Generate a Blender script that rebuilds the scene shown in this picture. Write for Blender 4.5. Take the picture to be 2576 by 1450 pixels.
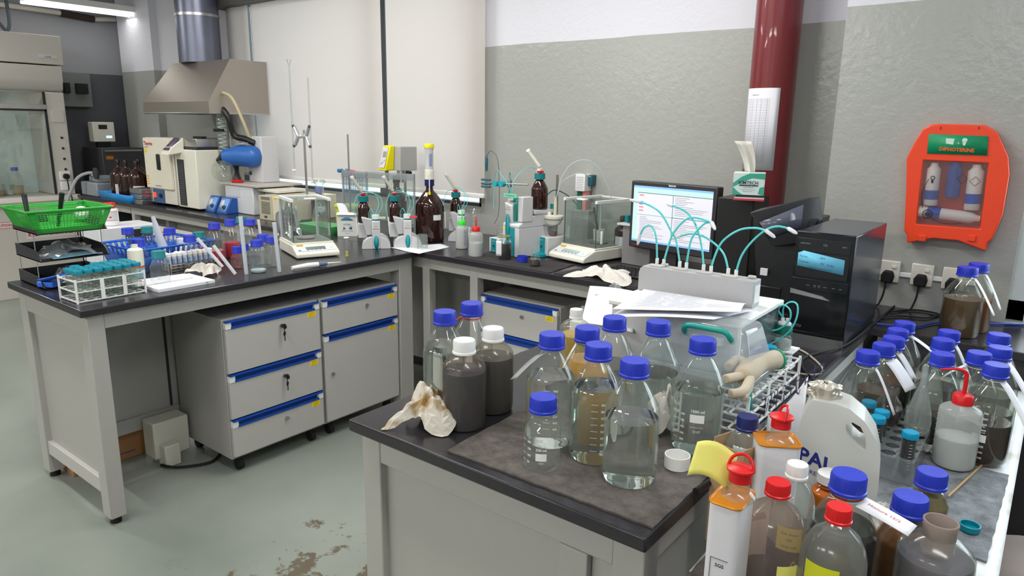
import bpy, math, random
from mathutils import Vector, Matrix
random.seed(7)
PI = math.pi
scene = bpy.context.scene
for o in list(bpy.data.objects):
    bpy.data.objects.remove(o, do_unlink=True)

# ---------------------------------------------------------------- camera
FPX = 1769.34
YAW, PITCH, ROLL = 0.66136669, 0.2254046, -0.01516417
CAMZ = 1.50
def _cam_axes():
    cy, sy = math.cos(YAW), math.sin(YAW)
    f0 = Vector((-sy, cy, 0)); r0 = Vector((cy, sy, 0))
    fw = f0*math.cos(PITCH) + Vector((0, 0, -1))*math.sin(PITCH)
    dn = fw.cross(r0)
    c, s = math.cos(ROLL), math.sin(ROLL)
    return r0*c + dn*s, -r0*s + dn*c, fw
CR, CD, CF = _cam_axes()
cam_data = bpy.data.cameras.new('camera')
cam = bpy.data.objects.new('camera', cam_data)
scene.collection.objects.link(cam)
cam_data.sensor_width = 36.0
cam_data.lens = FPX/2576*36.0
cam_data.clip_start = 0.02
mw = Matrix.Identity(4)
for i in range(3):
    mw[i][0] = CR[i]; mw[i][1] = -CD[i]; mw[i][2] = -CF[i]
mw[2][3] = CAMZ
cam.matrix_world = mw
scene.camera = cam

# ---------------------------------------------------------------- render look
vs = scene.view_settings
vs.view_transform = 'Standard'; vs.look = 'None'; vs.gamma = 1.0; vs.use_curve_mapping = False
vs.exposure = 0.0
scene.cycles.max_bounces = 10; scene.cycles.diffuse_bounces = 3; scene.cycles.glossy_bounces = 4
scene.cycles.transmission_bounces = 10; scene.cycles.transparent_max_bounces = 24
scene.cycles.sample_clamp_indirect = 4.0
scene.cycles.use_denoising = True
world = bpy.data.worlds.new('sky'); scene.world = world; world.use_nodes = True
world.node_tree.nodes['Background'].inputs[0].default_value = (0.86, 0.93, 1.0, 1)
world.node_tree.nodes['Background'].inputs[1].default_value = 2.2
def area(name, loc, rot, sx, sy, power, col=(1, 1, 1), spread=PI):
    d = bpy.data.lights.new(name, 'AREA'); d.shape = 'RECTANGLE'; d.size = sx; d.size_y = sy
    d.energy = power; d.color = col; d.spread = spread
    o = bpy.data.objects.new(name, d); scene.collection.objects.link(o)
    o.location = loc; o.rotation_euler = rot
    return o
# daylight through the window beside the right-hand bench
area('window_daylight', (0.75, 3.15, 1.75), (math.radians(-90), 0, 0), 1.5, 1.2, 55, (0.80, 0.90, 1.0))

# ---------------------------------------------------------------- pixel -> place on known planes
O = Vector((0, 0, CAMZ))
def ray(px, py):
    return (CR*((px-1288)/FPX) + CD*((py-725)/FPX) + CF)
def at(px, py, z):
    d = ray(px, py); return O + d*((z-CAMZ)/d.z)
def atY(px, py, Y):
    d = ray(px, py); return O + d*(Y/d.y)
def atX(px, py, X):
    d = ray(px, py); return O + d*(X/d.x)
def near(px, py, z, r):
    p = at(px, py, z); h = Vector((p.x, p.y, 0)).normalized(); q = p + h*r; q.z = z; return q
def ppm(p):
    return FPX/((Vector(p)-O).dot(CF))
def proj(p):
    c = Vector(p)-O; k = FPX/c.dot(CF); return 1288+k*c.dot(CR), 725+k*c.dot(CD)
def zat(p, py):
    lo, hi = p[2]-0.5, p[2]+1.6
    for _ in range(40):
        m = (lo+hi)/2
        if proj((p[0], p[1], m))[1] > py: lo = m
        else: hi = m
    return lo
def tocam(p):
    return math.atan2(-p[1], -p[0])

# ---------------------------------------------------------------- materials
def lin(c):
    return tuple((x/12.92 if x <= 0.04045 else ((x+0.055)/1.055)**2.4) for x in c)
def rgb(r, g, b):
    return lin((r/255, g/255, b/255)) + (1,)
MATS = {}
def newmat(name):
    m = bpy.data.materials.new(name); m.use_nodes = True
    return m, m.node_tree, m.node_tree.nodes['Principled BSDF']
def pm(name, col, rough=0.5, metal=0.0, noise=0.05, scale=30, bump=0.0, bscale=80, coat=0.0, trans=0.0, ior=1.45, emit=None, es=1.0, sss=0.0, alpha=1.0, spec=0.5):
    if name in MATS: return MATS[name]
    m, nt, b = newmat(name); N = nt.nodes; L = nt.links
    b.inputs['Roughness'].default_value = rough; b.inputs['Metallic'].default_value = metal
    b.inputs['IOR'].default_value = ior; b.inputs['Transmission Weight'].default_value = trans
    b.inputs['Coat Weight'].default_value = coat; b.inputs['Specular IOR Level'].default_value = spec
    b.inputs['Alpha'].default_value = alpha
    if sss: b.inputs['Subsurface Weight'].default_value = sss; b.inputs['Subsurface Radius'].default_value = (0.01, 0.01, 0.01)
    tc = N.new('ShaderNodeTexCoord')
    if noise > 0:
        n = N.new('ShaderNodeTexNoise'); n.inputs['Scale'].default_value = scale; n.inputs['Detail'].default_value = 4
        mr = N.new('ShaderNodeMapRange'); mr.inputs[3].default_value = 1-noise; mr.inputs[4].default_value = 1+noise
        hv = N.new('ShaderNodeHueSaturation'); hv.inputs['Color'].default_value = col
        L.new(tc.outputs['Object'], n.inputs['Vector']); L.new(n.outputs[0], mr.inputs[0]); L.new(mr.outputs[0], hv.inputs['Value'])
        L.new(hv.outputs[0], b.inputs['Base Color'])
    else:
        b.inputs['Base Color'].default_value = col
    if bump > 0:
        n2 = N.new('ShaderNodeTexNoise'); n2.inputs['Scale'].default_value = bscale; n2.inputs['Detail'].default_value = 3
        bp = N.new('ShaderNodeBump'); bp.inputs['Strength'].default_value = bump; bp.inputs['Distance'].default_value = 0.002
        L.new(tc.outputs['Object'], n2.inputs['Vector']); L.new(n2.outputs[0], bp.inputs['Height']); L.new(bp.outputs[0], b.inputs['Normal'])
    if emit:
        b.inputs['Emission Color'].default_value = emit; b.inputs['Emission Strength'].default_value = es
    MATS[name] = m
    return m
def thin(name, tint=(1, 1, 1), haze=0.0, hazecol=(0.8, 0.85, 0.85), refl=1.6, rough=0.02, edge=(0.55, 0.62, 0.58)):
    """thin clear wall: see-through with real reflections, denser where seen edge-on"""
    if name in MATS: return MATS[name]
    m = bpy.data.materials.new(name); m.use_nodes = True; nt = m.node_tree; N = nt.nodes; L = nt.links
    N.remove(N['Principled BSDF']); out = N['Material Output']
    tr = N.new('ShaderNodeBsdfTransparent'); gl = N.new('ShaderNodeBsdfGlossy'); gl.inputs['Roughness'].default_value = rough
    lw = N.new('ShaderNodeLayerWeight'); lw.inputs['Blend'].default_value = 0.35
    mc = N.new('ShaderNodeMix'); mc.data_type = 'RGBA'
    mc.inputs['A'].default_value = tuple(tint)+(1,); mc.inputs['B'].default_value = tuple(e*t for e, t in zip(edge, tint))+(1,)
    L.new(lw.outputs['Facing'], mc.inputs['Factor']); L.new(mc.outputs['Result'], tr.inputs['Color'])
    lf = N.new('ShaderNodeLayerWeight'); lf.inputs['Blend'].default_value = 0.5
    pw = N.new('ShaderNodeMath'); pw.operation = 'POWER'; pw.inputs[1].default_value = 4.0; L.new(lf.outputs['Facing'], pw.inputs[0])
    mu = N.new('ShaderNodeMath'); mu.operation = 'MULTIPLY_ADD'; mu.inputs[1].default_value = 0.55*refl; mu.inputs[2].default_value = 0.04*refl; mu.use_clamp = True
    L.new(pw.outputs[0], mu.inputs[0])
    mx = N.new('ShaderNodeMixShader'); L.new(mu.outputs[0], mx.inputs[0]); L.new(tr.outputs[0], mx.inputs[1]); L.new(gl.outputs[0], mx.inputs[2])
    last = mx
    if haze > 0:
        df = N.new('ShaderNodeBsdfDiffuse'); df.inputs['Color'].default_value = tuple(hazecol)+(1,)
        tl = N.new('ShaderNodeBsdfTranslucent'); tl.inputs['Color'].default_value = tuple(hazecol)+(1,)
        dm = N.new('ShaderNodeMixShader'); dm.inputs[0].default_value = 0.5; L.new(df.outputs[0], dm.inputs[1]); L.new(tl.outputs[0], dm.inputs[2])
        hm = N.new('ShaderNodeMixShader'); hm.inputs[0].default_value = haze
        L.new(mx.outputs[0], hm.inputs[1]); L.new(dm.outputs[0], hm.inputs[2]); last = hm
    L.new(last.outputs[0], out.inputs['Surface'])
    MATS[name] = m
    return m
def cloudy(name, col, transl=0.5, rough=0.3):
    """translucent plastic, paper or cloth"""
    if name in MATS: return MATS[name]
    m, nt, b = newmat(name); N = nt.nodes; L = nt.links; out = N['Material Output']
    b.inputs['Base Color'].default_value = col; b.inputs['Roughness'].default_value = rough
    tl = N.new('ShaderNodeBsdfTranslucent'); tl.inputs['Color'].default_value = col
    mx = N.new('ShaderNodeMixShader'); mx.inputs[0].default_value = transl
    L.new(b.outputs[0], mx.inputs[1]); L.new(tl.outputs[0], mx.inputs[2]); L.new(mx.outputs[0], out.inputs['Surface'])
    MATS[name] = m
    return m

# ---------------------------------------------------------------- mesh builder
def cr(pts, n=8, closed=False):
    P = [Vector(p) for p in pts]; out = []
    k = len(P)
    for i in range(k if closed else k-1):
        if closed: p0, p1, p2, p3 = P[(i-1) % k], P[i], P[(i+1) % k], P[(i+2) % k]
        else: p0, p1, p2, p3 = P[max(i-1, 0)], P[i], P[i+1], P[min(i+2, k-1)]
        for j in range(n):
            t = j/n
            out.append(0.5*((2*p1)+(p2-p0)*t+(2*p0-5*p1+4*p2-p3)*t*t+(3*p1-p0-3*p2+p3)*t**3))
    if not closed: out.append(P[-1])
    return out
class MB:
    def __init__(s): s.v = []; s.f = []
    def add(s, vs, fs):
        n = len(s.v); s.v += [tuple(v) for v in vs]; s.f += [tuple(i+n for i in f) for f in fs]; return s
    def box(s, x0, y0, z0, x1, y1, z1):
        return s.add([(x0,y0,z0),(x1,y0,z0),(x1,y1,z0),(x0,y1,z0),(x0,y0,z1),(x1,y0,z1),(x1,y1,z1),(x0,y1,z1)],
                     [(0,3,2,1),(4,5,6,7),(0,1,5,4),(1,2,6,5),(2,3,7,6),(3,0,4,7)])
    def hexa(s, p):  # 8 corners: bottom loop 4, top loop 4
        return s.add(p, [(0,3,2,1),(4,5,6,7),(0,1,5,4),(1,2,6,5),(2,3,7,6),(3,0,4,7)])
    def cyl(s, p0, p1, r0, r1=None, seg=16, caps=True):
        r1 = r0 if r1 is None else r1
        return s.tube([p0, p1], [r0, r1], seg, caps)
    def tube(s, pts, r, seg=8, caps=True, closed=False):
        P = [Vector(p) for p in pts]; n = len(P)
        R = r if isinstance(r, (list, tuple)) else [r]*n
        T = []
        for i in range(n):
            a = P[(i-1) % n] if (closed or i > 0) else P[i]; b = P[(i+1) % n] if (closed or i < n-1) else P[i]
            t = (b-a); T.append(t.normalized() if t.length > 1e-9 else Vector((0, 0, 1)))
        u = T[0].orthogonal().normalized(); vs = []; fs = []
        for i in range(n):
            u = (u - T[i]*u.dot(T[i])); u = u.normalized() if u.length > 1e-6 else T[i].orthogonal().normalized()
            w = T[i].cross(u)
            for k in range(seg):
                a = 2*PI*k/seg; vs.append(P[i]+(u*math.cos(a)+w*math.sin(a))*R[i])
        m = n if closed else n-1
        for i in range(m):
            for k in range(seg):
                a = i*seg+k; b = i*seg+(k+1) % seg; j = ((i+1) % n)*seg
                fs.append((a, b, j+(k+1) % seg, j+k))
        if caps and not closed:
            fs.append(tuple(range(seg-1, -1, -1))); fs.append(tuple((n-1)*seg+k for k in range(seg)))
        return s.add(vs, fs)
    def lathe(s, prof, c=(0, 0, 0), seg=28, cap0=True, cap1=True, sx=1, sy=1, flute=0, fz=None):
        vs = []; fs = []
        for i, (r, z) in enumerate(prof):
            for k in range(seg):
                a = 2*PI*k/seg; rr = r
                if flute and fz and fz[0] <= z <= fz[1] and k % 2: rr = r-flute
                vs.append((c[0]+rr*math.cos(a)*sx, c[1]+rr*math.sin(a)*sy, c[2]+z))
        n = len(prof)
        for i in range(n-1):
            for k in range(seg):
                fs.append((i*seg+k, i*seg+(k+1) % seg, (i+1)*seg+(k+1) % seg, (i+1)*seg+k))
        if cap0: fs.append(tuple(range(seg-1, -1, -1)))
        if cap1: fs.append(tuple((n-1)*seg+k for k in range(seg)))
        return s.add(vs, fs)
    def prism(s, poly, a, b, ax='y'):
        n = len(poly)
        def P(p, t):
            return (p[0], t, p[1]) if ax == 'y' else ((t, p[0], p[1]) if ax == 'x' else (p[0], p[1], t))
        vs = [P(p, a) for p in poly]+[P(p, b) for p in poly]
        fs = [tuple(range(n-1, -1, -1)), tuple(range(n, 2*n))]+[(i, (i+1) % n, n+(i+1) % n, n+i) for i in range(n)]
        return s.add(vs, fs)
    def grid(s, fn, nu, nv):
        vs = [fn(i/nu, j/nv) for j in range(nv+1) for i in range(nu+1)]
        fs = [(j*(nu+1)+i, j*(nu+1)+i+1, (j+1)*(nu+1)+i+1, (j+1)*(nu+1)+i) for j in range(nv) for i in range(nu)]
        return s.add(vs, fs)
    def quad(s, *p): return s.add(p, [tuple(range(len(p)))])
    def sph(s, c, r, seg=16, sx=1, sy=1, sz=1):
        pr = [(max(1e-4, r*math.sin(PI*i/(seg//2))), -r*math.cos(PI*i/(seg//2))*sz) for i in range(seg//2+1)]
        return s.lathe(pr, c, seg, sx=sx, sy=sy)
    def ring(s, c, R, r, seg=20, rs=6, ax='z'):
        pts = []
        for k in range(seg):
            a = 2*PI*k/seg; x, y = R*math.cos(a), R*math.sin(a)
            pts.append((c[0]+x, c[1]+y, c[2]) if ax == 'z' else ((c[0]+x, c[1], c[2]+y) if ax == 'y' else (c[0], c[1]+x, c[2]+y)))
        return s.tube(pts, r, rs, closed=True)
    def xf(s, M):
        s.v = [tuple(M @ Vector(v)) for v in s.v]; return s
    def text(s, t, size, fn, align='CENTER', bold=0.0):
        cu = bpy.data.curves.new('t', 'FONT'); cu.body = t; cu.size = size; cu.align_x = align; cu.resolution_u = 2
        cu.offset = bold*size
        o = bpy.data.objects.new('t', cu); scene.collection.objects.link(o)
        dg = bpy.context.evaluated_depsgraph_get(); me = bpy.data.meshes.new_from_object(o.evaluated_get(dg))
        s.add([fn(v.co.x, v.co.y) for v in me.vertices], [tuple(p.vertices) for p in me.polygons])
        bpy.data.objects.remove(o); bpy.data.curves.remove(cu); bpy.data.meshes.remove(me)
        return s
    def build(s, name, mat, parent=None, bevel=0, smooth=True, label=None, solid=0, sub=0, seg=2):
        me = bpy.data.meshes.new(name); me.from_pydata(s.v, [], s.f); me.update()
        o = bpy.data.objects.new(name, me); scene.collection.objects.link(o)
        me.materials.append(mat)
        if smooth:
            me.polygons.foreach_set('use_smooth', [True]*len(me.polygons))
            try: me.set_sharp_from_angle(angle=math.radians(38))
            except Exception: pass
        if solid:
            md = o.modifiers.new('s', 'SOLIDIFY'); md.thickness = solid; md.offset = 0
        if sub:
            md = o.modifiers.new('u', 'SUBSURF'); md.levels = sub; md.render_levels = sub
        if bevel:
            md = o.modifiers.new('b', 'BEVEL'); md.width = bevel; md.segments = seg; md.limit_method = 'ANGLE'; md.angle_limit = math.radians(40)
        if parent: o.parent = parent
        if label: o['label'] = label
        return o
def thing(name, label, cat, loc=(0, 0, 0), rz=0, group=None):
    o = bpy.data.objects.new(name, None); scene.collection.objects.link(o)
    o.empty_display_size = 0.05; o.location = loc; o.rotation_euler = (0, 0, rz)
    return tag(o, label, cat, group)
def tag(o, label, cat, group=None):
    o['label'] = label; o['category'] = cat
    if group: o['group'] = group
    return o
def struct(o): o['kind'] = 'structure'; return o
def dup(root, loc=None, rz=None, label=None, group=None):
    r = root.copy(); scene.collection.objects.link(r)
    if loc is not None: r.location = loc
    if rz is not None: r.rotation_euler = (0, 0, rz)
    if label: r['label'] = label
    if group: r['group'] = group
    for ch in list(root.children):
        c = ch.copy(); scene.collection.objects.link(c); c.parent = r
        for g in list(ch.children):
            d = g.copy(); scene.collection.objects.link(d); d.parent = c
    return r
def T(x, y, z): return Matrix.Translation((x, y, z))
def RZ(a): return Matrix.Rotation(a, 4, 'Z')
def RX(a): return Matrix.Rotation(a, 4, 'X')
def RY(a): return Matrix.Rotation(a, 4, 'Y')
def wrap(r, z0, ang, c=(0, 0), lift=0.0004):
    """text mapper onto an upright cylinder"""
    return lambda u, v: (c[0]+(r+lift)*math.cos(ang+u/r), c[1]+(r+lift)*math.sin(ang+u/r), z0+v)
def strip(mb, r, ang, u0, u1, z0, z1, n=4, lift=0.0004, c=(0, 0)):
    w = wrap(r, 0, ang, c, lift)
    return mb.grid(lambda a, b: w(u0+(u1-u0)*a, z0+(z1-z0)*b), n, 1)
# ================================================================ palette
BZ = 0.857
white_paint = pm('off_white_paint', rgb(236, 236, 240), 0.8, bump=0.05)
panel = pm('grey_bench_steel', rgb(170, 168, 163), 0.45, noise=0.02)
panel_lt = pm('light_bench_steel', rgb(186, 184, 180), 0.45, noise=0.02)
epoxy = pm('black_epoxy', rgb(44, 42, 46), 0.22, noise=0.15, scale=60, bump=0.04, bscale=250)
blackp = pm('black_plastic', rgb(24, 24, 26), 0.35, noise=0.05)
darkp = pm('charcoal_plastic', rgb(52, 50, 54), 0.4)
rubber = pm('rubber', rgb(20, 20, 20), 0.7)
bluep = pm('blue_handle', rgb(18, 70, 165), 0.4)
capblue = pm('blue_cap_plastic', rgb(32, 52, 180), 0.42, noise=0.03)
capteal = pm('teal_cap_plastic', rgb(14, 120, 125), 0.42)
capsky = pm('sky_blue_cap', rgb(0, 145, 185), 0.35)
capred = pm('red_plastic', rgb(205, 22, 26), 0.35)
capnavy = pm('navy_plastic', rgb(20, 32, 92), 0.4)
whitep = pm('white_plastic', rgb(236, 236, 234), 0.4, noise=0.02)
ivory = pm('ivory_enamel', rgb(222, 218, 205), 0.4, noise=0.02)
creamp = pm('cream_plastic', rgb(232, 230, 215), 0.4, noise=0.02)
paper = cloudy('white_paper', rgb(240, 240, 246), 0.15, 0.8)
tissue = cloudy('tissue', rgb(238, 234, 226), 0.25, 0.9)
steel = pm('stainless_steel', rgb(190, 188, 184), 0.3, 1.0, noise=0.05, scale=8)
chrome = pm('chrome', rgb(215, 215, 215), 0.12, 1.0, noise=0)
greyp = pm('grey_plastic', rgb(150, 150, 152), 0.45)
lgrey = pm('light_grey_plastic', rgb(206, 206, 208), 0.4, noise=0.02)
tealp = pm('teal_panel', rgb(20, 140, 150), 0.35)
greenp = pm('green_plastic', rgb(40, 160, 50), 0.4)
yellowp = pm('yellow_plastic', rgb(235, 222, 20), 0.4)
yellow_l = pm('yellow_label', rgb(240, 215, 20), 0.6)
red_ink = pm('red_ink', rgb(200, 30, 30), 0.7)
ink = pm('black_ink', rgb(40, 40, 45), 0.7, noise=0)
blue_ink = pm('blue_ink', rgb(40, 60, 150), 0.7, noise=0)
white_ink = pm('white_enamel_print', rgb(235, 238, 235), 0.6, noise=0)
lblue = pm('light_blue_label', rgb(110, 195, 225), 0.6)
glass = thin('clear_glass', (0.985, 0.995, 0.985), 0.05, (0.88, 0.94, 0.90), refl=1.15, edge=(0.90, 0.94, 0.91))
hglass = thin('hazy_glass', (0.95, 0.98, 0.96), 0.16, (0.75, 0.8, 0.78))
acrylic = thin('acrylic', (0.93, 0.96, 0.94), 0.06, refl=1.3)
plastic_film = thin('clear_film', (0.93, 0.95, 0.96), 0.14, (0.85, 0.87, 0.9), refl=2.4, rough=0.08)
amber = thin('amber_glass', (0.20, 0.055, 0.015), 0.05, (0.2, 0.06, 0.02), refl=1.6, edge=(0.5, 0.4, 0.4))
amber_d = pm('dark_amber_glass', rgb(44, 17, 10), 0.06, noise=0.1, coat=0.6)
water = pm('clear_liquid', (0.93, 0.975, 0.92, 1), 0.0, trans=1.0, ior=1.33, noise=0)
hdpe = cloudy('natural_hdpe', rgb(226, 226, 222), 0.5, 0.3)
frost = thin('frosted_plastic', (0.95, 0.95, 0.92), 0.12, (0.86, 0.86, 0.84), refl=1.0, rough=0.15)
tealtube = pm('teal_tubing', rgb(95, 205, 205), 0.25, noise=0)
def liquid(name, c, rough=0.08): return pm('liquid_'+name, rgb(*c), rough, noise=0.12, scale=25, coat=0.3)

# ---------------------------------------------------------------- wall paint: grey enamel below, white above
def wall_mat(name, grey, z_split=1.95, rough=0.20, white=rgb(218, 218, 226)):
    m, nt, b = newmat(name); N = nt.nodes; L = nt.links
    g = N.new('ShaderNodeNewGeometry'); sp = N.new('ShaderNodeSeparateXYZ'); L.new(g.outputs['Position'], sp.inputs[0])
    n = N.new('ShaderNodeTexNoise'); n.inputs['Scale'].default_value = 3; n.inputs['Detail'].default_value = 5; L.new(g.outputs['Position'], n.inputs['Vector'])
    ma = N.new('ShaderNodeMath'); ma.operation = 'MULTIPLY_ADD'; ma.inputs[1].default_value = 0.012; ma.inputs[2].default_value = -0.006; L.new(n.outputs[0], ma.inputs[0])
    ad = N.new('ShaderNodeMath'); ad.operation = 'ADD'; L.new(sp.outputs[2], ad.inputs[0]); L.new(ma.outputs[0], ad.inputs[1])
    st = N.new('ShaderNodeMath'); st.operation = 'GREATER_THAN'; st.inputs[1].default_value = z_split; L.new(ad.outputs[0], st.inputs[0])
    n2 = N.new('ShaderNodeTexNoise'); n2.inputs['Scale'].default_value = 1.3; n2.inputs['Detail'].default_value = 6; L.new(g.outputs['Position'], n2.inputs['Vector'])
    mr = N.new('ShaderNodeMapRange'); mr.inputs[3].default_value = 0.95; mr.inputs[4].default_value = 1.05; L.new(n2.outputs[0], mr.inputs[0])
    mx = N.new('ShaderNodeMix'); mx.data_type = 'RGBA'; mx.inputs['A'].default_value = grey; mx.inputs['B'].default_value = white
    L.new(st.outputs[0], mx.inputs['Factor'])
    hv = N.new('ShaderNodeHueSaturation'); L.new(mx.outputs['Result'], hv.inputs['Color']); L.new(mr.outputs[0], hv.inputs['Value']); L.new(hv.outputs[0], b.inputs['Base Color'])
    rr = N.new('ShaderNodeMapRange'); rr.inputs[3].default_value = rough; rr.inputs[4].default_value = 0.75; L.new(st.outputs[0], rr.inputs[0]); L.new(rr.outputs[0], b.inputs['Roughness'])
    n3 = N.new('ShaderNodeTexNoise'); n3.inputs['Scale'].default_value = 38; n3.inputs['Detail'].default_value = 3; L.new(g.outputs['Position'], n3.inputs['Vector'])
    bp = N.new('ShaderNodeBump'); bp.inputs['Strength'].default_value = 0.45; bp.inputs['Distance'].default_value = 0.004; L.new(n3.outputs[0], bp.inputs['Height']); L.new(bp.outputs[0], b.inputs['Normal'])
    return m
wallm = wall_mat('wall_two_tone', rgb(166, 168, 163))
wall_left_dimmed = wall_mat('wall_left_two_tone_dimmed', rgb(84, 86, 92), 1.93, 0.5, rgb(150, 152, 156))  # upper white greyed to paint in the weaker light on this wall
def floor_mat():
    m, nt, b = newmat('green_grey_epoxy_floor'); N = nt.nodes; L = nt.links
    g = N.new('ShaderNodeNewGeometry')
    n = N.new('ShaderNodeTexNoise'); n.inputs['Scale'].default_value = 1.1; n.inputs['Detail'].default_value = 8; L.new(g.outputs['Position'], n.inputs['Vector'])
    cr_ = N.new('ShaderNodeValToRGB'); cr_.color_ramp.elements[0].color = rgb(116, 123, 115); cr_.color_ramp.elements[1].color = rgb(148, 155, 146)
    cr_.color_ramp.elements[0].position = 0.3; cr_.color_ramp.elements[1].position = 0.7
    L.new(n.outputs[0], cr_.inputs[0])
    # worn dirty patches by the bench end
    st = N.new('ShaderNodeTexNoise'); st.inputs['Scale'].default_value = 7; st.inputs['Detail'].default_value = 7; st.inputs['Roughness'].default_value = 0.7
    L.new(g.outputs['Position'], st.inputs['Vector'])
    vd = N.new('ShaderNodeVectorMath'); vd.operation = 'DISTANCE'; vd.inputs[1].default_value = (-1.75, 1.25, 0); L.new(g.outputs['Position'], vd.inputs[0])
    mr = N.new('ShaderNodeMapRange'); mr.inputs[1].default_value = 0.15; mr.inputs[2].default_value = 0.75; mr.inputs[3].default_value = 0.08; mr.inputs[4].default_value = -0.25; L.new(vd.outputs['Value'], mr.inputs[0])
    ad = N.new('ShaderNodeMath'); ad.operation = 'ADD'; L.new(st.outputs[0], ad.inputs[0]); L.new(mr.outputs[0], ad.inputs[1])
    r2 = N.new('ShaderNodeValToRGB'); r2.color_ramp.elements[0].position = 0.56; r2.color_ramp.elements[1].position = 0.60; L.new(ad.outputs[0], r2.inputs[0])
    mx = N.new('ShaderNodeMix'); mx.data_type = 'RGBA'; L.new(r2.outputs[0], mx.inputs['Factor']); L.new(cr_.outputs[0], mx.inputs['A']); mx.inputs['B'].default_value = rgb(96, 88, 70)
    L.new(mx.outputs['Result'], b.inputs['Base Color'])
    rm = N.new('ShaderNodeMapRange'); rm.inputs[3].default_value = 0.2; rm.inputs[4].default_value = 0.42; L.new(n.outputs[0], rm.inputs[0]); L.new(rm.outputs[0], b.inputs['Roughness'])
    n3 = N.new('ShaderNodeTexNoise'); n3.inputs['Scale'].default_value = 12; L.new(g.outputs['Position'], n3.inputs['Vector'])
    bp = N.new('ShaderNodeBump'); bp.inputs['Strength'].default_value = 0.12; bp.inputs['Distance'].default_value = 0.004; L.new(n3.outputs[0], bp.inputs['Height']); L.new(bp.outputs[0], b.inputs['Normal'])
    return m
# ================================================================ room shell
YB, YR, XL = 3.28, 2.935, -7.40
ZC = 2.85
struct(MB().box(XL-0.1, -4.1, -0.1, 2.7, 3.45, 0).build('floor', floor_mat(), smooth=False))
struct(MB().box(XL-0.1, -4.1, ZC, 2.7, 3.45, ZC+0.1).build('ceiling', white_paint, smooth=False))
# back wall with the window opening behind the roller blinds
wb = MB()
wx0, wx1, wz0, wz1 = -5.38, -2.80, 1.015, 2.55
wb.box(XL-0.1, YB, 0, wx0, YB+0.15, ZC).box(wx1, YB, 0, -0.6, YB+0.15, ZC).box(wx0, YB, 0, wx1, YB+0.15, wz0).box(wx0, YB, wz1, wx1, YB+0.15, ZC)
struct(wb.build('wall_back', wallm, smooth=False))
struct(MB().box(-7.25, YB-0.07, 0, -6.62, YB, ZC).build('wall_pier', wallm, smooth=False))
# right-hand wall standing proud, with its window
rx = -0.735
wr = MB()
wr.box(rx, YR, 0, -0.10, YB+0.15, ZC).box(-0.10, YR, 0, 2.6, YR+0.2, 0.86).box(-0.10, YR, 2.35, 2.6, YR+0.2, ZC).box(1.5, YR, 0.86, 2.6, YR+0.2, 2.35)
struct(wr.build('wall_right', wallm, smooth=False))
struct(MB().box(XL-0.1, -4.1, 0, XL, 3.43, ZC).build('wall_left', wall_left_dimmed, smooth=False))
struct(MB().box(2.6, -4.1, 0, 2.7, 3.43, ZC).build('wall_east', wallm, smooth=False))
struct(MB().box(XL-0.1, -4.1, 0, 2.7, -4.0, ZC).build('wall_front', wallm, smooth=False))
# window beside the bench on the right
alu = pm('white_aluminium', rgb(225, 230, 232), 0.4)
w1 = MB().box(-0.10, YR+0.06, 0.86, -0.05, YR+0.11, 2.35).box(0.62, YR+0.06, 0.86, 0.68, YR+0.11, 2.35).box(1.44, YR+0.06, 0.86, 1.5, YR+0.11, 2.35).box(-0.10, YR+0.06, 0.86, 1.5, YR+0.11, 0.93).box(-0.10, YR+0.06, 2.28, 1.5, YR+0.11, 2.35)
w1o = struct(w1.build('window_1', alu, smooth=False))
MB().box(-0.05, YR+0.08, 0.93, 1.44, YR+0.086, 2.28).build('pane', glass, w1o, smooth=False)
# back window frame behind the blinds
w2 = MB()
for x in (wx0, -5.21, -3.76, wx1-0.05): w2.box(x, YB+0.04, wz0, x+0.085, YB+0.09, wz1)
w2.box(wx0, YB+0.04, wz0, wx1, YB+0.09, wz0+0.02).box(wx0, YB+0.04, wz1-0.05, wx1, YB+0.09, wz1)
w2o = struct(w2.build('window_2', pm('dark_window_frame', rgb(70, 76, 80), 0.4), smooth=False))
MB().box(wx0+0.05, YB+0.06, wz0+0.02, wx1-0.05, YB+0.066, wz1-0.05).build('pane', glass, w2o, smooth=False)
# wide steel window head above the blinds
struct(MB().box(-5.5, YB-0.16, 2.37, -2.66, YB, 2.46).build('trim_1', pm('dark_trim', rgb(88, 84, 80), 0.5), smooth=False))
# skirting along right wall bench back edge is hidden by the bench

# roller blinds
blindm = cloudy('blind_fabric', rgb(206, 199, 194), 0.35, 0.85)
def blind(x0, x1, zb, label):
    t = thing('roller_blind', label, 'blind', ((x0+x1)/2, YB-0.06, zb), 0, 'roller blinds over the back window')
    w = (x1-x0)/2
    MB().grid(lambda u, v: (-w+2*w*u, 0.004*math.sin(u*9+v*2), 0.02+v*(2.37-zb-0.02)), 24, 10).build('fabric', blindm, t)
    MB().box(-w, -0.010, 0, w, 0.010, 0.026).build('bottom_bar', whitep, t, bevel=0.004, label='white bottom bar')
    return t
blind(-5.40, -5.085, 1.085, 'narrow beige roller blind at the left, mostly behind the steel hood and duct')
blind(-5.055, -3.598, 1.085, 'wide beige roller blind in the middle, behind the two burettes')
blind(-3.560, -2.725, 1.08, 'beige roller blind at the right end of the window, above the amber dispenser bottle')
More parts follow.
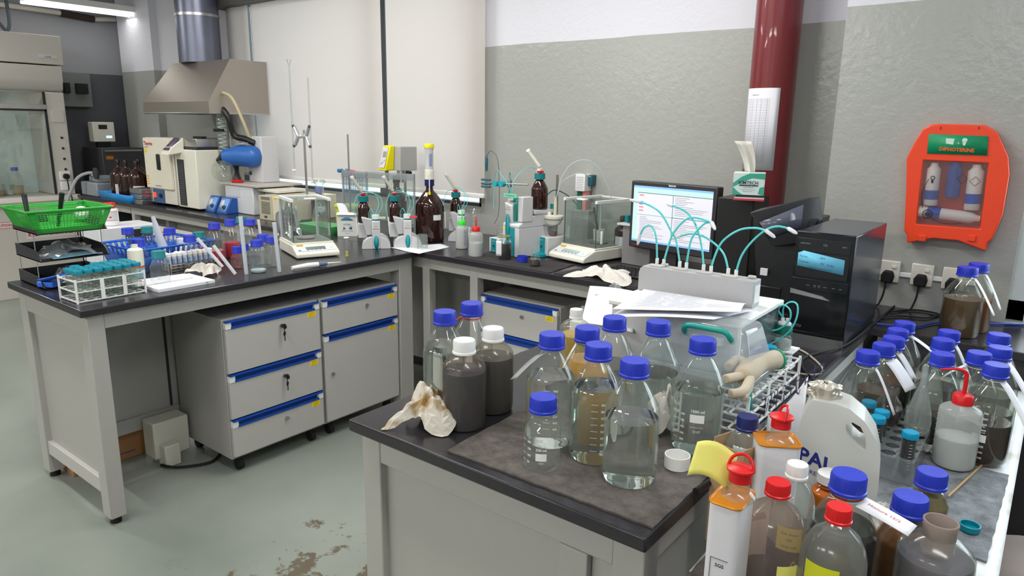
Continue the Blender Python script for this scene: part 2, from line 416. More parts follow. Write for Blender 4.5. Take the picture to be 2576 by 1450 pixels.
# ================================================================ ceiling lamps (their own light)
tube_e = pm('lamp_tube', rgb(255, 255, 255), 0.5, noise=0, emit=(1, 0.98, 0.95, 1), es=16)
def lamp(x, y, z, rz, label, power=60, mat=None):
    t = thing('ceiling_lamp', label, 'lamp', (x, y, z), rz, 'fluorescent ceiling lamps')
    MB().box(-0.62, -0.09, 0.0, 0.62, 0.09, 0.05).build('housing', whitep, t, bevel=0.006)
    for s in (-0.045, 0.045): MB().cyl((-0.6, s, -0.02), (0.6, s, -0.02), 0.013, seg=10).build('tube', mat or tube_e, t)
    for s in (-0.5, 0.5): MB().cyl((s, 0, 0.05), (s, 0, ZC-z), 0.004, seg=6).build('hanger', steel, t)
    l = area('lamp_light', (0, 0, -0.05), (0, 0, 0), 1.2, 0.2, power*0.7, (1.0, 0.97, 0.93)); l.parent = t
    return t
lamp(-6.95, 2.95, 2.46, PI/2, 'fluorescent lamp hanging above the fume cupboard in the top left corner', 3, pm('lamp_tube_soft', rgb(255, 255, 255), 0.5, noise=0, emit=(1, 0.98, 0.95, 1), es=2.2))
lamp(-6.6, 0.5, 2.70, PI/2, 'fluorescent lamp over the far left aisle', 46)
for i, (x, y, lb, pw_) in enumerate(((-4.4, 0.6, 'lamp over the aisle left of the long bench', 26), (-2.2, 0.6, 'lamp over the aisle between the two benches', 22), (0.3, 0.6, 'lamp over the crowded sample table', 24),
             (-3.6, 2.15, 'fill lamp added over the bench end before the roller blinds', 23), (-1.7, 2.15, 'fill lamp added over the titrators near the back wall', 31),  # both are added fill lamps that brighten the back wall
             (-4.6, -2.4, 'lamp at the back of the room, far left of the row', 75), (-2.4, -2.4, 'lamp at the back of the room, middle of the row', 75), (-0.2, -2.4, 'lamp at the back of the room, right end of the row', 60))):
    lamp(x, y, 2.74 if y > 0 else 2.60, 0, 'fluorescent '+lb, pw_)

# ================================================================ benches
def bench_leg(parent, x0, y0, x1, y1, z1, label=None):
    l = MB().box(x0, y0, 0.03, x1, y1, z1).build('leg', panel, parent, bevel=0.003)
    MB().cyl(((x0+x1)/2, (y0+y1)/2, 0), ((x0+x1)/2, (y0+y1)/2, 0.032), 0.022, seg=14).build('foot', rubber, l)
    return l
def slab(name, x0, y0, x1, y1, label, mat=epoxy):
    o = MB().box(x0, y0, BZ-0.028, x1, y1, BZ).build(name, mat, None, bevel=0.004)
    return tag(o, label, 'worktop')
slab('worktop', -3.325, 0.935, -2.62, 2.552, 'black epoxy worktop of the long bench on the left, carrying bottles and balance')
slab('worktop', -7.38, 2.552, 1.4, 3.205, 'black epoxy worktop running along the back wall under the blinds').data
slab('worktop', -1.187, 0.935, -0.447, 2.55, 'black epoxy worktop of the front bench carrying the clear litre bottles')
# clip the back worktop where the right-hand wall stands proud
wk = [o for o in bpy.data.objects if o.name == 'worktop.001'][0]
me = wk.data; me.clear_geometry()
m = MB(); m.prism([(-7.38, 2.552), (1.4, 2.552), (1.4, YR-0.002), (rx-0.003, YR-0.002), (rx-0.003, YB-0.003), (-6.615, YB-0.003), (-6.615, YB-0.073), (-7.24, YB-0.073), (-7.24, YB-0.003), (-7.38, YB-0.003)], BZ-0.028, BZ, 'z')
me.from_pydata(m.v, [], m.f); me.update()

A = thing('lab_bench', 'grey steel frame of the long left bench with an end panel and four legs', 'bench', (-2.97, 1.75, 0))
def loc(o, *c):  # absolute coordinates of a part given in world space
    o.matrix_parent_inverse = Matrix.Translation(-Vector(o.parent.location)); return o
def wp(mb, name, mat, parent, **k):  # part modelled in world coordinates under a root at parent.location
    rt = parent
    M = Matrix.Identity(4)
    chain = []
    p = parent
    while p is not None: chain.append(p); p = p.parent
    for q in reversed(chain): M = M @ q.matrix_basis
    mb.xf(M.inverted()); return mb.build(name, mat, parent, **k)
def wleg(parent, x0, y0, x1, y1, z1):
    l = wp(MB().box(x0, y0, 0.03, x1, y1, z1), 'leg', panel, parent, bevel=0.003)
    wp(MB().cyl(((x0+x1)/2, (y0+y1)/2, 0), ((x0+x1)/2, (y0+y1)/2, 0.032), 0.020, seg=14), 'foot', rubber, l)
for (x0, y0, x1, y1) in ((-2.715, 0.962, -2.645, 1.02), (-3.30, 0.962, -3.23, 1.02), (-2.715, 2.45, -2.645, 2.54), (-3.30, 2.47, -3.23, 2.54)): wleg(A, x0, y0, x1, y1, 0.829)
wp(MB().box(-2.70, 1.02, 0.770, -2.647, 2.45, 0.829), 'apron_rail', panel, A, bevel=0.002)
wp(MB().box(-3.23, 0.964, 0.745, -2.715, 1.01, 0.829), 'apron_rail', panel, A, bevel=0.002)
wp(MB().box(-3.29, 1.02, 0.770, -3.24, 2.47, 0.829), 'apron_rail', panel, A, bevel=0.002)
wp(MB().box(-3.23, 0.985, 0.17, -2.715, 0.997, 0.745), 'end_panel', panel, A)
wp(MB().box(-3.23, 0.968, 0.115, -2.715, 1.014, 0.175), 'stretcher', panel_lt, A, bevel=0.002)
wp(MB().box(-3.150, 1.02, 0.145, -3.115, 2.47, 0.210), 'stretcher', panel, A, bevel=0.002)
wp(MB().box(-3.14, 1.02, 0.21, -3.128, 2.47, 0.77), 'back_panel', panel, A)
wp(MB().box(-3.128, 1.445, 0.215, -3.122, 1.455, 0.77), 'joint_strip', darkp, A)

B = thing('lab_bench', 'grey steel frame and recessed end panel of the front bench', 'bench', (-0.82, 1.7, 0))
for (x0, y0, x1, y1) in ((-1.176, 0.964, -1.118, 1.02), (-0.522, 0.964, -0.462, 1.02), (-1.176, 2.46, -1.118, 2.54), (-0.522, 2.46, -0.462, 2.54)): wleg(B, x0, y0, x1, y1, 0.829)
wp(MB().box(-1.118, 0.966, 0.760, -0.522, 1.01, 0.829), 'apron_rail', panel, B, bevel=0.002)
wp(MB().box(-1.118, 0.966, 0.115, -0.522, 1.01, 0.175), 'stretcher', panel, B, bevel=0.002)
wp(MB().box(-0.632, 0.964, 0.175, -0.572, 1.012, 0.760), 'upright', panel, B, bevel=0.002)
wp(MB().box(-1.118, 0.985, 0.175, -0.632, 0.997, 0.760), 'end_panel', panel, B)
wp(MB().box(-0.570, 0.980, 0.175, -0.522, 0.992, 0.760), 'end_panel', panel, B)
wp(MB().box(-0.50, 1.02, 0.770, -0.464, 2.46, 0.829), 'apron_rail', panel_lt, B, bevel=0.002)
wp(MB().box(-1.176, 1.02, 0.770, -1.13, 2.46, 0.829), 'apron_rail', panel, B, bevel=0.002)
wp(MB().box(-0.485, 1.02, 0.10, -0.475, 2.46, 0.77), 'side_panel', panel_lt, B)
wp(MB().box(-1.165, 1.02, 0.10, -1.155, 2.46, 0.77), 'side_panel', panel, B)

K = thing('lab_bench', 'grey steel frame under the back wall worktop, left and middle runs', 'bench', (-4.0, 2.9, 0))
for x in (-5.945, -4.4, -2.62, -2.285, -1.25): wleg(K, x, 2.59, x+0.05, 2.64, 0.829)
for x in (-5.945, -4.4, -2.285, -0.80): wleg(K, x, 2.86, x+0.05, 2.92, 0.829)
wp(MB().box(-7.36, 2.592, 0.765, -5.96, 2.63, 0.829), 'apron_rail', panel, K, bevel=0.002)
wp(MB().box(-5.895, 2.592, 0.765, -2.62, 2.63, 0.829), 'apron_rail', panel, K, bevel=0.002)
wp(MB().box(-2.57, 2.592, 0.765, -1.19, 2.63, 0.829), 'apron_rail', panel, K, bevel=0.002)
wp(MB().box(-5.9, 2.93, 0.1, -0.80, 2.94, 0.80), 'back_panel', panel, K)
wp(MB().box(-2.30, 2.68, 0.1, -2.29, 2.93, 0.80), 'side_panel', panel, K)
R_ = thing('lab_bench', 'dark drawer front and grey frame below the worktop by the right window', 'bench', (-0.2, 2.7, 0))
for x in (-0.43, 1.3): wleg(R_, x, 2.58, x+0.05, 2.63, 0.829)
wp(MB().box(-0.38, 2.582, 0.70, 1.3, 2.62, 0.829), 'apron_rail', pm('dark_rail', rgb(60, 58, 60), 0.4), R_, bevel=0.002)
wp(MB().box(-0.40, 2.64, 0.10, 1.3, 2.65, 0.70), 'front_panel', darkp, R_)

# ---------------------------------------------------------------- cabinets
def drawer_unit(name, label, x, y0, y1, z0, z1, heights, depth, labels=True, keys=(), group=None, horizontal=False, door_from=None):
    """front at local x=0 facing +X, width along Y"""
    t = thing(name, label, 'cabinet', (x, y0, 0), 0, group)
    w = y1-y0
    MB().box(-depth, 0.0, z0, -0.02, w, z1).build('body', panel, t, bevel=0.002)
    zt = z1-0.004
    for i, h in enumerate(heights):
        zb = zt-h
        door = (door_from is not None and i >= door_from)
        f = MB().box(-0.018, 0.005, zb+0.004, 0.0, w-0.005, zt-0.038).build('door' if door else 'drawer', panel_lt, t, bevel=0.0015)
        g = MB(); g.box(-0.006, 0.03, zt-0.036, 0.004, w-0.03, zt-0.028).box(-0.018, 0.03, zt-0.028, -0.012, w-0.03, zt-0.008).box(-0.014, 0.008, zt-0.008, 0.006, w-0.008, zt-0.002)
        g.build('handle', bluep, f, label='blue recessed grip rail')
        MB().box(-0.017, 0.006, zt-0.036, 0.002, 0.032, zt-0.009).build('grip_end_cap', whitep, f)
        MB().box(-0.017, w-0.032, zt-0.036, 0.002, w-0.006, zt-0.009).build('grip_end_cap', whitep, f)
        ly = 0.045 if door else w*0.56
        lz = (zt+zb)/2+0.02 if door else zt-0.072
        MB().cyl((0, ly, lz), (0.009, ly, lz), 0.009, seg=14).build('lock', steel, f)
        if i in keys:
            k = MB().cyl((0.008, ly, lz), (0.028, ly, lz), 0.004, seg=8).cyl((0.026, ly-0.002, lz), (0.026, ly+0.004, lz), 0.012, seg=12)
            k.cyl((0.018, ly+0.002, lz-0.035), (0.021, ly+0.004, lz-0.035), 0.010, seg=12).box(0.018, ly+0.002, lz-0.068, 0.020, ly+0.006, lz-0.04)
            k.cyl((0.02, ly+0.003, lz-0.012), (0.02, ly+0.003, lz-0.03), 0.002, seg=6)
            k.build('key', rubber, f)
        if labels:
            yl = w-0.048
            s = MB().box(0.0, yl-0.022, zt-0.066, 0.0008, yl+0.022, zt-0.042).build('label_sticker', yellow_l, f)
            tx = MB()
            for r_, wd in ((0.0075, 'Titration'), (-0.002, 'glassware')):
                tx.text(wd, 0.008, lambda u, v, r_=r_: (0.0013, yl+u, zt-0.055+v+r_-0.003))
            tx.build('lettering', red_ink, f, smooth=False)
        zt = zb
    for cx in (-0.05, -depth+0.05):
        for cy in (0.05, w-0.05):
            MB().cyl((cx, cy-0.012, 0.026), (cx, cy+0.012, 0.026), 0.025, seg=14).box(cx-0.012, cy-0.014, 0.03, cx+0.012, cy+0.014, z0).build('caster_wheel', rubber, t)
    return t
drawer_unit('drawer_cabinet', 'wheeled grey three-drawer cabinet with keys hanging from its upper locks', -2.655, 1.475, 1.955, 0.07, 0.700, (0.235, 0.205, 0.175), 0.44, keys=(0, 1))
drawer_unit('drawer_cabinet', 'wheeled grey cabinet with one drawer over a door, right of the three-drawer cabinet', -2.655, 1.965, 2.445, 0.07, 0.700, (0.17, 0.445), 0.44, door_from=1)
# pulled-forward drawer cabinet under the back worktop: built facing +X, turned to face -Y
c3 = drawer_unit('drawer_cabinet', 'grey drawer cabinet with blue grips standing under the back worktop', 0, 0, 0.475, 0.07, 0.682, (0.185, 0.22, 0.20), 0.42)
c3.location = (-1.765, 2.62, 0); c3.rotation_euler = (0, 0, -PI/2); c3.location = (-2.24, 2.62, 0)
for ch in c3.children: pass

# things on the floor beneath the long bench
cb = thing('cardboard_box', 'brown cardboard box on the floor behind the left bench legs', 'box', (-3.17, 1.27, 0))
kraft = pm('cardboard', rgb(165, 120, 78), 0.8, noise=0.08)
MB().box(-0.22, -0.24, 0, -0.005, 0.065, 0.15).build('carton', kraft, cb, bevel=0.003)
MB().text('ware', 0.07, lambda u, v: (-0.004, -0.12+u, 0.045+v)).box(-0.0045, -0.24, 0.032, -0.004, 0.02, 0.036).build('lettering', blue_ink, cb, smooth=False)
tr_ = thing('power_transformer', 'beige power box on the floor beneath the left bench', 'power supply', (-3.0, 1.37, 0))
MB().box(-0.10, -0.07, 0.03, 0.0, 0.09, 0.20).box(-0.02, -0.05, 0.0, 0.05, 0.02, 0.10).build('housing', ivory, tr_, bevel=0.006)
MB().tube(cr([(0.02, -0.06, 0.012), (0.10, -0.02, 0.012), (0.16, 0.10, 0.012), (0.08, 0.2, 0.012)], 8), 0.006).build('cord', rubber, tr_)

# ================================================================ right sample table
pap = newmat('stained_bench_paper')
def stained():
    m, nt, b = newmat('stained_white_paper'); N = nt.nodes; L = nt.links
    g = N.new('ShaderNodeNewGeometry'); n = N.new('ShaderNodeTexNoise'); n.inputs['Scale'].default_value = 9; n.inputs['Detail'].default_value = 6; L.new(g.outputs['Position'], n.inputs['Vector'])
    r = N.new('ShaderNodeValToRGB'); e = r.color_ramp.elements; e[0].position = 0.30; e[0].color = rgb(168, 150, 122); e[1].position = 0.50; e[1].color = rgb(206, 208, 208)
    L.new(n.outputs[0], r.inputs[0]); L.new(r.outputs[0], b.inputs['Base Color']); b.inputs['Roughness'].default_value = 0.45
    n3 = N.new('ShaderNodeTexNoise'); n3.inputs['Scale'].default_value = 14; L.new(g.outputs['Position'], n3.inputs['Vector'])
    bp = N.new('ShaderNodeBump'); bp.inputs['Strength'].default_value = 0.4; bp.inputs['Distance'].default_value = 0.01; L.new(n3.outputs[0], bp.inputs['Height']); L.new(bp.outputs[0], b.inputs['Normal'])
    return m
bpy.data.materials.remove(pap[0])
stain = stained()
TZ = 0.75
tag(MB().box(-0.415, 0.45, TZ-0.03, 0.0, 2.50, TZ-0.002).build('sample_worktop', epoxy, None, bevel=0.003), 'narrow black table top under the crowded sample bottles on the right', 'table')
F = thing('sample_table', 'grey frame below the narrow sample table on the right', 'table', (-0.18, 1.5, 0))
for x, y in ((-0.405, 0.47), (-0.05, 0.47), (-0.405, 2.44), (-0.05, 2.44)): wleg(F, x, y, x+0.04, y+0.04, TZ-.031)
wp(MB().box(-0.05, 0.51, 0.65, -0.01, 2.44, TZ-.031), 'apron_rail', panel, F)
wp(MB().box(-0.405, 0.51, 0.65, -0.365, 2.44, TZ-.031), 'apron_rail', panel, F)
sh = MB().grid(lambda u, v: (-0.417+0.426*u, 1.05+v*1.46, TZ-0.0015+0.0012*(1+math.sin(u*19+v*31)*math.sin(v*23))), 24, 60)
tag(sh.build('bench_paper', stain, None, solid=0.0008), 'stained white bench paper spread over the sample table', 'paper')
def pad_mat(name, c, dots):
    m, nt, b = newmat(name); N = nt.nodes; L = nt.links
    g = N.new('ShaderNodeNewGeometry'); n = N.new('ShaderNodeTexNoise'); n.inputs['Scale'].default_value = 24; n.inputs['Detail'].default_value = 9; n.inputs['Roughness'].default_value = 0.75; L.new(g.outputs['Position'], n.inputs['Vector'])
    r = N.new('ShaderNodeValToRGB'); e = r.color_ramp.elements; e[0].position = 0.33; e[0].color = tuple(x*0.55 for x in c[:3])+(1,); e[1].position = 0.68; e[1].color = tuple(x*1.7 for x in c[:3])+(1,)
    L.new(n.outputs[0], r.inputs[0])
    v = N.new('ShaderNodeTexVoronoi'); v.inputs['Scale'].default_value = 38; v.inputs['Randomness'].default_value = 0.25; L.new(g.outputs['Position'], v.inputs['Vector'])
    lt = N.new('ShaderNodeMath'); lt.operation = 'LESS_THAN'; lt.inputs[1].default_value = dots; L.new(v.outputs['Distance'], lt.inputs[0])
    mx = N.new('ShaderNodeMix'); mx.data_type = 'RGBA'; L.new(lt.outputs[0], mx.inputs['Factor']); L.new(r.outputs[0], mx.inputs['A']); mx.inputs['B'].default_value = tuple(x*0.25 for x in c[:3])+(1,)
    L.new(mx.outputs['Result'], b.inputs['Base Color']); b.inputs['Roughness'].default_value = 0.9
    bp = N.new('ShaderNodeBump'); bp.inputs['Strength'].default_value = 0.6; bp.inputs['Distance'].default_value = 0.003; L.new(n.outputs[0], bp.inputs['Height']); L.new(bp.outputs[0], b.inputs['Normal'])
    return m
padm = pad_mat('absorbent_pad', rgb(84, 78, 74), 0.16)
padg = pad_mat('grey_absorbent_pad', rgb(104, 108, 112), 0.14)
def pad(label, poly, z, mat=padm, th=0.004, amp=0.0012):
    (a, b_, c, d) = [Vector(p) for p in poly]
    def fn(u, v):
        p = a*(1-u)*(1-v)+b_*u*(1-v)+c*u*v+d*(1-u)*v
        e = 0.0 if 0.04 < u < 0.96 and 0.04 < v < 0.96 else 0.0008*math.sin(u*57+v*43)
        return (p.x+e, p.y-e, z+th+amp*math.sin(u*17+1)*math.sin(v*13))
    m = MB().grid(fn, 40, 40)
    n = len(m.v)
    m.v += [(x, y, z+0.0002) for x, y, _ in m.v]
    m.f += [tuple(i+n for i in reversed(f)) for f in m.f]
    rim = [i for i in range(41)]+[41*k+40 for k in range(1, 41)]+[41*40+i for i in range(39, -1, -1)]+[41*k for k in range(39, 0, -1)]
    for i in range(len(rim)): a_, b2 = rim[i], rim[(i+1) % len(rim)]; m.f.append((a_+n, b2+n, b2, a_))
    return tag(m.build('absorbent_mat', mat), label, 'mat')
pad('dark brown absorbent mat with punched dots under the clear litre bottles', [(-0.905, 0.958), (-0.452, 0.968), (-0.4475, 1.235), (-0.93, 1.50)][:2]+[(-0.4475, 1.50), (-0.93, 1.50)], BZ)
pad('grey absorbent mat at the right edge of the sample table', [(-0.385, 1.405), (-0.012, 1.410), (-0.004, 1.832), (-0.385, 1.823)], TZ+.001, padg)
pad('dark absorbent mat at the near end of the sample table', [(-0.412, 0.88), (-0.10, 0.88), (-0.11, 1.35), (-0.412, 1.35)], TZ+.001, padm)
pad('black absorbent mat on the back worktop in front of the titrators', [(-2.36, 2.565), (-1.78, 2.56), (-1.80, 2.80), (-2.33, 2.80)], BZ, pm('black_mat', rgb(46, 42, 44), 0.8, noise=0.2, bump=0.3), 0.003)
pad('black absorbent mat on the back worktop below the right balance', [(-1.76, 2.565), (-1.30, 2.56), (-1.36, 2.78), (-1.72, 2.80)], BZ, pm('black_mat', rgb(46, 42, 44), 0.8), 0.003)
# ================================================================ bottles
SZ = {'1000': dict(R=.0505, hb=.138, hs=.197, rn=.0200, H=.233), '500': dict(R=.043, hb=.105, hs=.150, rn=.0195, H=.184),
      '250': dict(R=.035, hb=.078, hs=.108, rn=.0195, H=.143), '100': dict(R=.028, hb=.050, hs=.072, rn=.015, H=.100)}
def prof(size, inset=0.0):
    s = SZ[size]; R, hb, hs, rn, H = s['R'], s['hb'], s['hs'], s['rn'], s['H']
    k = hs-hb
    pr = [(R*0.80, 0.0), (R*0.93, 0.002), (R, 0.010), (R, hb), (R*0.985, hb+k*0.08), (R*0.94, hb+k*0.17), (R*0.5+rn*0.5+0.0005, hb+k*0.58), (rn+0.004, hb+k*0.90), (rn, hs), (rn, hs+0.016)]
    return [(max(r-inset, 0.001), z+(inset if i == 0 else 0)) for i, (r, z) in enumerate(pr)]
def r_at(pr, z):
    for (r0, z0), (r1, z1) in zip(pr, pr[1:]):
        if z0 <= z <= z1: return r0+(r1-r0)*((z-z0)/max(z1-z0, 1e-6))
    return pr[-1][0]
def cut(pr, level):
    out = [p for p in pr if p[1] < level-0.001]; out.append((r_at(pr, level), level)); return out
CAPM = {'blue': capblue, 'teal': capteal, 'sky': capsky, 'red': capred, 'navy': capnavy, 'white': whitep, 'black': blackp}
def screw_cap(parent, z, r, h, mat, tilt=0, ridges=True, seg=56, name='screw_cap'):
    pr = [(r*1.05, 0), (r*1.05, h*0.14), (r, h*0.20), (r, h*0.86), (r*0.93, h), (r*0.86, h), (r*0.5, h*0.985)]
    m = MB().lathe(pr, (0, 0, z), seg, flute=0.0009 if ridges else 0, fz=(h*0.2-1e-4, h*0.87))
    return m.build(name, mat, parent)
def media(label, pos, size='1000', cap='blue', liq=None, level=0.1, gm=None, group=None, grad=None, facing=0.0, extra=None, seg=40, name='media_bottle', capz=None, ring=True, far=False, cat='bottle'):
    s = SZ[size]; t = thing(name, label, cat, (pos[0], pos[1], pos[2]), 0, group)
    pr = prof(size)
    MB().lathe(pr, (0, 0, 0), seg, cap1=False).build('glass_body', gm or glass, t)
    if liq is not None:
        MB().lathe(cut(prof(size, 0.0022), level), (0, 0, 0), seg).build('liquid', liq, t)
    if ring and not far: MB().lathe([(s['rn']+.003, 0), (s['rn']+.0045, .002), (s['rn']+.003, .004)], (0, 0, s['H']-.033), seg, cap0=False, cap1=False).build('pouring_ring', whitep if cap != 'blue' else (gm or glass), t)
    if cap: screw_cap(t, s['H']-.029, .0262 if size != '100' else .02, .029, CAPM[cap], seg=24 if far else 56, ridges=not far)
    ang = tocam(pos)+facing
    R = s['R']
    if grad:
        m = MB(); a0 = ang
        vals, step, z0, off = grad
        for i, vv in enumerate(vals):
            z = z0+step*i
            strip(m, R, a0, off-0.019, off-0.006, z, z+.0008, 4)
            m.text(str(vv), 0.0062, wrap(R, z-.002, a0+off/R), align='LEFT', bold=.02)
        m.build('graduations', white_ink, t, smooth=False)
    if extra: extra(t, R, ang)
    return t
def top(px, py, h):  # place a thing whose top centre is seen at this pixel
    p = at(px, py, BZ+h); return Vector((p.x, p.y, BZ))
MZ = BZ+0.0046
def up(v, z=MZ): return Vector((v.x, v.y, z))

# --- front bench: clear litre bottles (each placed by its own spot on the worktop)
def print_1000(t, R, a):
    m = MB().text('1000 ml', .0085, wrap(R, .094, a), bold=.02).text('RETRACE CODE', .0035, wrap(R, .062, a)).text('13.07', .007, wrap(R, .052, a), bold=.0)
    strip(m, R, a, -.014, .014, .073, .090, 6)
    m.text('DURAN', .004, lambda u, v: wrap(R, .07, a-.027/R)(-v, u))
    m.build('print', white_ink, t, smooth=False)
def print_250(t, R, a):
    m = MB().text('250 ml', .0075, wrap(R, .046, a), bold=.02).text('13.07', .004, wrap(R, .020, a))
    strip(m, R, a, -.0105, .0105, .026, .041, 6)
    for k in range(9):
        th = math.radians(200+k*17.5) if False else math.radians(20+k*17.5)
        c, s_ = math.cos(th), math.sin(th); w = wrap(R, .062, a)
        m.add([w(c*.006-s_*.0007, s_*.006+c*.0007), w(c*.011, s_*.010), w(c*.006+s_*.0007, s_*.006-c*.0007)], [(0, 1, 2)])
        m.add([w(c*.003-s_*.0005, s_*.003), w(c*.0055, s_*.005), w(c*.003+s_*.0005, s_*.003)], [(0, 1, 2)])
    strip(m, R, a, -.008, .008, .0605, .0613, 4)
    m.build('print', white_ink, t, smooth=False)
G9 = ([100, 200, 300, 400, 500, 600, 700, 800, 900], .0135, .020, -.028)
def G(n, step=.0135, off=-.028): return ([100*(i+1) for i in range(n)], step, .020, off)
clear = water
def red_band(t, R, a):
    MB().ring((0, 0, .197), .0225, .0014, 28, 6).tube(cr([(-.022, -.006, .197), (-.030, -.012, .192), (-.034, -.02, .186)], 5), .0016, 6).build('rubber_band', capred, t)
def plastic_tag(t, R, a):
    d = Vector((math.cos(a-1.25), math.sin(a-1.25), 0)); n = Vector((-d.y, d.x, 0))
    def fn(u, v):
        p = d*(.022+.062*u)+n*(.019*(v-.5)*2*(1-.15*u)); return (p.x, p.y, .200-.045*u**1.3-.015*(1-v))
    g = MB().grid(fn, 10, 4).build('hanging_tag', cloudy('clear_tag', rgb(205, 208, 205), .5, .3), t, solid=.0006)
    m = MB()
    for i in range(4): m.text('Titration '+str(7-i), .0045, lambda u, v, i=i: tuple(Vector(fn(.5+u/.07, .75-.18*i+v/.05))+Vector((0, -.0008, .0012))))
    m.build('lettering', blue_ink, g, smooth=False)
def white_slip(t, R, a):
    d = Vector((math.cos(a-1.5), math.sin(a-1.5), 0)); n = Vector((-d.y, d.x, 0))
    def fn(u, v):
        p = d*(.022+.035*u)+n*(.010*(v-.5)*2); return (p.x, p.y, .196-.075*u+.004*math.sin(u*3))
    MB().grid(fn, 8, 2).build('paper_slip', paper, t, solid=.0005)
    MB().ring((0, 0, .199), .0222, .0012, 24, 5).build('string', greenp, t)
GB = 'clear liquid bottles on the front bench'
media('clear litre bottle at the near edge of the dark mat, closest of the blue-capped bottles', up(top(1597, 912, .233)), liq=clear, level=.125, extra=lambda t, R, a: None, facing=2.4, grad=G(8), group=GB)
media('clear litre bottle with white marks just behind and left of the nearest one', up(top(1506, 872, .233)), liq=clear, level=.150, grad=([200, 300, 400, 500, 600, 700, 800, 900], .0135, .033, -.020), facing=.6, group=GB)
media('clear litre bottle printed 1000 ml standing right of the others by the yellow note', up(top(1769, 858, .233)), liq=clear, level=.128, grad=([200, 300, 400, 500, 600], .0135, .033, -.034), facing=.0, extra=print_1000, group=GB)
media('clear litre bottle with a clear hanging tag and full liquid behind the small bottle', up(top(1389, 845, .233)), liq=clear, level=.148, grad=([300, 400, 500, 600, 700, 800, 900], .0135, .047, -.002), facing=.15, extra=plastic_tag, group=GB)
media('clear litre bottle half filled in front of the clear plastic toolbox', up(top(1657, 814, .233)), liq=clear, level=.118, facing=2.0, group=GB)
media('litre bottle of amber yellow oil with a white slip at its neck', up(top(1478, 824, .233), BZ), liq=liquid('honey', (176, 128, 40)), level=.165, extra=white_slip)
media('clear litre bottle farthest back on the front bench, behind the yellow one', up(top(1547, 798, .233), BZ), liq=clear, level=.125, facing=2, group=GB)
media('clear litre bottle at the left edge behind the white-capped bottles', up(top(1119, 783, .233), BZ), liq=clear, level=.158, facing=1.3, grad=G(6), extra=lambda t, R, a: strip(MB(), R, a+.9, -.012, .012, .03, .055, 4).build('write_on_patch', white_ink, t, smooth=False))
media('clear litre bottle with a red rubber band around its neck', up(top(1187, 762, .233), BZ), liq=clear, level=.10, extra=red_band)
media('small empty 250 ml bottle with blue cap on the front mat', up(top(1367, 1003, .143)), '250', liq=None, grad=([50, 100, 150, 200], .0135, .020, -.030), facing=-.05, extra=print_250)

# --- plastic bottles
def plastic_bottle(label, pos, R, H, cap='white', capr=.02, caph=.027, liq=None, level=.1, sh=.03, body=None, name='plastic_bottle', neck=None, extra=None, seg=36, group=None, ridges=True, cat='bottle', sx=1, sy=1, rz=0):
    t = thing(name, label, cat, tuple(pos), rz, group)
    hn = H-caph; rn = neck or capr*.88; hb = hn-sh
    pr = [(R*.86, 0), (R*.96, .003), (R, .012), (R, hb-.006), (R*.985, hb+sh*.18), (R*.90, hb+sh*.42), (R*.70+rn*.3*.0, hb+sh*.68), (rn*1.25, hb+sh*.86), (rn, hb+sh*.95), (rn, H-caph*.35)]
    MB().lathe(pr, (0, 0, 0), seg, sx=sx, sy=sy, cap1=False).build('plastic_body', body or frost, t)
    if liq is not None:
        ip = [(max(r-.0016, .001), z+(.001 if i == 0 else 0)) for i, (r, z) in enumerate(pr)]
        MB().lathe(cut(ip, level), (0, 0, 0), seg, sx=sx, sy=sy).build('liquid', liq, t)
    if cap: screw_cap(t, hn, capr, caph, CAPM[cap] if isinstance(cap, str) else cap, ridges=ridges, seg=40)
    if extra: extra(t, R, tocam(pos)-rz)
    return t
slate = liquid('slate', (58, 64, 78)); brownfrost = thin('brown_frosted_plastic', (0.86, 0.78, 0.72), 0.14, (0.50, 0.44, 0.40), refl=1.0, rough=.15)
tanfrost = thin('tan_frosted_plastic', (0.88, 0.83, 0.74), 0.16, (0.56, 0.50, 0.42), refl=1.0, rough=.15)
def hook(t, R, a): MB().ring((.0215*math.cos(a+.2), .0215*math.sin(a+.2), .158), .0028, .0007, 12, 5, 'x').build('seal_loop', whitep, t)
plastic_bottle('white-capped plastic bottle of dark grey liquid in front at the bench edge', at(1168, 1095, BZ)+Vector((-.036, .040, 0)), .0475, .196, liq=slate, level=.128, sh=.035, body=brownfrost, capr=.0245, caph=.029, extra=hook)
plastic_bottle('white-capped plastic bottle of dark liquid standing behind its twin', at(1240, 1052, BZ)+Vector((-.036, .042, 0)), .0475, .196, liq=slate, level=.130, sh=.035, body=tanfrost, capr=.0245, caph=.029)
plastic_bottle('white-capped plastic bottle of golden yellow liquid before the drawer cabinet', up(top(1450, 778, .185), BZ), .041, .185, liq=liquid('gold', (196, 158, 40)), level=.118, sh=.03, body=frost, capr=.017, caph=.024)

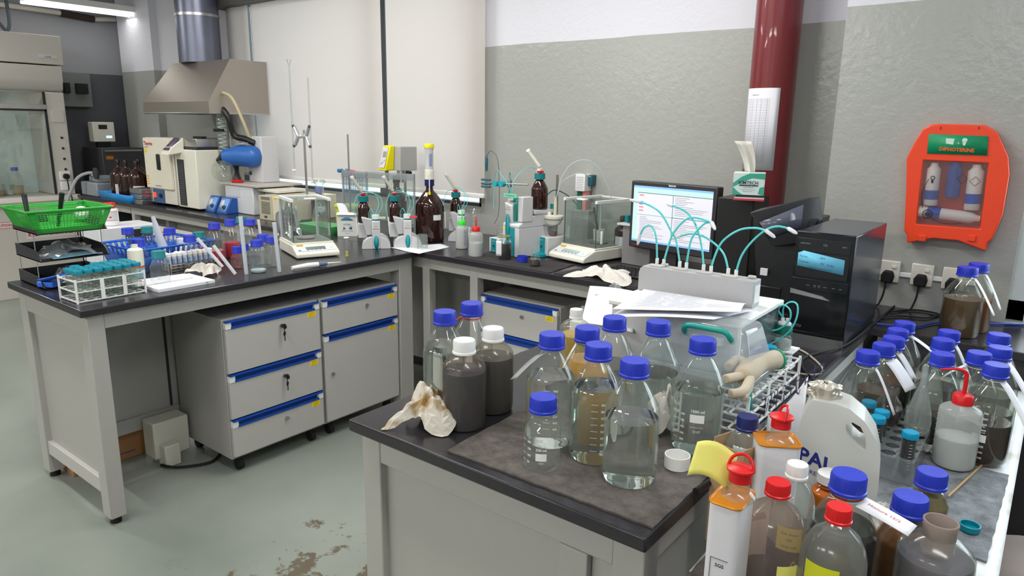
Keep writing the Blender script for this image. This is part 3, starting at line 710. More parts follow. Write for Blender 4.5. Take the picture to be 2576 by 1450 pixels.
# --- white cap lying on the mat, crumpled tissues
cp = thing('screw_cap', 'white screw cap lying upside down on the dark mat', 'cap', tuple(at(1708, 1190, MZ)+Vector((-.014, .02, 0))))
MB().lathe([(.022, 0), (.0245, .001), (.0245, .026), (.0225, .026), (.0225, .004), (.001, .003)], seg=48, flute=.0006, fz=(.002, .0255)).build('shell', whitep, cp)
def crumple(label, pos, sx, sy, h, seed, mat=tissue, rz=0, name='paper_towel', n=16, cat='tissue', stainc=None):
    rnd = random.Random(seed)
    W = [(rnd.uniform(2, 6), rnd.uniform(2, 6), rnd.uniform(0, 6), rnd.uniform(.3, 1)) for _ in range(6)]
    def fn(u, v):
        x = (u-.5)*2; y = (v-.5)*2
        e = 1+.22*math.sin(3*math.atan2(y, x)+seed)+.12*math.sin(7*math.atan2(y, x)+seed*2)
        hh = sum(abs(math.sin(a*x+b*y+c))*w for a, b, c, w in W)/3.2
        fall = max(0, 1-(x*x+y*y)**1.2*.45)
        return (x*sx/2*e+.01*math.sin(5*y+seed), y*sy/2*e+.01*math.sin(4*x+seed*3), .002+h*max(0, hh*fall-.12*(x*x+y*y)))
    o = MB().grid(fn, n, n).build(name, mat, None, solid=.0012, smooth=False)
    o.location = tuple(pos); o.rotation_euler = (0, 0, rz)
    return tag(o, label, cat)
def stained_tissue():
    m = cloudy('stained_tissue', rgb(232, 226, 214), .15, .9); nt = m.node_tree; N = nt.nodes; L = nt.links; b = N['Principled BSDF']
    tc = N.new('ShaderNodeTexCoord'); n = N.new('ShaderNodeTexNoise'); n.inputs['Scale'].default_value = 22; n.inputs['Detail'].default_value = 5; L.new(tc.outputs['Object'], n.inputs[0])
    r = N.new('ShaderNodeValToRGB'); e = r.color_ramp.elements; e[0].position = .36; e[0].color = rgb(170, 140, 90); e[1].position = .52; e[1].color = rgb(234, 228, 216)
    L.new(n.outputs[0], r.inputs[0]); L.new(r.outputs[0], b.inputs['Base Color']); return m
stt = stained_tissue()
crumple('stained crumpled paper towel beside the dark grey plastic bottle on the front bench', at(1070, 1072, BZ)+Vector((0, .015, 0)), .11, .10, .085, 3, stt, rz=.3)
crumple('crumpled white paper between the clear bottles on the mat', at(1672, 1095, MZ)+Vector((-.01, .01, 0)), .055, .05, .10, 8, tissue, rz=.9)

# --- marker pen at the mat's right edge
pen = thing('marker_pen', 'black marker pen with pink band lying at the right edge of the mat', 'pen', tuple(at(1775, 1222, MZ+.006)+Vector((0.0, 0, .0015))), PI/2*.93)
MB().cyl((-.035, 0, 0), (.028, 0, 0), .0065, seg=14).build('barrel', blackp, pen)
MB().cyl((.028, 0, 0), (.042, 0, 0), .0068, seg=14).build('band', pm('pink', rgb(215, 140, 130), .5), pen)
MB().cyl((.042, 0, 0), (.055, 0, 0), .006, .003, seg=14).build('tip', blackp, pen)
# ================================================================ on the long left bench
tray = thing('letter_tray', 'black three-tier letter tray at the near corner of the long left bench', 'tray', (-3.30, 0.975, BZ))
for k in range(3):
    z = k*.1055; m = MB()
    m.box(0, 0, z+.003, .255, .25, z+.007)
    tr = m.build('tray_shelf', blackp, tray)
    MB().prism([(0, z+.003), (.255, z+.003), (.235, z+.028), (.20, z+.045), (0, z+.052)], 0, .005, 'y').build('side_wall', darkp, tr)
    MB().prism([(0, z+.003), (.255, z+.003), (.235, z+.028), (.20, z+.045), (0, z+.052)], .245, .25, 'y').build('side_wall', darkp, tr)
    MB().box(0, .005, z+.003, .005, .245, z+.05).build('end_wall', darkp, tr)
    if k < 2:
        for (x, y) in ((.02, .004), (.20, .004), (.02, .246), (.20, .246)):
            MB().cyl((x, y, z+.04), (x, y, z+.1055+.004), .0018, seg=6).build('riser', steel, tr)
# green perforated basket on the top tier
gb = thing('plastic_basket', 'green perforated plastic basket sitting on the top tier of the letter tray', 'basket', (-3.175, 1.10, BZ+.219), 0)
gp = pm('green_basket_plastic', rgb(52, 168, 60), 0.35, noise=.03)
W_, D_, H_ = .135, .150, .085
bm = MB().box(-W_*.8, -D_*.8, 0, W_*.8, D_*.8, .003)
def wallgrid(mb, a, b, c, d, nu, nv, t=.0012):  # lattice wall between bottom edge a-b and top edge d-c
    a, b, c, d = map(Vector, (a, b, c, d))
    P = lambda u, v: a*(1-u)*(1-v)+b*u*(1-v)+c*u*v+d*(1-u)*v
    for i in range(nu+1): mb.tube([P(i/nu, 0), P(i/nu, 1)], t, 4, caps=False)
    for j in range(nv+1): mb.tube([P(0, j/nv), P(1, j/nv)], t, 4, caps=False)
def solidpanel(mb, a, b, c, d, u0, u1, v0, v1):
    a, b, c, d = map(Vector, (a, b, c, d)); P = lambda u, v: a*(1-u)*(1-v)+b*u*(1-v)+c*u*v+d*(1-u)*v
    mb.quad(P(u0, v0), P(u1, v0), P(u1, v1), P(u0, v1))
cn = [(-W_*.8, -D_*.8), (W_*.8, -D_*.8), (W_*.8, D_*.8), (-W_*.8, D_*.8)]; ct = [(-W_, -D_), (W_, -D_), (W_, D_), (-W_, D_)]
for i in range(4):
    a, b = cn[i], cn[(i+1) % 4]; d, c = ct[i], ct[(i+1) % 4]
    q = ((a[0], a[1], 0), (b[0], b[1], 0), (c[0], c[1], H_), (d[0], d[1], H_))
    wallgrid(bm, *q, 22, 12)
    solidpanel(bm, *q, 0, 1, 0, .16); solidpanel(bm, *q, 0, 1, .86, 1); solidpanel(bm, *q, 0, .08, 0, 1); solidpanel(bm, *q, .92, 1, 0, 1)
    if i in (0, 3): solidpanel(bm, *q, .08, .5, .1, .9)
bm.build('lattice_body', gp, gb)
MB().tube([(x*1.03, y*1.03, H_) for x, y in ct], .0042, 8, closed=True).build('rim', gp, gb)
def blacktool(p, tilt, ln, label):
    t = thing('tool_handle', label, 'tool', p, tilt)
    MB().tube([(0, 0, 0), (.02, .006, ln*.5), (.035, .012, ln)], [.006, .008, .010], 12).build('grip', blackp, t)
blacktool((-3.225, 1.01, BZ+.226), 2.6, .125, 'thin black tool handle leaning in the green basket, nearer the left rim')
blacktool((-3.165, 1.09, BZ+.226), .2, .135, 'thick black tool handle leaning in the middle of the green basket')
tag(MB().lathe([(.001, -.026), (.018, -.024), (.026, -.01), (.026, .01), (.018, .024), (.001, .026)], (0, 0, 0), 20).xf(T(-3.145, 1.175, BZ+.275) @ RY(1.2) @ RX(.4)).build('tape_roll', whitep), 'white round roll lying in the green basket', 'roll')
crumple('clear plastic bag of small parts in the middle tray tier', (-3.16, 1.10, BZ+.1135), .18, .17, .06, 5, plastic_film, name='plastic_bag', cat='bag')
tag(MB().grid(lambda u, v: (-3.13+.085*u+.02*v, 1.02+v*.17, BZ+.1195+.003*math.sin(u*5+v*3)), 6, 6).build('folder', cloudy('blue_grey_film', rgb(120, 165, 185), .3, .3), None, solid=.002), 'thin blue grey folder lying in the middle tray tier', 'folder')
crumple('clear bag with dark parts in the bottom tray tier', (-3.17, 1.13, BZ+.008), .16, .15, .065, 11, plastic_film, name='plastic_bag', cat='bag')
sc = thing('plastic_scoop', 'blue plastic scoop poking out of the bottom tray tier', 'scoop', (-3.055, 1.005, BZ+.0115), .5)
MB().grid(lambda u, v: (-.03+.085*u, (v-.5)*.07*(1-.3*u*u), .018+.020*u+.012*(v-.5)**2*4), 8, 6).build('blade', pm('royal_blue', rgb(50, 105, 215), .35), sc, solid=.0025)
MB().box(-.05, -.02, -.004, .02, .025, .018).build('grip', pm('royal_blue', rgb(50, 105, 215), .35), sc, bevel=.004)

# white rack of capped 50 ml tubes
def tube_rack(label, p, rz, nx, ny, pitch, h, mat, name='tube_rack'):
    t = thing(name, label, 'rack', tuple(p), rz)
    W, D = nx*pitch+.006, ny*pitch+.006
    for z in (0, h*.45, h-.004):
        m = MB()
        for i in range(ny+1): y = .003+i*pitch; m.box(0, y-.002, z, W, y+.002, z+.004)
        for i in range(nx+1): x = .003+i*pitch; m.box(x-.002, 0, z, x+.002, D, z+.004)
        m.build('grid_shelf', mat, t)
    for x in (0, W-.004):
        for y in (0, D-.004): MB().box(x-.001, y-.001, -.004, x+.005, y+.005, h+.006).build('corner_post', mat, t)
    for s in (0, D-.002):
        for k in (.34, .66): MB().box(W*k, s, 0, W*k+.014, s+.002, h).build('side_plate', mat, t)
    return t
rp = at(192, 767, BZ); rz_r = PI/2+.03
rk = tube_rack('white wire-grid rack full of teal-capped tubes at the near edge of the left bench', (rp.x, rp.y+.004, BZ+.004), rz_r, 7, 4, .0345, .078, whitep)
tubef = thin('tube_plastic', (.95, .97, .95), .06, (.85, .88, .86), refl=1.0, rough=.1)
def falcon(label, p, cap='teal', liq=None, level=.08, group=None, proto=None, s=1.0):
    t = thing('centrifuge_tube', label, 'tube', tuple(p), 0, group)
    r = .0142*s
    pr = [(.002, 0), (r*.45, .006*s), (r*.95, .016*s), (r, .02*s), (r, .102*s)]
    MB().lathe(pr, seg=18, cap1=False).build('tube_body', tubef, t)
    if liq is not None: MB().lathe(cut([(max(a-.001, .001), z+.0008) for a, z in pr], level), seg=18).build('liquid', liq, t)
    MB().lathe([(r*1.18, 0), (r*1.2, .010*s), (r*1.1, .0135*s), (r*.5, .0132*s)], (0, 0, .0985*s), 22).build('tube_cap', CAPM[cap] if cap != 'teal' else pm('tube_cap_teal', rgb(0, 128, 150), .35), t)
    if liq is not None:
        m = MB(); a = tocam(p)
        for i in range(9): strip(m, r, a+.4, -.004, .002, (.03+.007*i)*s, (.0308+.007*i)*s, 2)
        m.build('graduations', white_ink, t, smooth=False)
    return t
proto = None
Rm = Matrix.Translation(rk.location) @ RZ(rz_r)
for i in range(7):
    for j in range(4):
        if (i, j) in ((2, 3), (0, 3)): continue
        q = Rm @ Vector((.003+.0345*(i+.5), .003+.0345*(j+.5), .002))
        if proto is None: proto = falcon('teal-capped tube standing in the white grid rack on the left bench', q, group='tubes in the white grid rack')
        else: dup(proto, q)

# blue basket of reagent bottles
bb = thing('plastic_basket', 'blue slatted plastic basket holding small reagent bottles on the left bench', 'basket', (-3.29, 1.535, BZ), .10)
bp_ = pm('blue_basket_plastic', rgb(32, 98, 200), 0.35, noise=.03)
W_, D_, H_ = .165, .185, .098
bm = MB().box(-W_*.85, -D_*.85, 0, W_*.85, D_*.85, .003)
cn = [(-W_*.85, -D_*.85), (W_*.85, -D_*.85), (W_*.85, D_*.85), (-W_*.85, D_*.85)]; ct = [(-W_, -D_), (W_, -D_), (W_, D_), (-W_, D_)]
for i in range(4):
    a, b = cn[i], cn[(i+1) % 4]; d, c = ct[i], ct[(i+1) % 4]
    q = ((a[0], a[1], 0), (b[0], b[1], 0), (c[0], c[1], H_), (d[0], d[1], H_))
    n = 9 if i % 2 == 0 else 14
    solidpanel(bm, *q, 0, 1, 0, .72 if i != 1 else .62); solidpanel(bm, *q, 0, 1, .93, 1)
    for k in range(n+1): solidpanel(bm, *q, max(0, k/n-.018), min(1, k/n+.018), .6, 1)
bm.build('basket_body', bp_, bb, solid=.002)
MB().tube([(x*1.03, y*1.03, H_) for x, y in ct], .004, 8, closed=True).build('rim', bp_, bb)
cl2 = liquid('pale_water', (190, 205, 205)); redl = liquid('red', (190, 40, 60)); 
E_ = lambda px, py, h, b=0.004: Vector((at(px, py, BZ+h+b).x, at(px, py, BZ+h+b).y, BZ+b))
def small(px, py, lb, size='250', cap='blue', liq=None, lvl=.05, b=.0, **k):
    return media(lb, E_(px, py, SZ[size]['H'], b), size, cap, liq, lvl, far=True, seg=28, ring=False, **k)
small(320, 574, 'blue-capped small bottle at the back left of the blue basket', b=.004)
small(369, 571, 'teal-capped small bottle at the back of the blue basket', cap='teal', b=.004)
small(426, 574, 'blue-capped small bottle in the middle of the blue basket behind the tall funnel', b=.004)
small(347, 602, 'blue-capped small bottle at the near left corner inside the blue basket', b=.004)
small(476, 592, 'blue-capped small bottle at the right end of the blue basket', b=.004)
def paperlabel(z0, z1, w, col=paper, a0=0.0):
    def f(t, R, a): strip(MB(), R, a+a0, -w/2, w/2, z0, z1, 8, lift=.0006).build('paper_label', col, t)
    return f
small(397, 631, 'teal-capped bottle with white label strip in front of the blue basket', cap='teal', extra=paperlabel(.03, .045, .05, a0=.4))
small(499, 584, 'teal-capped bottle of red liquid left of the red liquid group', cap='teal', liq=redl, lvl=.07)
small(538, 561, 'blue-capped flask of red liquid, left one with red collar', liq=redl, lvl=.055, size='500', extra=lambda t, R, a: MB().ring((0, 0, .153), .0215, .002, 20, 5).build('collar', capred, t))
small(578, 553, 'blue-capped flask of red liquid in the middle of the group', liq=redl, lvl=.075, size='500')
small(607, 546, 'teal-capped bottle behind the red liquid flasks', cap='teal', size='500')
small(628, 552, 'blue-capped bottle with red collar and white tape right of the red flasks', size='500', extra=lambda t, R, a: (MB().ring((0, 0, .153), .0215, .002, 20, 5).build('collar', capred, t), strip(MB(), R, a, -.03, .03, .06, .07, 6).build('tape', whitep, t)))
small(595, 621, 'squat blue-capped bottle with pinkish film before the wire rack', size='100', liq=None, gm=thin('pink_glass', (.98, .86, .86), .06, (.9, .7, .7), edge=(.85, .75, .75)))
small(614, 614, 'blue-capped bottle partly hidden behind the squat one', size='100')
small(645, 604, 'clear blue-capped bottle nearest the bench edge in the right cluster', liq=cl2, lvl=.012)
small(661, 590, 'blue-capped bottle behind the nearest one in the right cluster')
small(683, 595, 'clear blue-capped bottle at the right of the cluster by the balance', liq=None)
# reagent bottle with white label and orange stripe
rbp = Vector(tuple(near(347, 703, BZ, .03)))
def rlab(t, R, a):
    strip(MB(), R, a, -.045, .045, .055, .115, 12, lift=.0006).build('label', creamp, t, label='cream label')
    strip(MB(), R, a, -.05, .05, .046, .054, 12, lift=.0007).build('stripe', pm('orange_stripe', rgb(225, 90, 40), .5), t)
    strip(MB(), R, a, -.05, .05, .008, .045, 12, lift=.0007).build('label', pm('label_blue', rgb(130, 190, 215), .5), t, label='light blue label')
plastic_bottle('reagent bottle with cream label, orange stripe and light blue band before the blue basket', rbp, .030, .15, cap=None, capr=.014, caph=.02, body=creamp, sh=.012, extra=rlab)
plastic_bottle('white-shouldered vial with round white cap lying between basket bottles', E_(455, 600, .09, .005), .028, .09, cap='white', capr=.02, caph=.02, body=whitep, ridges=False)
# tall white tubes and a funnel
def rod(label, px0, py0, px1, py1, zb, r, mat=frost, name='plastic_tube', cat='tube', base=None, taper=None):
    b = at(px0, py0, zb) if base is None else base
    e = Vector((b.x, b.y, zat(b, py1))); k = FPX/((Vector(e)-O).dot(CF)); e += CR*((px1-px0)/k)
    t = thing(name, label, cat, (b.x, b.y, zb)); d = e-Vector((b.x, b.y, zb))
    MB().tube([(0, 0, 0), tuple(d)], [r, taper or r], 14).build('barrel', mat, t)
    return t
pipm = cloudy('pipette_plastic', rgb(225, 230, 235), .4, .3)
fz = E_(400, 655, 0, .0)
rod('tall translucent funnel tube rising out of the blue basket', 425, 668, 396, 545, BZ+.004, .028, pipm, taper=.008, name='plastic_funnel', cat='funnel')
rod('tall white plastic tube standing before the blue-capped cluster', 620, 690, 615, 545, BZ, .0085, pipm)
rod('tall white plastic tube right of the cluster beside the balance', 703, 684, 697, 560, BZ, .0085, pipm)
rod('short white plastic stick behind the right cluster', 660, 630, 655, 553, BZ, .007, whitep)
# wire rack with white-capped vials
wrk = tube_rack('low steel wire rack with a row of white-capped vials on the left bench', tuple(at(430, 690, BZ)+Vector((-.02, .01, .004))), PI/2+.0, 9, 3, .024, .03, steel, 'wire_rack')
vialm = cloudy('vial_plastic', rgb(225, 225, 230), .3, .4)
vp = None; Rm = Matrix.Translation(wrk.location) @ RZ(PI/2)
for i in range(9):
    for j in (1, 2):
        if j == 2 and i % 3 == 1: continue
        q = Rm @ Vector((.003+.024*(i+.5), .003+.024*(j+.5), .004+.002*random.random()))
        if vp is None:
            vp = thing('sample_vial', 'small labelled vial with white cap standing in the low wire rack', 'vial', tuple(q), 0, 'vials in the wire rack')
            MB().lathe([(.009, 0), (.0095, .002), (.0095, .055)], seg=14).build('vial_body', vialm, vp)
            MB().lathe([(.0108, .055), (.0108, .069), (.009, .071)], seg=16).build('vial_cap', whitep, vp)
            strip(MB(), .0095, -.9, -.008, .008, .018, .045, 4).build('label', pm('vial_label', rgb(120, 150, 195), .6), vp)
        else: dup(vp, q)
for i, (px, py, lx) in enumerate(((560, 672, 520), (592, 690, 560))):
    rod('white plastic syringe tube leaning across the wire rack, '+('left' if i == 0 else 'right')+' one', px, py, lx-px+px-18, py-72, BZ+.036, .007, pipm, name='syringe_barrel')
# notebook, folded paper, tissue
nb = thing('flat_box', 'flat white box lying on the left bench with folded paper on top', 'box', (-2.887, 1.235, BZ), .02)
MB().box(0, 0, 0, .20, .235, .013).build('carton', pm('white_card', rgb(232, 235, 240), .6), nb, bevel=.001)
MB().text('M', .012, lambda u, v: (.2004, .20+u, .002+v)).build('lettering', blue_ink, nb, smooth=False)
fp = MB().grid(lambda u, v: (-2.885+.10*u, 1.19+v*.24, BZ+.0145+.016*math.sin(PI*min(1, u*1.0))*(1-.4*v)), 12, 12)
tag(fp.build('folded_paper', paper, None, solid=.0012), 'folded sheaf of white paper on top of the flat white box', 'paper')
crumple('crumpled cream tissue on the left bench behind the flat box', tuple(at(519, 690, BZ)), .13, .09, .06, 21, tissue)

# ---------------------------------------------------------------- balance with glass draft shield
def balance(label, p, rz, w=.21, d=.33, sd=.23, sh=.20, lcd=rgb(112, 122, 118)):
    """front towards -Y local; origin at front left of base"""
    t = thing('laboratory_balance', label, 'balance', tuple(p), rz)
    yb = d-sd-.012
    m = MB().prism([(0, .006), (0, .026), (.012, .034), (yb-.02, .054), (yb, .060), (d, .060), (d, .006)], 0, w, 'x')
    m.build('housing', creamp, t, bevel=.006, seg=3)
    k = .020/(yb-.032)
    fp_ = lambda x, y, e=.0016: (x, y, .034+(y-.012)*k+e)
    y1 = yb-.024; sc = w/.21
    pnl = MB().quad(fp_(.010, .016), fp_(w-.010, .016), fp_(w-.010, y1), fp_(.010, y1)).build('control_panel', pm('panel_pale_blue', rgb(214, 222, 232), .4), t)
    MB().quad(fp_(.055*sc, y1*.45, .0024), fp_(.15*sc, y1*.45, .0024), fp_(.15*sc, y1*.86, .0024), fp_(.055*sc, y1*.86, .0024)).build('display', pm('lcd_'+str(round(lcd[0], 3)), lcd, .2), pnl)
    for i, x in enumerate((.022, .062, .082, .102, .122, .142)):
        b = MB().lathe([(.0075 if i == 0 else .0055, 0), (.005, .001)], seg=16); b.xf(T(*fp_(x*sc, .027, .0018))); b.build('button', pm('button_blue', rgb(92, 112, 150), .4), pnl)
    for x, y in ((.025, .5), (.178, .62)):
        b = MB().lathe([(.005, 0), (.004, .001)], seg=14); b.xf(T(*fp_(x*sc, y1*y, .0018))); b.build('button', yellow_l, pnl, label='yellow button')
    MB().box(.02, yb-.018, .0535, .05, yb-.006, .0605).build('sticker', pm('sticker_amber', rgb(228, 180, 20), .5), t)
    MB().box(.004, yb, .058, w-.004, d-.002, .068).build('platform', creamp, t, bevel=.002)
    MB().box(.016, yb+.012, .0675, w-.016, d-.012, .0695).build('platform_inlay', pm('warm_grey', rgb(128, 124, 122), .5), t)
    MB().lathe([(.045, 0), (.045, .004), (.043, .005)], (w/2, d-sd/2, .073), 32).build('weighing_pan', steel, t)
    sx0, sx1, sy0, sy1, z0 = .014, w-.014, d-sd, d-.008, .0695
    z1 = z0+sh
    for x in (sx0, sx1): MB().box(x-.006, sy1-.008, z0, x+.006, sy1, z1).build('shield_post', lgrey, t)
    for x in (sx0, sx1): MB().box(x-.007, sy0-.007, z1, x+.007, sy1+.003, z1+.015).build('shield_rail', whitep, t, bevel=.001)
    MB().box(sx0+.007, sy1-.006, z1, sx1-.007, sy1+.002, z1+.012).build('shield_rail', whitep, t)
    sgl = thin('shield_glass', (.94, .97, .96), .04, (.8, .84, .84), refl=1.0, edge=(.8, .86, .83))
    e = .0012
    for q in ((sx0+.007, sy0-e, z0, sx1-.007, sy0+e, z1), (sx0-e, sy0+.004, z0, sx0+e, sy1-.009, z1), (sx1-e, sy0+.004, z0, sx1+e, sy1-.009, z1), (sx0+.008, sy0+.003, z1+.006, sx1-.008, sy1-.009, z1+.008)):
        MB().box(*q).build('glass_pane', sgl, t, smooth=False)
    eg = pm('dark_glass_edge', rgb(70, 92, 86), .2)
    for x in (sx0, sx1): MB().box(x-.0018, sy0-.0018, z0, x+.0018, sy0+.0018, z1).build('pane_edge', eg, t)
    for x in (sx0-.006, sx1+.006): MB().box(x-.005, sy0+.03, z0+.018, x+.005, sy0+.042, z0+.082).build('pane_knob', whitep, t, bevel=.003)
    MB().box((sx0+sx1)/2-.028, sy0-.004, z1+.009, (sx0+sx1)/2+.028, sy0+.022, z1+.018).build('lid_knob', whitep, t, bevel=.003)
    return t
b1p = at(747, 654, BZ)
b1 = balance('cream laboratory balance with glass draft shield on the long left bench', (b1p.x, b1p.y, BZ-.002), math.radians(70), .215, .33, .235, .20)
foil = crumple('crumpled sheet of aluminium foil behind the glass shield of the left balance', tuple(Vector((b1.location.x-.50, b1.location.y+.30, BZ))), .15, .08, .24, 17, pm('foil', rgb(225, 225, 225), .18, 1.0, noise=0), name='aluminium_foil', cat='foil')
# pipette and glass rod lying at the bench edge
pp_ = thing('pipette', 'white and grey-blue pipette lying on the left bench before the balance', 'pipette', tuple(at(785, 668, BZ+.012)), 1.45)
MB().tube([(-.10, 0, 0), (-.02, 0, .002), (.03, 0, 0)], [.009, .012, .012], 14).build('handle', whitep, pp_)
MB().tube([(.03, 0, 0), (.075, 0, 0)], [.0115, .009], 14).build('grip', pm('grey_blue', rgb(90, 115, 140), .4), pp_)
MB().tube([(.075, 0, 0), (.15, 0, -.004)], [.004, .002], 10).build('shaft', whitep, pp_)
ct_ = thing('glass_cylinder', 'tiny glass measuring tube with yellow liquid and white rim right of the balance', 'tube', tuple(near(873, 646, BZ, .008)))
MB().lathe([(.011, 0), (.011, .002), (.0075, .004), (.0065, .09), (.010, .095)], seg=16, cap1=False).build('glass_body', glass, ct_)
MB().lathe([(.009, .001), (.0065, .006), (.0060, .026)], seg=14).build('liquid', liquid('yellow', (200, 180, 60)), ct_)
MB().ring((0, 0, .094), .010, .0035, 18, 6).build('rim', whitep, ct_)
# ================================================================ titration gear on the left bench end and back worktop
tcyan = tealtube; clr_t = cloudy('cloudy_tubing', rgb(225, 235, 235), .4, .3)
glz = thin('teal_glass', (.35, .80, .74), .12, (.15, .55, .5), refl=1.2, edge=(.6, .7, .7))
def tubing(parent, pts, r=.0016, mat=None, name='tubing'):
    return MB().tube(cr(pts, 7), r, 7).build(name, mat or tcyan, parent)
def drying_tube(parent, p0, p1, r=.0085):
    a, b = Vector(p0), Vector(p1); d = (b-a)
    o = MB().tube([a, a+d*.12, a+d*.14, b], [.004, .004, r, r], 12).build('drying_tube', cloudy('white_tube', rgb(225, 225, 212), .4, .4), parent)
    MB().tube([b, b+d.normalized()*.012], [r*1.15, r*1.15], 12).build('end_plug', whitep, o)
def dosing_unit(label, p, rz, amber_bottle=True, red_tab=False, flip=1, loops=True):
    """tower at front (local -Y), arched base, bottle behind-left"""
    t = thing('dosing_unit', label, 'titrator', tuple(p), rz)
    n = 12; ar = [(-.075, 0)]+[(.075*math.cos(PI-PI*i/n)*1.0, .010+.058*math.sin(PI*i/n)) for i in range(n+1)]+[(.075, 0)]
    MB().prism(ar, 0, .15, 'y').build('arched_base', lgrey, t, bevel=.002)
    MB().box(-.020, -.004, .0, .022, .045, .150).build('front_tower', lgrey, t, bevel=.005)
    MB().box(-.095, .06, .05, -.03, .14, .128).build('bottle_holder', lgrey, t, bevel=.004)
    MB().hexa([(-.05, .035, .07), (.02, .035, .07), (.02, .05, .07), (-.05, .10, .07), (-.075, .03, .165), (.02, .01, .148), (.02, .045, .148), (-.075, .08, .165)]).build('side_fairing', lgrey, t, bevel=.003)
    e = MB().lathe([(.0001, 0), (.0135, 0)], seg=24, cap0=False, cap1=False)
    e = MB(); e.add([(.001+.0135*math.cos(2*PI*k/24), -.0048, .036+.036*math.sin(2*PI*k/24)) for k in range(24)], [tuple(range(24))])
    e.build('teal_window', tealp, t, solid=.001)
    MB().text('Metrohm', .0085, lambda u, v: (.001+u, -.0045, .105+v)).text('5 ml', .007, lambda u, v: (.001+u, -.0045, .119+v)).build('lettering', ink, t, smooth=False)
    MB().cyl((-.035, .055, .06), (-.035, .055, .16), .0125, seg=16).build('dosing_cylinder', glz, t)
    MB().cyl((0, .02, .15), (0, .02, .158), .019, seg=18).build('valve_ring', capteal, t)
    v = MB().cyl((0, .02, .158), (0, .02, .180), .020, seg=18).build('valve_head', whitep, t)
    if red_tab is not None: MB().box(.010, .005, .160, .052, .018, .170).build('stopcock_label', pm('pink_red', rgb(220, 70, 80), .5) if red_tab else pm('pale_green', rgb(190, 220, 190), .5), v)
    B_ = (-.062, .10, .130)
    pr = [(a*.92, b) for a, b in prof('250')]
    MB().lathe(pr, B_, 26).build('amber_bottle', amber_d, t)
    MB().lathe([(.026, .112), (.026, .14), (.024, .142)], B_, 30, flute=.0007, fz=(.113, .139)).build('bottle_cap', capteal, t)
    MB().cyl((B_[0], B_[1], B_[2]+.142), (B_[0], B_[1], B_[2]+.158), .011, seg=12).box(B_[0]-.014, B_[1]-.02, B_[2]+.147, B_[0]+.014, B_[1]+.004, B_[2]+.154).build('cap_adapter', capred, t, label='red valve on the cap')
    drying_tube(t, (B_[0], B_[1], B_[2]+.155), (B_[0]-.052, B_[1]-.01, B_[2]+.235))
    if loops:
        tubing(t, [(-.002, .02, .178), (.018, .03, .235), (.0, .05, .285), (-.05, .08, .30), (-.06, .10, .275)])
        tubing(t, [(.006, .02, .178), (.035, .02, .22), (.028, .03, .27), (-.02, .05, .292), (-.085, .04, .285), (-.11, .03, .22), (-.10, .02, .16)])
        tubing(t, [(-.006, .02, .178), (-.022, .03, .21), (-.034, .05, .19), (-.035, .055, .16)])
        MB().tube([(-.10, .02, .165), (-.095, .015, .075)], [.004, .0025], 8).build('dosing_tip', whitep, t)
    return t
pT1 = at(947, 627, BZ); pT2 = at(1026, 624, BZ)
dosing_unit('white dosing unit with amber bottle at the far end of the left bench, left twin', (pT1.x, pT1.y, BZ), .85, red_tab=False)
dosing_unit('white dosing unit with a red stopcock label beside the big amber dispenser bottle', (pT2.x, pT2.y, BZ), .85, red_tab=True)
pT3 = at(1143, 612, BZ)
dosing_unit('dosing unit half hidden behind the green-capped wash bottle at the wall', (pT3.x, pT3.y+.05, BZ), .4, red_tab=None)

def amber_round(label, p, R, H, cap='black', capr=.02, caph=.03, extra=None, mat=None, name='amber_bottle', sh=.28):
    t = thing(name, label, 'bottle', tuple(p)); hn = H-caph; rn = capr*.85
    hb = hn*(1-sh); k = hn*sh*.72
    pr = [(R*.88, 0), (R*.97, .004), (R, .014), (R, hb), (R*.985, hb+k*.12), (R*.93, hb+k*.27), (R*.82, hb+k*.43), (R*.64, hb+k*.62), (R*.42+rn*.2, hb+k*.80), (rn*1.12, hb+k*.95), (rn, hb+k*1.06), (rn, hn)]
    MB().lathe(pr, seg=32).build('glass_body', mat or amber_d, t)
    if cap: MB().lathe([(capr, 0), (capr, caph*.92), (capr*.9, caph)], (0, 0, hn), 28, flute=.0006, fz=(.001, caph*.93)).build('screw_cap', CAPM[cap], t)
    if extra: extra(t, R, tocam(p))
    return t
# large amber bottle with dispenser
def dispenser(t, R, a):
    c, s = math.cos(a), math.sin(a)
    MB().lathe([(.027, .312), (.027, .348)], seg=28).build('collar', capnavy, t)
    d = MB().lathe([(.026, .348), (.026, .400), (.0235, .402)], seg=28).build('valve_block', creamp, t)
    MB().lathe([(.0235, .402), (.0225, .505), (.027, .522)], seg=28).build('piston_barrel', lgrey, t)
    MB().lathe([(.028, .522), (.0285, .540), (.025, .545)], seg=28).build('top_cap', yellowp, t)
    strip(MB(), .0235, a+.35, -.008, .008, .42, .49, 4).build('scale_window', pm('scale_blue', rgb(140, 150, 185), .5), t)
    MB().tube([(.026*c, .026*s, .385), (.045*c, .045*s, .383), (.050*c, .050*s, .36), (.050*c, .050*s, .275)], .0028, 8).build('discharge_tube', whitep, t)
    MB().cyl((.050*c, .050*s, .266), (.050*c, .050*s, .282), .007, seg=14).build('tube_closure', yellowp, t)
    strip(MB(), R, a+.55, -.025, .025, .125, .155, 6).build('paper_label', paper, t)
amber_round('tall amber bottle with white and yellow bottle-top dispenser standing by the bench corner', near(1082, 611, BZ, .08)+Vector((0, 0, 0)), .081, .335, cap=None, capr=.024, caph=.005, extra=dispenser, sh=.42)
def lab_patch(w, z0, z1, da=0, mat=None):
    return lambda t, R, a: strip(MB(), R, a+da, -w/2, w/2, z0, z1, 6, lift=.0007).build('paper_label', mat or paper, t)
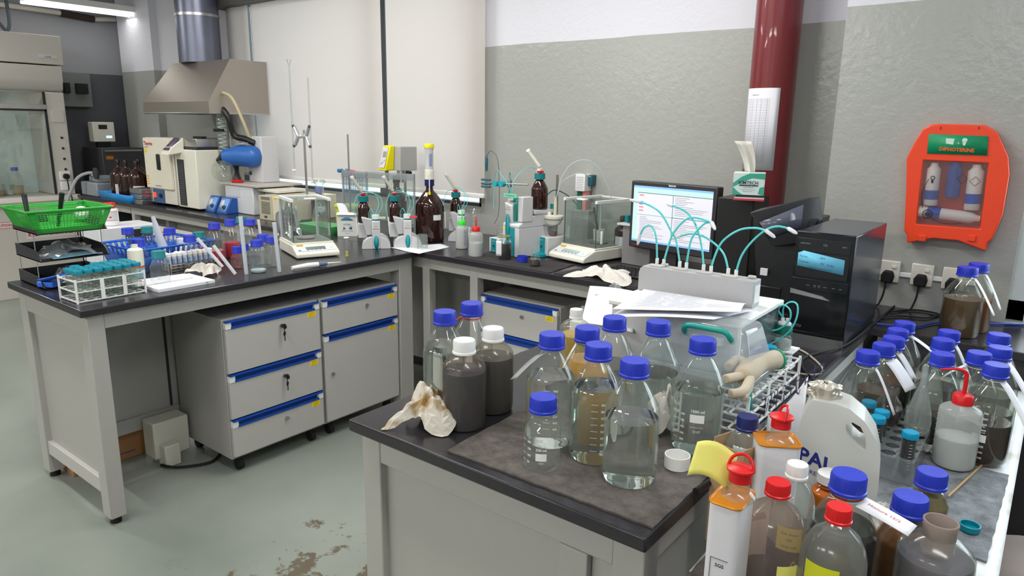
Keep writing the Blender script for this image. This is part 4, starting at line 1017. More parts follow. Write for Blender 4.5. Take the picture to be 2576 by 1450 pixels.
amber_round('large amber bottle with black cap and white label behind the two dosing units', near(962, 606, BZ, .05)+Vector((.02, .10, 0)), .055, .36, capr=.021, caph=.04, extra=lab_patch(.05, .10, .145))
amber_round('amber bottle with blue cap standing on the back worktop behind the left balance', Vector((-3.93, 2.93, BZ)), .056, .232, cap='blue', capr=.025, caph=.036)
# acrylic splash shield with perforated end
ac = thing('acrylic_shield', 'clear acrylic splash shield standing behind the dosing units', 'shield', (-3.33, 2.655, BZ), math.radians(12))
MB().box(0, -.003, 0, .17, .003, .37).build('side_plate', thin('grey_acrylic', (.78, .84, .88), .22, (.55, .6, .64), refl=1.0), ac, smooth=False)
MB().box(.17, -.003, .0, .50, .003, .37).build('front_plate', acrylic, ac, smooth=False)
MB().box(-.005, -.006, .345, .50, .006, .38).build('top_strip', thin('strip_acrylic', (.8, .84, .86), .35, (.7, .72, .75)), ac, smooth=False)
for x in (-.004, .168, .492): MB().box(x, -.006, 0, x+.008, .006, .38).build('edge_strip', thin('strip_acrylic', (.8, .84, .86), .35, (.7, .72, .75)), ac, smooth=False)
m = MB()
for i in range(8):
    for j in range(7): m.add([(.03+.016*i+.0035*math.cos(k*PI/3), -.0036, .27+.012*j+.0035*math.sin(k*PI/3)) for k in range(6)], [tuple(range(6))])
m.build('perforations', pm('dark_holes', rgb(70, 80, 90), .6), ac)
# retort stand with blue clamps and red jaws
def stand(label, p, h, r=.0055, base=(-.06, -.10, .06, .06)):
    t = thing('retort_stand', label, 'stand', tuple(p))
    if base: MB().box(base[0], base[1], 0, base[2], base[3], .012).build('base_plate', pm('dark_enamel', rgb(60, 60, 62), .5), t, bevel=.002)
    MB().cyl((0, 0, .01), (0, 0, h), r, seg=12).build('rod', steel, t)
    return t
s1 = stand('retort stand with blue knobs and red clamp jaws behind the acrylic shield', (-3.45, 2.80, BZ), zat((-3.45, 2.80, BZ), 338)-BZ)
hz = zat((-3.45, 2.80, BZ), 430)-BZ
cl = MB().cyl((-.055, -.02, hz), (.05, -.03, hz), .006, seg=10).cyl((-.015, 0, hz-.012), (-.015, 0, hz+.012), .013, seg=12).build('boss_head', steel, s1)
for x in (-.045, .045): MB().cyl((x, -.045, hz), (x, -.015, hz), .012, seg=12).build('clamp_knob', pm('clamp_blue', rgb(50, 110, 170), .4), s1)
MB().tube([(.05, -.03, hz+.004), (.09, -.04, hz+.006), (.14, -.05, hz+.002)], [.007, .006, .003], 8).build('clamp_jaw', pm('clamp_red', rgb(205, 75, 50), .4), s1)
MB().tube([(.05, -.03, hz-.004), (.07, -.035, hz-.018), (.105, -.045, hz-.020)], [.006, .005, .003], 8).build('clamp_jaw', pm('clamp_red', rgb(205, 75, 50), .4), s1)
# yellow-faced controller on a stand
yc = thing('stirrer_controller', 'yellow-faced overhead controller on a post above the acrylic shield', 'controller', (-3.31, 3.04, BZ), -.18)
cz = zat((-3.30, 3.0, BZ), 430)-BZ; cz2 = zat((-3.30, 3.0, BZ), 366)-BZ
MB().cyl((.03, .06, 0), (.03, .06, cz+.03), .009, seg=12).build('post', steel, yc)
MB().box(-.05, -.02, 0, .10, .14, .014).build('foot_plate', darkp, yc, bevel=.002)
MB().hexa([(-.01, -.02, cz+.003), (.105, -.02, cz+.003), (.105, .10, cz+.003), (-.01, .10, cz+.003), (-.01, -.02, cz2-.006), (.105, -.02, cz2-.006), (.105, .10, cz2-.006), (-.01, .10, cz2-.006)]).build('housing', pm('mid_grey', rgb(172, 172, 168), .4), yc, bevel=.003)
fr_ = MB().hexa([(-.065, -.075, cz-.002), (.012, -.070, cz-.002), (.030, -.02, cz+.004), (-.02, -.02, cz+.004), (-.035, -.055, cz2), (.040, -.050, cz2), (.045, -.02, cz2), (.0, -.02, cz2)]).build('face', yellowp, yc, bevel=.006)
q0, q1, q2, q3 = Vector((-.053, -.0765, cz+.018)), Vector((.003, -.073, cz+.018)), Vector((.026, -.0535, cz2-.012)), Vector((-.030, -.0575, cz2-.012))
qf = lambda u, v, e=0: tuple(q0*(1-u)*(1-v)+q1*u*(1-v)+q2*u*v+q3*(1-u)*v+Vector((0, -e, .0)))
MB().quad(qf(0, 0), qf(1, 0), qf(1, 1), qf(0, 1)).build('keypad', pm('silver_panel', rgb(214, 214, 220), .35), fr_)
MB().quad(qf(.28, .52, .0012), qf(.88, .52, .0012), qf(.88, .8, .0012), qf(.28, .8, .0012)).build('display', pm('lcd_olive', rgb(148, 152, 148), .2), fr_)
for u, v in ((.25, .2), (.5, .25), (.75, .36)): MB().quad(qf(u-.07, v-.04, .0014), qf(u+.07, v-.04, .0014), qf(u+.07, v+.04, .0014), qf(u-.07, v+.04, .0014)).build('key', pm('key_grey', rgb(150, 150, 175), .5), fr_)
for x in (.02, .07): MB().cyl((x, .02, cz-.07), (x, .02, cz+.004), .012, seg=14).build('chuck', chrome, yc)
MB().cyl((.10, .03, cz-.008), (.135, .03, cz-.008), .012, seg=14).build('clamp_knob', blackp, yc)
# tissue box on the back-left with printed blue shapes
kb = thing('tissue_box', 'small white tissue box with blue triangle print and open lid', 'box', (-3.33, 2.60, BZ), math.radians(38))
kw, kd, kh = .118, .115, .125
MB().box(0, 0, 0, kw, kd, kh).build('carton', pm('carton_white', rgb(226, 226, 220), .7), kb, bevel=.001)
MB().grid(lambda u, v: (kw*u, -.012+.05*v*1.2, kh+.002+.012*math.sin(PI*v)), 4, 5).build('open_flap', pm('carton_white', rgb(226, 226, 220), .7), kb, solid=.0012)
MB().grid(lambda u, v: (.012+.055*u-.02*v, .02+.02*v, kh+.01+.055*v), 5, 5).build('tissue', paper, kb, solid=.001)
m = MB().add([(.02, -.0008, .094), (.098, -.0008, .094), (.072, -.0008, .112), (.046, -.0008, .112)], [(0, 1, 2, 3)]).add([(.035, -.0008, .04), (.05, -.0008, .045), (.038, -.0008, .06)], [(0, 1, 2)]).add([(.07, -.0008, .045), (.086, -.0008, .04), (.088, -.0008, .06), (.074, -.0008, .058)], [(0, 1, 2, 3)])
m.add([(-.0008, .06, .02), (-.0008, .045, .05), (-.0008, .06, .09), (-.0008, .075, .05)], [(0, 1, 2, 3)])
m.build('printed_shapes', pm('print_blue', rgb(50, 125, 165), .6), kb, solid=.0004)
MB().text('ULTRA', .014, lambda u, v: (kw/2+u, -.0012, .066+v)).text('DELICATE TASK WIPERS', .0065, lambda u, v: (kw/2+u, -.0012, .030+v)).text('280 sheets', .006, lambda u, v: (kw/2+u, -.0012, .018+v)).build('lettering', pm('grey_ink', rgb(110, 100, 110), .7), kb, smooth=False)
# flask with yellow liquid, yellow-green box, green tray
fl = thing('glass_flask', 'clear stoppered flask with amber liquid and white label behind the left balance', 'flask', (-3.72, 2.78, BZ))
fpz = [(.05, 0), (.062, .006), (.060, .03), (.045, .10), (.030, .15), (.026, .17), (.026, .27), (.040, .285), (.030, .30)]
MB().lathe(fpz, seg=28, cap1=False).build('glass_body', hglass, fl)
MB().lathe([(.048, .003), (.059, .008), (.057, .03), (.048, .06)], seg=28).build('liquid', liquid('amber_brown', (150, 92, 50)), fl)
strip(MB(), .040, tocam(fl.location), -.03, .03, .10, .135, 6, lift=.003).build('paper_label', paper, fl)
MB().text('TC', .02, wrap(.0435, .108, tocam(fl.location))).build('lettering', ink, fl, smooth=False)
yb_ = thing('plastic_tub', 'yellow-green plastic tub behind the white tissue box', 'tub', (-3.56, 2.90, BZ))
MB().box(-.09, -.06, 0, .10, .06, .125).build('tub_body', pm('lime', rgb(178, 195, 60), .5), yb_, bevel=.006)
MB().box(-.095, -.065, .125, .105, .065, .145).build('lid', pm('lime_lid', rgb(200, 215, 40), .4), yb_, bevel=.004)
gt = thing('plastic_tray', 'shallow green plastic tray seen through the balance shield', 'tray', (-3.52, 2.60, BZ))
MB().hexa([(-.13, -.02, 0), (.13, -.02, 0), (.13, .10, 0), (-.13, .10, 0), (-.15, -.04, .05), (.15, -.04, .05), (.15, .12, .05), (-.15, .12, .05)]).build('tray_body', pm('green_tray', rgb(70, 160, 90), .4), gt)
# beaker and papers at the bench corner
def beaker(label, p, R, h, liq=None, lvl=.0, mat=glass, name='beaker', inv=False):
    t = thing(name, label, 'beaker', tuple(p))
    pr = [(R*.92, 0), (R, .004), (R, h-.003), (R*1.06, h)]
    if inv: pr = [(R*1.05, 0), (R, .003), (R, h-.006), (R*.9, h)]
    MB().lathe(pr, seg=26, cap0=not inv, cap1=inv).build('glass_body', mat, t)
    if liq is not None: MB().lathe([(R*.9, .002), (R*.97, .005), (R*.97, lvl)], seg=24).build('liquid', liq, t)
    return t
bk = near(1063, 628, BZ+.003, .027)
beaker('upturned glass beaker standing on a paper sheet at the bench corner', bk+Vector((0, 0, .002)), .0275, .075, inv=True, mat=hglass)
pc = [at(x, y, BZ) for x, y in ((980, 624), (1055, 640), (1132, 622), (1108, 614))]
tag(MB().grid(lambda u, v: tuple((pc[0]*(1-u)*(1-v)+pc[1]*u*(1-v)+pc[2]*u*v+pc[3]*(1-u)*v)+Vector((0, 0, .0018+.001*math.sin(u*7+v*5)))), 14, 10).build('paper_sheet', paper, None, solid=.0006), 'white paper sheet hanging over the corner between left bench and back worktop', 'paper')
def wash_bottle(label, p, R, H, capm, liq, lvl, ang, nozzle=1.0, sh=.02, gradm=None):
    t = plastic_bottle(label, p, R, H, cap=None, capr=.02, caph=.022, liq=liq, level=lvl, sh=sh, body=hdpe_thin, name='wash_bottle')
    z = H-.022; cm = capm
    cp_ = MB().lathe([(.0215, 0), (.0215, .018), (.018, .022), (.006, .024)], (0, 0, z), 30, flute=.0006, fz=(.001, .0185)).build('screw_cap', cm, t)
    c, s = math.cos(ang), math.sin(ang); k = nozzle
    pts = cr([(0, 0, z+.02), (0, 0, z+.055*k), (.008*c, .008*s, z+.066*k), (.045*c*k, .045*s*k, z+.066*k+.002)], 6) if k >= 1 else cr([(0, 0, z+.02), (.001, 0, z+.055), (-.012*-c, .012*s, z+.075), (.02*c, .02*s, z+.072)], 6)
    n = len(pts)
    MB().tube(pts, [.0036-.0018*(i/n) for i in range(n)], 9).build('spout', cm, t)
    if gradm:
        m = MB(); a = tocam(p)+.5
        for i in range(8): strip(m, R, a, -.006, .004 if i % 2 else .008, .03+i*.010, .032+i*.010, 3)
        m.text('ml', .01, wrap(R, .022, a)).build('graduations', gradm, t, smooth=False)
    return t
hdpe_thin = thin('natural_squeeze_plastic', (.93, .93, .92), .40, (.86, .87, .87), refl=1.0, rough=.15)
milky = liquid('milky', (205, 208, 206), .3)
brightgreen = pm('bright_green', rgb(40, 215, 50), .35)
wash_bottle('squeeze wash bottle with bright green cap and spout on the back worktop', near(1162, 628, BZ, .034), .034, .150, brightgreen, milky, .11, 2.4, .9, gradm=blue_ink)
wash_bottle('squeeze wash bottle with red cap and bent red spout on the back worktop', near(1197, 648, BZ, .036), .036, .150, capred, milky, .07, 2.6, .9)
pb = [o for o in bpy.data.objects if o.name.startswith('wash_bottle')][-1]
# stoppered flask with funnel behind
ff = thing('glass_funnel', 'glass funnel resting in a flask behind the green-capped wash bottle', 'funnel', (-2.60, 2.98, BZ))
MB().lathe([(.032, 0), (.036, .01), (.016, .085), (.013, .12)], seg=24, cap1=False).build('flask_body', hglass, ff)
MB().lathe([(.004, .10), (.005, .13), (.038, .185), (.040, .188)], seg=24, cap0=False, cap1=False).build('funnel_cone', hglass, ff)
# large titrator in the middle of the back worktop
tt = thing('titrator', 'large white and teal titrator with amber reagent bottle in the middle of the back worktop', 'titrator', tuple(at(1264, 642, BZ)), math.radians(-12))
MB().box(0, 0, .004, .125, .26, .150).build('lower_housing', lgrey, tt, bevel=.003)
MB().box(.022, -.0016, .006, .095, .002, .1495).build('front_panel', tealp, tt, bevel=.001)
n = 10
arc = [(0, .150), (.26, .150)]+[(.26-.01-.20*math.sin(PI/2*i/n)*1.0, .150+.078*math.sin(PI/2*i/n)+.0) for i in range(n+1)]+[(0.0, .162)]
MB().prism([(0, .150), (.26, .150), (.26, .215), (.12, .215), (.05, .190), (0, .165)], .0, .125, 'x').build('shoulder', lgrey, tt, bevel=.004)
MB().hexa([(.018, .01, .16), (.068, .01, .16), (.068, .055, .19), (.018, .055, .19), (.012, -.002, .272), (.072, -.002, .258), (.072, .05, .288), (.012, .05, .288)]).build('front_tower', lgrey, tt, bevel=.006)
MB().box(.088, .02, .18, .128, .09, .305).build('side_tower', lgrey, tt, bevel=.004)
MB().box(.05, .10, .2145, .13, .23, .235).build('bottle_shelf', lgrey, tt, bevel=.003)
e = MB(); e.add([(.040+.015*math.cos(2*PI*k/24), -.0035-.0*k, .150+.068*math.sin(2*PI*k/24)) for k in range(24)], [tuple(range(24))]); e.build('teal_window', tealp, tt, solid=.0015)
MB().cyl((.080, .022, .185), (.080, .022, .30), .016, seg=18).build('dosing_cylinder', glz, tt)
MB().cyl((.045, .02, .285), (.045, .02, .305), .02, seg=18).build('valve_head', whitep, tt)
lb = MB().hexa([(.01, -.004, .30), (.115, -.010, .302), (.115, -.006, .302), (.01, .0, .30), (.01, -.004, .318), (.115, -.010, .320), (.115, -.006, .320), (.01, .0, .318)]).build('green_label', pm('mint', rgb(120, 220, 180), .5), tt)
MB().text('0.1M KMnO4 (b)', .011, lambda u, v: (.0625+u, -.0095, .306+v)).build('lettering', ink, lb, smooth=False)
MB().text('5 ml', .010, lambda u, v: (.043+u, -.0045, .246+v)).text('Metrohm', .009, lambda u, v: (.043+u, -.0045, .236+v)).text('Titrino', .010, lambda u, v: (.058+u, -.0025, .10+v)).build('lettering', ink, tt, smooth=False)
MB().box(.004, -.0012, .136, .03, .001, .147).build('sticker', yellow_l, tt)
MB().box(.06, -.003, .065, .066, -.0015, .085).build('white_mark', whitep, tt)
Bq = (.090, .165, .235); pr = [(a*1.0, b*.98) for a, b in prof('500')]
MB().lathe(pr, Bq, 30).build('amber_bottle', amber_d, tt)
MB().lathe([(.0275, .152), (.0275, .180), (.025, .182)], Bq, 34, flute=.0008, fz=(.153, .179)).build('bottle_cap', capteal, tt)
MB().cyl((Bq[0]-.006, Bq[1], Bq[2]+.182), (Bq[0]-.006, Bq[1], Bq[2]+.205), .013, seg=12).build('cap_adapter', whitep, tt)
MB().box(Bq[0]+.0, Bq[1]-.02, Bq[2]+.184, Bq[0]+.024, Bq[1]+.004, Bq[2]+.194).build('valve_tab', capred, tt)
drying_tube(tt, (Bq[0]+.012, Bq[1], Bq[2]+.20), (Bq[0]-.065, Bq[1]-.02, Bq[2]+.285), .010)
tubing(tt, [(.045, .02, .305), (.038, .03, .36), (.045, .06, .41), (.075, .10, .445), (Bq[0]-.006, Bq[1], Bq[2]+.20)])
tubing(tt, [(.035, .02, .305), (.03, .01, .36), (-.01, .0, .40), (-.07, .02, .425), (-.13, .05, .40), (-.15, .06, .32), (-.14, .05, .22)])
tubing(tt, [(.055, .02, .305), (.045, .0, .37), (.05, .02, .43)])
# stirrers
def stirrer(label, p, rz, w=.075, d=.13, h=.085):
    t = thing('magnetic_stirrer', label, 'stirrer', tuple(p), rz)
    MB().box(0, 0, .004, w, d, h).build('housing', lgrey, t, bevel=.004)
    MB().box(w*.22, -.0015, .006, w*.78, .002, h-.002).build('front_panel', tealp, t, bevel=.001)
    MB().text('Stirrer', .008, lambda u, v: (w/2+u, -.002, h-.018+v)).text('Metrohm', .006, lambda u, v: (w/2+u, -.002, .012+v)).build('lettering', white_ink, t, smooth=False)
    MB().cyl((w/2, -.0045, h*.5), (w/2, -.001, h*.5), .004, seg=12).build('speed_knob', blackp, t)
    return t
sl = stirrer('small teal-fronted magnetic stirrer left of the large titrator', at(1224, 636, BZ)+Vector((0, .02, 0)), math.radians(-14), .085, .14, .080)
RSm = Matrix.Translation(sl.location) @ RZ(sl.rotation_euler.z)
bkp = RSm @ Vector((.040, .055, .080))
beaker('glass beaker with a little water on the left magnetic stirrer', bkp, .028, .07, water, .018)
sr = stirrer('teal-fronted magnetic stirrer under the white titration cell', at(1347, 641, BZ), math.radians(-14), .095, .16, .100)
MB().lathe([(.0, 0), (.045, 0), (.045, .012), (.02, .02)], (.04, -.005, .002), 26).build('round_foot', tealp, sr)
RSr = Matrix.Translation(sr.location) @ RZ(sr.rotation_euler.z)
vc = RSr @ Vector((.055, .07, .1005))
kf = thing('titration_cell', 'white titration cell with electrode and tubes above the right stirrer', 'titration cell', tuple(vc))
MB().lathe([(.018, 0), (.021, .004), (.022, .055)], seg=24).build('glass_vessel', hglass, kf)
MB().lathe([(.017, .002), (.0205, .005), (.0208, .022)], seg=22).build('liquid', liquid('rust', (92, 42, 24)), kf)
MB().lathe([(.016, .055), (.035, .060), (.047, .085), (.050, .098), (.050, .104), (.02, .106)], seg=30).build('cell_head', creamp, kf)
MB().lathe([(.0485, .086), (.0495, .089)], seg=30, cap0=False, cap1=False).build('blue_ring', pm('blue_ring', rgb(50, 90, 120), .4), kf, solid=.001)
MB().tube(cr([(-.045, -.01, .085), (-.048, -.03, .065), (0, -.052, .055), (.045, -.03, .065), (.048, 0, .09)], 6), .004, 8).build('clip_band', pm('grey_rubber', rgb(110, 110, 112), .6), kf)
MB().tube([(.008, 0, .104), (.008, 0, .175), (.008, 0, .178), (.008, 0, .20)], [.009, .009, .007, .007], 14).build('electrode', cloudy('electrode_plastic', rgb(230, 225, 205), .3, .4), kf)
MB().tube([(-.022, -.01, .104), (-.022, -.01, .122)], .011, 12).build('port_plug', creamp, kf)
MB().tube([(-.025, .02, .104), (-.025, .02, .16)], .010, 12).build('port_plug', tealp, kf)
tubing(kf, [(.015, 0, .20), (.03, .02, .30), (.08, .04, .37), (.14, .08, .385), (.19, .12, .34), (.22, .16, .25), (.225, .18, .19)], .0022, clr_t)
tubing(kf, [(.012, .004, .20), (.025, .03, .27), (.06, .06, .305), (.10, .09, .32), (.13, .13, .30)], .0022, clr_t)
# small dark flask, open blue cap, bottle with taped label of black liquid
media('squat glass bottle of black liquid with a taped paper label before the large titrator', near(1270, 654, BZ+.004, .03), '250', cap=None, liq=liquid('black', (14, 14, 12)), level=.078, far=True, ring=False, extra=lambda t, R, a: (MB().ring((0, 0, .112), .0225, .003, 20, 6).build('string', pm('straw', rgb(150, 150, 80), .8), t),
      MB().grid(lambda u, v: (math.cos(a-.9)*(R+.002+.012*v*0)+(u-.5)*.03*math.sin(-a+.9)*-1, math.sin(a-.9)*(R+.004)+(u-.5)*.03*math.cos(a-.9)*-1*-1, .018+.075*v), 4, 6).build('taped_label', paper, t, solid=.001)))
bc = thing('screw_cap', 'blue screw cap lying upturned beside the small dark flask', 'cap', tuple(near(1314, 661, BZ+.004, .026)))
MB().lathe([(.024, 0), (.0265, .001), (.0265, .028), (.0245, .028), (.0245, .004), (.001, .003)], seg=44, flute=.0007, fz=(.002, .0275)).build('shell', capblue, bc)
sf = thing('glass_flask', 'small open glass flask with dark sediment by the worktop edge', 'flask', tuple(near(1345, 671, BZ+.004, .027)))
MB().lathe([(.024, 0), (.027, .003), (.027, .028), (.022, .042), (.012, .060), (.011, .075), (.014, .082)], seg=26, cap1=False).build('glass_body', glass, sf)
MB().lathe([(.023, .001), (.0262, .004), (.0262, .028), (.025, .032)], seg=24).build('liquid', liquid('dark_brown', (46, 38, 36)), sf)
# electrode stand
es_p = Vector((-2.40, 3.05, BZ))
es = stand('retort stand with teal clamps holding an electrode in front of the blind edge', es_p, zat(es_p, 434)-BZ)
ch = zat(es_p, 463)-BZ
MB().cyl((-.14, -.03, ch-.004), (.14, -.02, ch+.006), .0045, seg=10).cyl((0, 0, ch-.018), (0, 0, ch+.018), .013, seg=12).build('cross_bar', steel, es)
for x in (-.068, -.025): MB().cyl((x, -.05, ch), (x, -.02, ch), .016, seg=14).build('clamp_knob', pm('cyan_knob', rgb(20, 165, 180), .4), es)
for dz in (-.02, -.004, .018): MB().tube([(-.16, -.05, ch+dz), (-.10, -.045, ch+dz)], .006, 8).build('clamp_finger', pm('dark_teal', rgb(30, 90, 105), .4), es)
ez = lambda y: zat(Vector((es_p.x-.13, es_p.y-.045, BZ)), y)-BZ
el = thing('electrode', 'slender combination electrode with teal head clamped on the retort stand', 'electrode', (es_p.x-.13, es_p.y-.045, BZ+ch-.17))
MB().tube([(0, 0, 0), (0, 0, .01), (0, 0, .14), (0, 0, .235)], [.003, .006, .0065, .0065], 12).build('glass_shaft', hglass, el)
MB().tube([(0, 0, .235), (0, 0, .27), (0, 0, .30), (0, 0, .315)], [.006, .0085, .0085, .003], 12).build('head', pm('dark_teal', rgb(30, 90, 105), .4), el)
tubing(el, [(0, 0, .315), (.03, 0, .345), (.075, .0, .31), (.09, .0, .20), (.09, .0, .02), (.075, -.02, -.05)], .0022, pm('grey_cable', rgb(95, 105, 110), .5), 'cable')
# crumpled label taped to the wall
crumple('torn crumpled paper taped to the green wall above the red wash bottle', (-2.42, YB-.010, 1.02), .07, .06, .014, 31, tissue, name='wall_paper_scrap', cat='paper').rotation_euler = (PI/2, 0, .0)
# right balance with shield, foil boat and stirring rod
b2p = at(1379, 650, BZ)
b2 = balance('cream laboratory balance with tall glass shield right of the titration cell', (b2p.x, b2p.y, BZ+.003), math.radians(-12), .245, .37, .275, .215, rgb(176, 190, 182))
M2 = Matrix.Translation(b2.location) @ RZ(b2.rotation_euler.z)
fb = M2 @ Vector((.1225, .2325, .0785))
wb_ = thing('weighing_vessel', 'white weighing vessel with a black stirring rod inside the right balance', 'beaker', tuple(fb))
MB().lathe([(.022, 0), (.026, .004), (.030, .062)], seg=24, cap1=False).build('vessel_wall', cloudy('milk_glass', rgb(228, 228, 218), .4, .3), wb_)
MB().tube([(.008, 0, .01), (-.012, .0, .075), (-.03, .0, .14), (-.034, .0, .17)], [.004, .005, .0065, .006], 10).build('dropper', pm('two_tone_rod', rgb(60, 60, 62), .4), wb_)
# things behind the right balance
de = thing('dosing_unit', 'white dispensing head with teal block on a post behind the right balance', 'titrator', (-2.046, 3.235, BZ), 0)
dz0 = zat((-2.046, 3.235, BZ), 481)-BZ; dz1 = zat((-2.046, 3.235, BZ), 438)-BZ
MB().box(-.03, -.03, dz0, .03, .04, dz1).build('head_box', whitep, de, bevel=.004)
MB().box(.03, .0, dz1-.06, .055, .05, dz1-.004).build('teal_block', pm('dark_teal', rgb(30, 100, 110), .4), de, bevel=.003)
MB().box(-.028, -.01, dz0-.10, .002, .03, dz0).build('dosing_cylinder', pm('dark_green', rgb(20, 110, 85), .4), de)
MB().box(.006, -.01, dz0-.10, .028, .03, dz0).build('piston_block', pm('coral', rgb(235, 140, 140), .5), de)
MB().box(-.05, -.03, .0, .06, .03, dz0-.10).build('column', pm('warm_grey2', rgb(150, 148, 148), .5), de, bevel=.004)
m = MB()
for i in range(8): m.box(-.022, -.0312, dz0+.012+i*(dz1-dz0-.02)/8, .022, -.0300, dz0+.012+i*(dz1-dz0-.02)/8+.0015)
m.build('printed_lines', pm('key_grey', rgb(150, 150, 175), .5), de)
s3 = stand('steel rod stand behind the titration cell', (-2.12, 3.10, BZ), zat((-2.12, 3.10, BZ), 440)-BZ, .0075)
tubing(s3, [(-.02, -.10, .16), (-.035, -.08, .25), (0, -.04, .32), (.06, 0, .30), (.12, .03, .24)], .0028, pm('dark_cable', rgb(50, 65, 72), .5), 'cable')
amber_round('amber chemical bottle with large hazard label between the balance and the monitor', Vector((-1.72, 3.13, BZ)), .052, .215, cap='black', capr=.028, caph=.025, extra=lambda t, R, a: (strip(MB(), R, a+.1, -.06, .06, .03, .115, 10, lift=.0006).build('hazard_label', pm('label_white', rgb(205, 205, 212), .6), t), strip(MB(), R, a+.1, -.06, .06, .022, .030, 10, lift=.0007).build('label_stripe', pm('orange_red', rgb(210, 80, 50), .6), t),
   MB().add([wrap(R, .055, a)(x, y) for x, y in ((-.012, 0), (0, -.012), (.012, 0), (0, .012))], [(0, 1, 2, 3)]).build('hazard_diamond', pm('orange_red', rgb(210, 80, 50), .6), t, solid=.0006)), sh=.25)
bx = thing('instrument_box', 'grey desktop instrument behind the monitor\'s left edge', 'instrument', (-1.66, 3.00, BZ), -.1)
MB().box(0, 0, 0, .16, .22, .185).build('housing', pm('taupe', rgb(130, 128, 130), .5), bx, bevel=.003)
MB().box(-.03, -.01, .186, .17, .22, .196).build('top_plate', lgrey, bx, bevel=.002)
MB().box(.01, .02, .1965, .11, .10, .198).build('printed_sheet', pm('dark_print', rgb(90, 90, 96), .6), bx)
for x in (-.01, .03): MB().cyl((x, .05, .197), (x, .05, .230), .014, seg=14).build('teal_cap', capteal, bx)
# ================================================================ far left: fume cupboard, hood, oven, chillers
fcm = pm('fume_cupboard_enamel', rgb(205, 200, 192), 0.4, noise=.02)
fc = thing('fume_cupboard', 'large cream fume cupboard with raised glass sash at the left edge', 'fume cupboard', (-6.90, 2.56, 0), 0)
# local: x behind the front is negative, y towards the viewer's left is negative
MB().box(-.45, -2.2, 1.955, 0, .02, 2.19).build('top_fascia', fcm, fc, bevel=.004)
MB().prism([(-.45, 1.73), (-.06, 1.73), (-.02, 1.76), (0, 1.83), (0, 1.945), (-.45, 1.945)], -2.2, .0, 'y').build('lower_fascia', fcm, fc, bevel=.003)
MB().box(-.45, -.15, .86, -.02, -.0, 1.73).build('side_column', fcm, fc, bevel=.01)
MB().box(-.45, -2.2, .0, -.04, .0, .80).build('base_cabinet', fcm, fc, bevel=.003)
MB().prism([(-.45, .80), (.02, .80), (.035, .82), (.02, .86), (-.45, .86)], -2.2, .02, 'y').build('work_sill', fcm, fc, bevel=.004)
MB().box(-.455, -2.2, .86, -.44, -.15, 1.73).build('back_liner', pm('pale_liner', rgb(205, 222, 222), .5), fc)
fr = MB()
fr.box(-.03, -2.2, 1.585, -.01, -.15, 1.625)
fr.build('sash_rail', pm('sash_aluminium', rgb(175, 175, 170), .35, .6), fc, bevel=.002)
dk = pm('sash_gasket', rgb(40, 40, 44), .5)
MB().box(-.028, -.165, .87, -.012, -.15, 1.585).build('sash_gasket', dk, fc); MB().box(-.028, -2.2, 1.57, -.012, -.15, 1.585).build('sash_gasket', dk, fc)
MB().box(-.028, -.165, 1.625, -.012, -.15, 1.73).build('sash_gasket', dk, fc)
MB().box(-.024, -2.2, .90, -.020, -.165, 1.57).build('sash_glass', glass, fc, smooth=False); MB().box(-.024, -2.2, 1.625, -.020, -.165, 1.73).build('sash_glass', glass, fc, smooth=False)
for z in (1.35, 1.26, 1.17, 1.08): MB().cyl((-.021, -.06, z), (-.012, -.06, z), .010, seg=14).build('service_knob', dk, fc)
MB().box(-.021, -.12, 1.48, -.014, -.02, 1.58).build('blank_plate', fcm, fc, bevel=.002)
for z in (.90, .985):
    so = MB().box(-.021, -.115, z, -.008, -.03, z+.075).build('socket', whitep, fc, bevel=.003)
pl = MB().cyl((-.008, -.07, 1.02), (.022, -.07, 1.02), .024, seg=16).build('plug', rubber, fc)
tubing(fc, [(.015, -.07, 1.0), (.02, -.068, .95), (.02, -.065, .87), (.045, -.06, .82), (.05, -.05, .5)], .005, rubber, 'power_cord')
lp = MB().box(0, -.16, 2.005, .004, -.03, 2.03).build('brand_plate', pm('silver_panel', rgb(214, 214, 220), .35), fc)
MB().text('FUME', .02, lambda u, v: (.005, -.095+u, 2.008+v)).build('lettering', ink, lp, smooth=False)
# notices on the base cabinet (red lettering)
def notice(y0, y1, z0, z1, txt, size, name='notice', red_border=False):
    n = MB().box(-.0402, y0, z0, -.0385, y1, z1).build(name, pm('notice_white', rgb(222, 218, 214), .6), fc)
    m = MB().text(txt, size, lambda u, v: (-.0375, (y0+y1)/2+u, (z0+z1)/2-size*.35+v), bold=.02)
    if red_border:
        for a, b, c, d in ((y0+.004, y1-.004, z0+.004, z0+.008), (y0+.004, y1-.004, z1-.008, z1-.004), (y0+.004, y0+.008, z0+.004, z1-.004), (y1-.008, y1-.004, z0+.004, z1-.004)): m.box(-.0385, a, c, -.0375, b, d)
    m.build('lettering', red_ink, n, smooth=False)
notice(-.42, -.02, .50, .57, 'KEEP WORK AREA', .045)
notice(-.66, -.50, .60, .665, 'CAUTION', .03, red_border=True)
